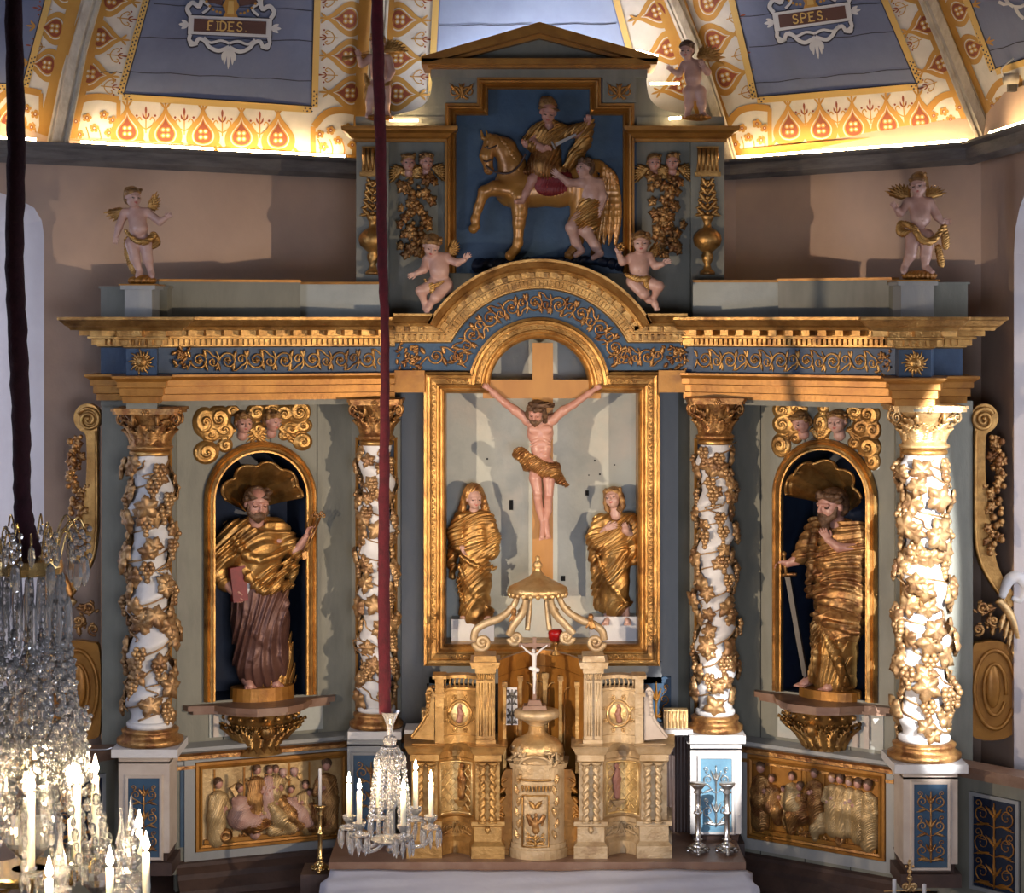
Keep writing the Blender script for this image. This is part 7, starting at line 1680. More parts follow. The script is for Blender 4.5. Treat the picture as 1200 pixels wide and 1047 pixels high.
    mb = MB(); f = f if sg > 0 else f[:, ::-1]; mb.add(np.array([cu(*p) for p in v]), [tuple(int(z) for z in k) for k in f], [int(z) for z in mi], True); mb.obj('medallion', [lowl, mat('rose_brown_figure', (.34, .16, .11), .5, .2)], TB)
    mb = MB(); mb.prism([tuple(p) for p in cr([(755, 812), (760, 806), (765, 812), (763, 826), (766, 842), (776, 856), (782, 866)], 4)] + [(755, 868)], fu, -14, 0)
    mb.tube([fu(x, y, 1) for x, y in cr([(764, 812), (763, 828), (767, 843), (776, 856), (782, 864)], 5)], 1.8 * KP, 6)
    for k in range(6): mb.ball(fu(761 + k * .5, 812 + k * 5, 3), (3.2 - k * .15) * KP, 0, 7, 5)
    mb.obj('scroll_buttress', [creamb if sg > 0 else G], TB)
# concave central exposition niche
mb = MB(); n = 16; v = []
yk = lambda t_: -.80 + .36 * math.sin(PI * t_)
ring = lambda y, o: [np.array([XP(584, -.8) + (XP(684, -.8) - XP(584, -.8)) * (i / n) , yk(i / n) + o, zz(y, -.6)]) for i in range(n + 1)]
def shell(mb, y0, y1, o): a = ring(y0, o); b = ring(y1, o); c = ring(y1, o + .05); d = ring(y0, o + .05); mb.add(a + b + c + d, [(r_ * (n + 1) + i, ((r_ + 1) % 4) * (n + 1) + i, ((r_ + 1) % 4) * (n + 1) + i + 1, r_ * (n + 1) + i + 1) for r_ in range(4) for i in range(n)], 0, False)
shell(mb, 1000, 780, 0); shell(mb, 785, 768, -.03); shell(mb, 792, 786, -.015); shell(mb, 772, 766, -.05)
mb.obj('exposition_niche', [goldd], TB)
mb = MB()
for i in (1, 4, 7, 9, 12, 15):
    x = XP(584, -.8) + (XP(684, -.8) - XP(584, -.8)) * i / n; y = yk(i / n) - .012; z1, z0 = zz(794, -.6), zz(900, -.6); mb.box((x - .014, y, z0), (x + .014, y + .03, z1)); mb.box((x - .02, y - .01, z1 - .03), (x + .02, y + .03, z1))
for i in (2.5, 5.5, 8, 10.5, 13.5):
    x = XP(584, -.8) + (XP(684, -.8) - XP(584, -.8)) * i / n; w = .028; y = yk(i / n) - .006
    mb.tube([(x + w * math.cos(a), y, zz(812, -.6) + w * 1.3 * math.sin(a)) for a in np.linspace(0, PI, 12)], .005, 5); mb.tube([(x - w, y, zz(812, -.6)), (x - w, y, zz(860, -.6)), (x - w, y, zz(900, -.6))], .005, 5); mb.tube([(x + w, y, zz(812, -.6)), (x + w, y, zz(860, -.6)), (x + w, y, zz(900, -.6))], .005, 5)
mb.obj('niche_pilasters', [gold], TB)
mb = MB(); g = pfn(-.745); mb.prism([(594, 806), (606, 806), (607, 850), (593, 850)], g, -3, 0); arabesque(mb, pfn(-.742), 600, 806, 850, 14, 1, 2, 4); mb.obj('pale_carved_panel', [white, iron], TB)
# crown canopy
CN = thing('shrine_canopy', 'gilded crown-like canopy with curving volutes over the shrine, in front of the cross', 'canopy', P(631, 768, -.72))
YC = -.70; k = sc_(YC); fc = pfn(YC); cxw = XP(630, YC)
mb = MB(); pr = [(33, 697), (35, 692), (33, 688), (26, 684), (16, 679), (9, 675), (5, 670), (3.5, 667), (5.5, 664), (5.5, 661), (3, 658), (1.8, 656), (2.6, 653.5), (.6, 651)]
mb.lathe([(26 * k, (697 - 700) * -k + 0)] + [(r_ * k, (700 - y) * k) for r_, y in pr], (cxw, YC, ZP(700, YC)), 48, 0, None, True, 1, 1, lambda a, z: 1 + .05 * (abs(math.sin(a * 12)) - .5) * (1 if z < 16 * k else 0))
for i in range(24): a = 2 * PI * i / 24; mb.ball((cxw + 33 * k * math.cos(a), YC + 33 * k * math.sin(a), ZP(696, YC)), 3 * KP, 0, 7, 5, (1, 1, 1.3))
mb.obj('dome', [goldp], CN)
for pts, sp, w, dz in (([(606, 700), (600, 712), (586, 724), (570, 730), (558, 738), (555, 750)], (565, 753, 10, PI, -1), 3.6, 6), ([(616, 700), (613, 716), (602, 732), (596, 744)], (604, 748, 8, PI, -1), 3.4, 14),
                   ([(645, 700), (649, 716), (661, 730), (672, 742)], (664, 747, 8, 0, 1), 3.4, 14), ([(655, 700), (663, 714), (680, 726), (694, 731), (705, 739), (708, 750)], (698, 753, 10, 0, 1), 3.6, 6),
                   ([(622, 700), (620, 718), (618, 740)], None, 2.6, -14), ([(640, 700), (642, 718), (644, 740)], None, 2.6, -14)):
    mb = MB(); q = cr([(x, y, dz * (1 - (y - 700) / 70)) for x, y in pts], 6); w_ = [w * KP * .95, w * KP * 1.35, w * KP * 1.2]
    mb.tube([fc(x, y, h) for x, y, h in q], w_, 8, 0); mb.tube([fc(x, y, h + w * .8) for x, y, h in q], 1. * KP, 5)
    if sp: s_ = spiral(sp[0], sp[1], sp[2], 1.6, sp[3], .15, 26, sp[4]); mb.tube([fc(x, y, 2) for x, y in s_], [w * KP * .95, w * KP * .6], 8); mb.ball(fc(s_[-1][0], s_[-1][1], 2), w * KP, 0, 8, 5); bleaf(mb, fc, (q[0][0], q[0][1] + 4), (q[10][0], q[10][1]), 8, 0, 4)
    mb.obj('volute', [tg_gold2], CN)
for x, y in ((602, 716), (692, 723)):
    S = Sculpt(); H = Sculpt(); head(S, H, (x, y, 8), 9, 0, 10, 0, 0, 'curly', True); S.chain([(x, y + 4, 6), (x + 1, y + 11, 6)], [2.6, 3.6], 2); S.cap((x - 2, y + 6, 8), (x - 5, y + 11, 9), 1.3); S.cap((x + 3, y + 6, 8), (x + 5, y + 11, 9), 1.3); c = build_on(S, fc, 'cherub', [goldr, darkp, goldr], CN, .5)
t = thing('sanctuary_lamp', 'small red glass lamp glowing under the canopy', 'lamp', P(651, 752, -.66)); mb = MB(); s = sc_(-.66)
mb.lathe([(5 * s, 0), (8 * s, 3 * s), (9 * s, 10 * s), (7.5 * s, 14 * s)], (XP(651, -.66), -.66, ZP(752, -.66)), 16); mb.obj('red_glass', [redglass], t); mb = MB(); mb.lathe([(6 * s, -16 * s), (6 * s, -14 * s), (2 * s, -10 * s), (3 * s, -4 * s), (6 * s, 0)], (XP(651, -.66), -.66, ZP(752, -.66)), 16); mb.obj('lamp_stand', [gold], t)

# small tabernacle in front
YT = -.93; s = sc_(YT); fT = pfn(YT); ST = thing('small_tabernacle', 'small bow-fronted gilded tabernacle with arched top on the wooden shelf', 'tabernacle', (XP(631, YT), YT, ZG)); cxT = XP(631, YT)
plan_ = lambda w, d, o=0: [(cxT + (w + o) * s * math.sin(a), YT + .10 - (d + o) * s * math.cos(a)) for a in np.linspace(-1.15, 1.15, 13)] + [(cxT + (w + o) * s, YT + .22), (cxT - (w + o) * s, YT + .22)]
mb = MB()
for o, y0, y1 in ((3, 1012, 996), (1, 996, 990), (-1, 990, 902), (2, 902, 899), (3.5, 899, 896), (-2, 896, 890)): mb.prism(plan_(34, 26, o), f3, ZP(y0, YT), ZP(y1, YT))
mb.obj('body', [tg_gold2], ST)
yT = lambda u: YT + .10 - 25.5 * s * math.cos(math.asin(max(-1, min(1, (u - 631) / 33)))) - .004
ft = lambda u, v, h: np.array([XP(u, YT), yT(u) - h * KP, ZP(v, YT)])
mb = MB(); mb.tube([ft(x, y, 1) for x, y in [(612, 992), (612, 960), (612, 935), (612, 932), (622, 932), (640, 932), (643, 932), (643, 960), (643, 992), (628, 992), (612, 992)]], 1.2 * KP, 5)
for i in range(9): bleaf(mb, ft, (612 + i * 4, 920), (612 + i * 4, 928), 4, 0, 1)
mb.tube([ft(608 + i * 4.2, 914, 1) for i in range(10)], 1.6 * KP, 5); arabesque(mb, ft, 627.5, 975, 991, 26, 0, 1, 3); bleaf(mb, ft, (627, 948), (620, 938), 7); bleaf(mb, ft, (627, 948), (635, 938), 7)
mb.obj('door', [gold], ST)
S = Sculpt(); S.chain([(628, 972, 2), (627, 964, 3), (628, 958, 2)], [4.5, 4, 2.4], 2); S.ell((628, 954, 3), (2.2, 2.6, 2), 0, .6); S.chain([(624, 962, 3), (619, 956, 2), (621, 966, 2)], [2, 2.6, 1.4], 1.5); S.chain([(632, 962, 3), (637, 956, 2), (635, 966, 2)], [2, 2.6, 1.4], 1.5); v, f, mi = S.mesh(.6)
mb = MB(); mb.add(np.array([ft(*p) for p in v]), [tuple(int(z) for z in k) for k in f], 0, True); mb.obj('winged_figure', [goldr], ST)
for x in (651, 607):
    mb = MB()
    for i in range(6): bleaf(mb, ft, (x, 985 - i * 13), (x + (3 if i % 2 else -3), 973 - i * 13), 8, 0, 1); mb.ball(ft(x, 980 - i * 13, 2), 1.8 * KP, 0, 6, 4)
    mb.obj('corner_carving', [goldp], ST)
mb = MB(); a_ = [(609 + 0, 899)] + [(627.5 - 19 * math.cos(a), 899 - 13 * math.sin(a)) for a in np.linspace(.1, PI - .1, 14)] + [(646, 899)]
mb.prism(a_, lambda u, v, h: ft(u, v, h), -8, 1); mb.tube([ft(x, y, 2) for x, y in a_], 1.8 * KP, 6); cluster(mb, ft, 650, 888, 16, 14, 16, 0, 2, 7); cluster(mb, ft, 606, 888, 14, 14, 14, 0, 3, 7); mb.obj('arched_pediment', [tg_gold2], ST)
for sd in (-1, 1):
    X2 = lambda x: 631 + sd * x; mb = MB(); g = pfn(YT + .10); mb.prism([(X2(x), y) for x, y in [(30, 996)] + [(52, 996), (52, 968)] + [tuple(p) for p in cr([(50, 962), (46, 945), (38, 932), (44, 918), (40, 904), (34, 902)], 4)] + [(30, 902)]], g, -12, 0)
    for k_ in range(5): bleaf(mb, g, (X2(36 + k_ * 1.5), 912 + k_ * 11), (X2(44 + k_ * 1.5), 918 + k_ * 12), 8, 0, 1)
    curl(mb, g, (X2(45), 957), 5, 0, 1.4, sd, 2, 0, 1); mb.prism([(X2(30), 1008), (X2(54), 1008), (X2(54), 996), (X2(30), 996)], g, -14, 3); mb.obj('side_volute', [goldd], ST)
mb = MB(); yc = YT + .10; L = lambda pr, m=0, wob=None: mb.lathe([(r_ * s, (892 - y) * s) for r_, y in pr], (XP(629, yc), yc, ZP(892, yc)), 40, m, None, True, 1, .85, wob)
L([(26, 892), (22, 886), (29, 884), (32, 880), (31, 874), (26, 867), (16, 862), (10, 858), (9, 850)], 0, lambda a, z: 1 + .035 * math.sin(a * 14 + z * 60)); mb.obj('gadrooned_dome', [goldp], ST)
for i in range(18):
    a = 2 * PI * i / 18; o = np.array([math.cos(a), math.sin(a) * .85, 0]); c0 = np.array([XP(629, yc), yc, 0])
    if i % 3 == 0: mb = MB()
    mb.leaf(c0 + o * 31 * s + [0, 0, ZP(880, yc)], -o * .8 + np.array([0, 0, .75]), o + np.array([0, 0, .8]), 20 * s, 9 * s, 4, .1, .3, 0, .004)
    if i % 3 == 2: mb.obj('dome_leaf', [tg_gold2], ST)
mb = MB(); L([(9, 856), (8, 850), (14, 846), (20, 842), (26, 840), (27, 836), (26, 832), (24, 831)]); mb.obj('top_dish', [tg_gold2], ST)
t = thing('altar_cross', 'small wooden cross with pale figure on top of the small tabernacle', 'cross', P(626, 831, yc)); fx = pfn(yc)
mb = MB(); mb.prism([(612, 831), (641, 831), (639, 826), (614, 826)], fx, -10, 10); mb.prism([(618, 826), (635, 826), (633, 820), (620, 820)], fx, -6, 6); mb.prism([(624.3, 822), (628.5, 822), (628.5, 747), (624.3, 747)], fx, -2, 2); mb.prism([(608, 754), (645, 754), (645, 758.5), (608, 758.5)], fx, -2, 2.2); mb.obj('cross', [gradw], t)
S = Sculpt(); S.chain([(626, 768, 4), (626, 778, 4), (625.5, 784, 4)], [3, 2.4, 2.5], 1); S.chain([(626, 784, 4), (626.5, 795, 5), (626, 808, 4), (626, 812, 5)], [2.4, 1.8, 1.2, 1.2], 1); S.ell((625, 762.5, 5), (2.1, 2.7, 2.3), 0, .8); S.chain([(624, 767, 4), (617, 762, 4), (611, 756, 4)], [1.4, 1.1, .9], .8); S.chain([(628, 767, 4), (634, 761, 4), (641, 756, 4)], [1.4, 1.1, .9], .8); S.chain([(622, 783, 4), (630, 785, 4)], [2.3, 2.5], 1)
build_on(S, fx, 'corpus', [white], t, .45)
# fluted blocks, side shelves
for x0, x1, nm in ((494, 516, 'left'), (778, 806, 'right')):
    Yb = -.45; g = pfn(Yb); t = thing('fluted_block', 'small ochre fluted block on the ' + nm + ' side shelf, beside the shrine', 'block', P((x0 + x1) / 2, 856, Yb)); mb = MB()
    mb.prism([(x0, 856), (x1, 856), (x1, 832), (x0, 832)], g, -12, 0, 0); [mb.tube([g(x, 855, .5), g(x, 845, .5), g(x, 834, .5)], 1.5 * KP, 5, 0) for x in np.arange(x0 + 2, x1, 4.4)]; mb.obj('block', [goldp], t)
    t = thing('side_shelf', 'narrow pale shelf with dark fluted board below, ' + nm + ' of the shrine', 'shelf', P((x0 + x1) / 2, 1000, -.42)); mb = MB(); a, b = (474, 500) if nm == 'left' else (776, 812)
    g2 = pfn(-.50); mb.prism([(a, 862), (b, 862), (b, 856), (a, 856)], g2, -40, 0); mb.obj('shelf_board', [white], t)
    mb = MB(); g3 = pfn(-.34); mb.prism([(a + 2, 1000), (b, 1000), (b, 862), (a + 2, 862)], g3, -6, 0); [mb.tube([g3(x, 998, 0), g3(x, 930, 0), g3(x, 864, 0)], 1.2 * KP, 5) for x in np.arange(a + 4, b, 4)]; mb.obj('fluted_board', [darkw], t)
# candlesticks
def candlestick(px, Y, zb, H, label, m, cand=0, r=.011):
    x = XP(px, Y); t = thing('candlestick', label, 'candlestick', (x, Y, zb)); mb = MB()
    pr = [(.0, .022), (2.6, .03), (2.2, .05), (1.4, .07), (2.6, .09), (3.0, .12), (1.6, .15), (1.2, .18), (1.9, .20), (1.0, .23), (1.05, .55), (1.7, .57), (1.7, .59), (1.0, .61), (1.0, .84), (1.8, .87), (1.2, .90), (2.4, .95), (3.2, .985), (3.2, 1.0)]
    mb.lathe([(max(.002, r * a), H * b) for a, b in pr], (x, Y, zb), 16); mb.obj('stem', [m], t); mb = MB()
    for i in range(3):
        a = 2 * PI * i / 3 + .5; o = np.array([math.cos(a), math.sin(a), 0]); c = np.array([x, Y, zb])
        mb.tube(cr([c + o * r * 1.2 + [0, 0, H * .10], c + o * r * 2.6 + [0, 0, H * .085], c + o * r * 3.6 + [0, 0, H * .03], c + o * r * 4.4 + [0, 0, .008]], 4), [r * .8, r * 1.0, r * .6, r * .9], 7); mb.ball(c + o * r * 4.4 + [0, 0, .010], .010, 0, 8, 5)
        for k in range(3): b = a + k * .5 - .5; o2 = np.array([math.cos(b), math.sin(b), 0]); mb.leaf(c + o2 * r * 1.4 + [0, 0, .01], o2 + np.array([0, 0, .8]), o2, H * .12, r * 2, 3, .4, .2, 0, .003)
    mb.obj('tripod_foot', [m], t)
    if cand: mb = MB(); mb.lathe([(.009, 0), (.009, cand * .97), (.004, cand), (.001, cand)], (x, Y, zb + H), 12); mb.tube([(x, Y, zb + H + cand), (x, Y + .001, zb + H + cand + .006), (x + .001, Y, zb + H + cand + .012)], .001, 4, 1); mb.obj('candle', [white, darkp], t)
    return t
candlestick(818, -.82, ZG, .385, 'silver candlestick without candle before the bright pedestal, left one of the pair', silver, 0, .014)
candlestick(852, -.82, ZG, .385, 'silver candlestick without candle before the bright pedestal, right one of the pair', silver, 0, .014)
candlestick(375, -.93, 1.515, .36, 'brass candlestick with unlit white candle at the left end of the shelf', brass, .20)
t = thing('altar_candelabrum', 'ornate candelabrum with two thin white candles at the bottom right edge', 'candelabrum', (XP(1066, -2.), -2., 1.12)); Yq = -2.; kq = sc_(Yq); xq = XP(1066, Yq); zq = ZP(1050, Yq)
mb = MB(); mb.lathe([(.09, 0), (.09, .02), (.03, .05), (.015, .12), (.03, .2), (.012, .28), (.012, zq - 1.12)], (xq, Yq, 1.12), 14); mb.obj('stem', [gold], t)
mb = MB(); mb.tube([P(1036, 1045, Yq), P(1066, 1044, Yq), P(1090, 1044, Yq)], .004, 6)
for sd in (-1, 1): g = pfn(Yq); curl(mb, g, (1066 + sd * 5, 1040), 5, PI / 2, 1.3, sd, 1.6, 0, 0)
for c, r_ in (((1066, 1022), 3.2), ((1066, 1012), 2.6), ((1062, 1016), 1.8), ((1070, 1016), 1.8), ((1066, 1030), 3.6)): mb.ball(P(*c, Yq), r_ * kq, 0, 8, 6)
mb.tube([P(1066, 1045, Yq), P(1066, 1028, Yq), P(1066, 1008, Yq)], .006, 6); mb.obj('finial_arms', [goldp], t)
for x, y in ((1048, 1031), (1083, 1037)): mb = MB(); z0 = ZP(1056, Yq); mb.lathe([(.010, 0), (.010, (1056 - y) * kq), (.002, (1056 - y) * kq + .004)], (XP(x, Yq), Yq, z0), 12); mb.lathe([(.004, -.02), (.014, -.006), (.014, 0)], (XP(x, Yq), Yq, z0), 12, 1); mb.obj('candle', [white, gold], t)

# ================================================================== chandeliers and velvet ropes
def rope(pts, r, label, m, Y):
    q = cr([P(x, y, Y) for x, y, w in pts], 8); rr = np.interp(np.linspace(0, 1, len(q)), np.linspace(0, 1, len(pts)), [w for _, _, w in pts]) * sc_(Y)
    v = []; n = 14; rnd = random.Random(4)
    mb = MB(); q = np.array(q); q[:, 0] += .0015 * np.sin(np.arange(len(q)) * 1.7); mb.tube(q, list(rr * (1 + .05 * np.sin(np.arange(len(q)) * 2.3))), n)
    o = mb.obj('velvet_rope', [m], None, P(pts[0][0], pts[0][1], Y)); return tag(o, label, 'rope', 'velvet covered chandelier ropes')
YB, YS = -5.0, -2.6
rope([(14, -70, 10), (17, 60, 10.5), (19, 180, 11), (17, 300, 11), (21, 400, 11.5), (25, 500, 11), (26, 580, 10), (30, 625, 13), (37, 655, 15)], 0, 'thick dark maroon velvet rope at far left holding the large chandelier', velvetd, YB)
rope([(441, -70, 7), (443, 60, 7), (446, 170, 6.5), (448, 300, 6), (451, 380, 5), (451, 480, 5.5), (450, 600, 6.5), (450, 720, 7), (451, 836, 7)], 0, 'thin crimson velvet rope holding the small candle chandelier', velvet, YS)
def bead(mb, p, r, e=1., m=0):
    n = len(mb.S); mb.ball(p, r, m, 6, 4, (1, 1, e)); mb.S[n:] = [False] * (len(mb.S) - n)
def drop(mb, p, L, r):
    """faceted pendant prism hanging from p"""
    p = np.array(p); mb.lathe([(.001, 0), (r * .7, -L * .12), (r, -L * .55), (r * .6, -L * .85), (.001, -L)][::-1], p, 6, 0, None, False)
def strand(mb, a, b, n, r, sag=.0, e=1.3):
    a = np.array(a); b = np.array(b)
    for i in range(n):
        t_ = i / (n - 1); p = a + (b - a) * t_; p[2] -= sag * 4 * t_ * (1 - t_); bead(mb, p, r * (.85 + .3 * (i % 2)), e)
def candlepart(par, c, H, r=.011, fl=.022):
    mb = MB(); mb.lathe([(r, 0), (r, H * .98), (r * .6, H), (.001, H)], c, 12); cp = mb.obj('candle', [waxm], par)
    mb = MB(); mb.lathe([(.001, 0), (fl * .30, fl * .3), (fl * .38, fl * .6), (fl * .2, fl * 1.2), (.0008, fl * 1.9)], (c[0], c[1], c[2] + H + .004), 10); mb.obj('flame', [flame], cp)
    l = bpy.data.lights.new('candle_light', 'POINT'); l.energy = 3.2; l.color = (1, .72, .42); l.shadow_soft_size = .012; lo = bpy.data.objects.new('candle_light', l); C.objects.link(lo); lo.location = (c[0], c[1] - .03, c[2] + H + .03)
# small chandelier
k = sc_(YS); cx, zc = XP(457, YS), lambda y: ZP(y, YS)
SC = thing('small_chandelier', 'small crystal chandelier with six lit candles hanging before the left inner pedestal', 'chandelier', (cx, YS, zc(1000)))
mb = MB(); L = lambda pr, m=0, n=14, wob=None: mb.lathe([(r_ * k, (1000 - y) * k) for r_, y in pr], (cx - 3 * k * (0), YS, zc(1000)), n, m, None, False, 1, 1, wob)
L([(1, 870), (3, 868), (4, 852), (7, 840), (12, 834), (9, 838), (5, 848)][::1], 0, 16, lambda a, z: 1 + .12 * math.sin(a * 8)); L([(2, 876), (7, 873), (8, 868), (7, 864), (2, 862)]); L([(16, 887), (17, 885), (16, 883), (14, 885)], 0, 24); L([(10, 879), (11, 877), (10, 875), (8, 877)], 0, 20); mb.obj('crystal_cap', [crystal], SC)
mb = MB(); L([(2, 1000), (5, 996), (3, 990), (22, 986), (23, 983), (5, 978), (4, 950), (9, 944), (10, 936), (4, 930), (3, 910), (8, 900), (8, 894), (3, 888)]); mb.obj('centre_stem', [crystal], SC)
for i in range(12):
    a = 2 * PI * i / 12; mb = MB(); strand(mb, (cx + 16 * k * math.cos(a), YS + 16 * k * math.sin(a), zc(886)), (cx + 25 * k * math.cos(a), YS + 25 * k * math.sin(a), zc(962)), 15, 2.0 * k, .005); mb.obj('bead_strand', [crystal], SC); mb = MB(); strand(mb, (cx + 8 * k * math.cos(a), YS + 8 * k * math.sin(a), zc(877)), (cx + 16 * k * math.cos(a), YS + 16 * k * math.sin(a), zc(886)), 5, 1.8 * k); mb.obj('bead_strand', [crystal], SC); mb = MB()
    drop(mb, (cx + 17 * k * math.cos(a + .2), YS + 17 * k * math.sin(a + .2), zc(886)), 16 * k, 2.6 * k); mb.obj('pendant', [crystal], SC); mb = MB(); strand(mb, (cx + 9 * k * math.cos(a), YS + 9 * k * math.sin(a), zc(900)), (cx + 12 * k * math.cos(a), YS + 12 * k * math.sin(a), zc(945)), 9, 1.7 * k); mb.obj('bead_strand', [crystal], SC)
for deg, H in ((180, 44), (226, 44), (110, 50), (292, 46), (54, 50), (0, 46)):
    a = math.radians(deg); o = np.array([math.cos(a), math.sin(a), 0]); R = 48 * k; e = np.array([cx, YS, zc(968)]) + o * R
    mb = MB(); mb.tube(cr([np.array([cx, YS, zc(984)]) + o * 6 * k, np.array([cx, YS, zc(992)]) + o * R * .45, np.array([cx, YS, zc(990)]) + o * R * .85, e - [0, 0, 8 * k]], 5), 2.2 * k, 8); am = mb.obj('arm', [crystal], SC)
    mb = MB(); mb.lathe([(2 * k, -6 * k), (11 * k, -3 * k), (12 * k, -1 * k), (4 * k, -1 * k), (3 * k, 3 * k), (7 * k, 8 * k), (8 * k, 12 * k), (5 * k, 11 * k)], e, 16, 0, None, False); mb.obj('drip_pan', [crystal], am)
    mb = MB(); [drop(mb, e + [11 * k * math.cos(b), 11 * k * math.sin(b), -3 * k], 22 * k, 2.3 * k) for b in np.linspace(0, 2 * PI, 9)[:-1]]; mb.obj('hanging_prisms', [crystal], am)
    candlepart(SC, e + [0, 0, 5 * k], H * k, 3.1 * k, .027)
# large chandelier
k = sc_(YB); cx, zc = XP(34, YB), lambda y: ZP(y, YB); cc = lambda r_, a, y: np.array([cx + r_ * k * math.cos(a), YB + r_ * k * math.sin(a), zc(y)])
LC = thing('large_chandelier', 'large crystal chandelier thick with beads and candles at the lower left, cut by the frame', 'chandelier', (cx, YB, zc(1100)))
L = lambda pr, m=0, n=20, wob=None: mb.lathe([(r_ * k, (1100 - y) * k) for r_, y in pr], (cx, YB, zc(1100)), n, m, None, False, 1, 1, wob)
mb = MB(); L([(30, 674), (38, 672), (40, 664), (38, 656), (30, 654)], 0, 28); mb.obj('crown_ring', [brass], LC)
for i in range(10):
    a = 2 * PI * i / 10 + .3; mb = MB(); mb.tube(cr([cc(36, a, 656), cc(44, a, 625), cc(56, a, 608), cc(64, a, 622)], 5), 1.1 * k, 6); mb.tube(cr([cc(36, a + .3, 656), cc(36, a + .3, 630), cc(46, a + .3, 622), cc(50, a + .3, 635)], 5), 1. * k, 6); ar = mb.obj('crown_hook', [brass], LC)
    mb = MB(); p = cc(64, a, 622)
    for q in range(9): bead(mb, p + np.array([math.cos(q * 2.4) * 6 * k, math.sin(q * 2.4) * 6 * k, -q * 4 * k]), 3.4 * k, 1.2)
    drop(mb, p + [0, 0, -32 * k], 36 * k, 6.5 * k); drop(mb, cc(50, a + .3, 635), 26 * k, 4.5 * k); mb.obj('pendant', [crystal], ar)
mb = MB(); L([(5, 1012), (26, 990), (29, 964), (24, 945), (8, 932), (6, 920), (12, 905), (6, 890), (5, 870), (24, 858), (30, 836), (28, 812), (14, 796), (6, 790), (12, 775), (6, 760), (5, 690)], 0, 16); mb.obj('crystal_stem', [crystal], LC)
mb = MB(); mb.tube([cc(0, 0, 1100), cc(0, 0, 900), cc(0, 0, 670)], 1.6 * k, 6); L([(3, 900), (16, 897), (16, 893), (3, 890)]); L([(20, 1030), (52, 1026), (54, 1022), (20, 1018)], 0, 28); L([(50, 1026), (54, 1028), (56, 1020), (50, 1018)], 0, 28); mb.obj('gilt_frame', [brass], LC)
rnd = random.Random(8)
for i in range(18):
    a = 2 * PI * i / 18; mb = MB(); drop(mb, cc(39, a, 672), 58 * k, 4.2 * k); mb.obj('pendant', [crystal], LC); mb = MB(); drop(mb, cc(46, a + .17, 700), 62 * k, 4.5 * k); mb.obj('pendant', [crystal], LC); mb = MB(); strand(mb, cc(39, a + .1, 676), cc(56, a + .1, 830), 17, 3. * k, .01); mb.obj('bead_strand', [crystal], LC); mb = MB()
    strand(mb, cc(54, a, 828), cc(96, a, 1004), 13, 4.2 * k, .02, 1.7); mb.obj('bead_strand', [crystal], LC); mb = MB(); strand(mb, cc(34, a, 850), cc(62, a, 960), 10, 3.6 * k, .01, 1.5); mb.obj('bead_strand', [crystal], LC)
for y, r0, n in ((755, 46, 26), (778, 50, 30), (800, 50, 32), (838, 58, 34), (862, 62, 34), (886, 60, 30), (912, 56, 26)):
    mb = MB()
    for i in range(n):
        a = 2 * PI * i / n + y; R = r0 + rnd.uniform(-10, 6); c = cc(R, a, y + rnd.uniform(-9, 9)); q = rnd.uniform(4, 7.5) * k; bead(mb, c, q, rnd.uniform(.8, 1.3)); bead(mb, c + [q * .8, 0, q * 1.1], q * .45); bead(mb, c + [-q * .5, -q, -q * 1.2], q * .5)
        if i % 2: drop(mb, c + [0, 0, -q], 20 * k, 3 * k)
    mb.obj('crystal_belt', [crystal], LC)
def cup(par, e, s_):
    mb = MB(); mb.lathe([(3 * s_, -12 * s_), (16 * s_, -8 * s_), (17 * s_, -5 * s_), (5 * s_, -4 * s_), (9 * s_, 3 * s_), (8 * s_, 5 * s_)], e, 16, 0, None, False); [drop(mb, e + [15 * s_ * math.cos(b), 15 * s_ * math.sin(b), -7 * s_], 24 * s_, 3 * s_) for b in np.linspace(0, 2 * PI, 9)[:-1]]; mb.obj('drip_pan', [crystal], par)
for R, y, H, degs, yb in ((76, 1000, 88, (10, 55, 100, 148, 196, 240, 285, 328), 1022), (142, 1048, 54, (352, 37, 82, 127, 172, 217, 262, 292, 322), 1075)):
    for d in degs:
        a = math.radians(d); e = cc(R, a, y); mb = MB(); mb.tube(cr([cc(20, a, yb), cc(R * .5, a, yb + 14), cc(R * .85, a, yb + 6), e - [0, 0, 8 * k]], 5), 3 * k, 8); am = mb.obj('arm', [brass if R < 100 else crystal], LC); cup(am, e, k * .8); candlepart(LC, e, H * k, 4.6 * k, .036)
for d in (345, 15, 60, 105, 150, 195, 240, 300):
    a = math.radians(d); mb = MB(); b = cc(118, a, 1080); mb.lathe([(4 * k, 0), (20 * k, 20 * k), (22 * k, 34 * k), (12 * k, 48 * k), (6 * k, 54 * k), (12 * k, 60 * k), (13 * k, 66 * k), (6 * k, 72 * k), (10 * k, 80 * k), (11 * k, 86 * k), (5 * k, 94 * k), (7 * k, 100 * k), (4 * k, 112 * k), (1 * k, 140 * k)], b, 14, 0, None, False); mb.obj('crystal_spire', [crystal], LC)
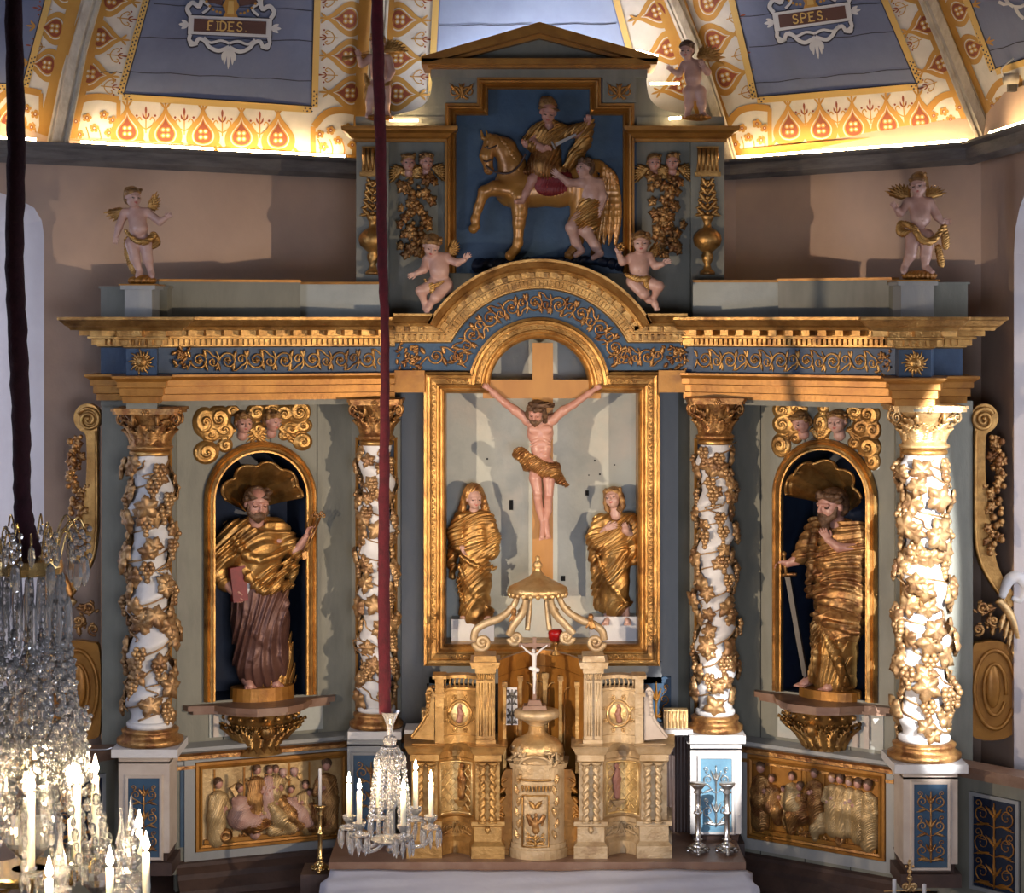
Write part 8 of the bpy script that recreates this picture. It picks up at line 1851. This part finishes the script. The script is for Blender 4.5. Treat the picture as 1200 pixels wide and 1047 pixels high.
# ================================================================== lights
def area(name, loc, tgt, size, power, col, size_y=None, spread=None):
    l = bpy.data.lights.new(name, 'AREA'); l.energy = power; l.color = col; l.size = size
    if size_y: l.shape = 'RECTANGLE'; l.size_y = size_y
    if spread: l.spread = math.radians(spread)
    o = bpy.data.objects.new(name, l); C.objects.link(o); o.location = loc
    o.rotation_euler = (Vector(tgt) - Vector(loc)).to_track_quat('-Z', 'Y').to_euler(); return o
def spot(name, loc, tgt, power, col, ang, blend=.4, r=.05):
    l = bpy.data.lights.new(name, 'SPOT'); l.energy = power; l.color = col; l.spot_size = math.radians(ang); l.spot_blend = blend; l.shadow_soft_size = r
    o = bpy.data.objects.new(name, l); C.objects.link(o); o.location = loc
    o.rotation_euler = (Vector(tgt) - Vector(loc)).to_track_quat('-Z', 'Y').to_euler(); return o
spot('spot_left', (-4.3, -6.0, 3.5), (1.0, -.3, 3.15), 1400, (1, .79, .58), 36, .9, .06)
spot('spot_right', (4.3, -6.0, 3.5), (-.9, -.3, 3.15), 1250, (1, .79, .58), 36, .9, .06)
o = spot('sun_patch_pedestal', (3.4, -7.4, 5.6), (1.14, -.6, 2.2), 5000, (1, .97, .95), 7.6, .35, .02); o.scale = (.42, 1, 1)
o = spot('sun_patch_column', (3.1, -7.4, 5.2), (2.22, -1.15, 3.12), 8500, (.97, .98, 1), 18, .25, .03); o.scale = (.22, 1, 1)
# daylight from the nave windows
area('window_light_right', (4.6, -4.2, 4.6), (1.0, -.6, 2.8), 1.2, 85, (.80, .87, 1), 2.4)
area('window_light_left', (-4.4, -4.0, 4.6), (-1.0, -.6, 2.8), 1.2, 55, (.68, .76, 1), 2.4)
area('nave_daylight', (.6, -8.5, 3.2), (.3, 0, 2.1), 2.2, 38, (.78, .83, 1), 1.6, 80)
area('added_ceiling_fill', (.2, .45, 5.75), (.15, .3, 7), 1.2, 14, (.95, .95, 1), .15)  # unseen light added behind the pediment to brighten the centre ceiling, not daylight
area('window_1_light', tuple(fnL(s1 - .5, 3.8, -.55)), tuple(fnL(s1 - .35, 3.8, 1)), .5, 2.6, (.75, .78, 1), 2.2)
area('window_2_light', tuple(fnR(1.2, 3.8, -.3)), tuple(fnR(1.0, 3.8, 1)), .5, 8, (.85, .88, 1), 2.2)
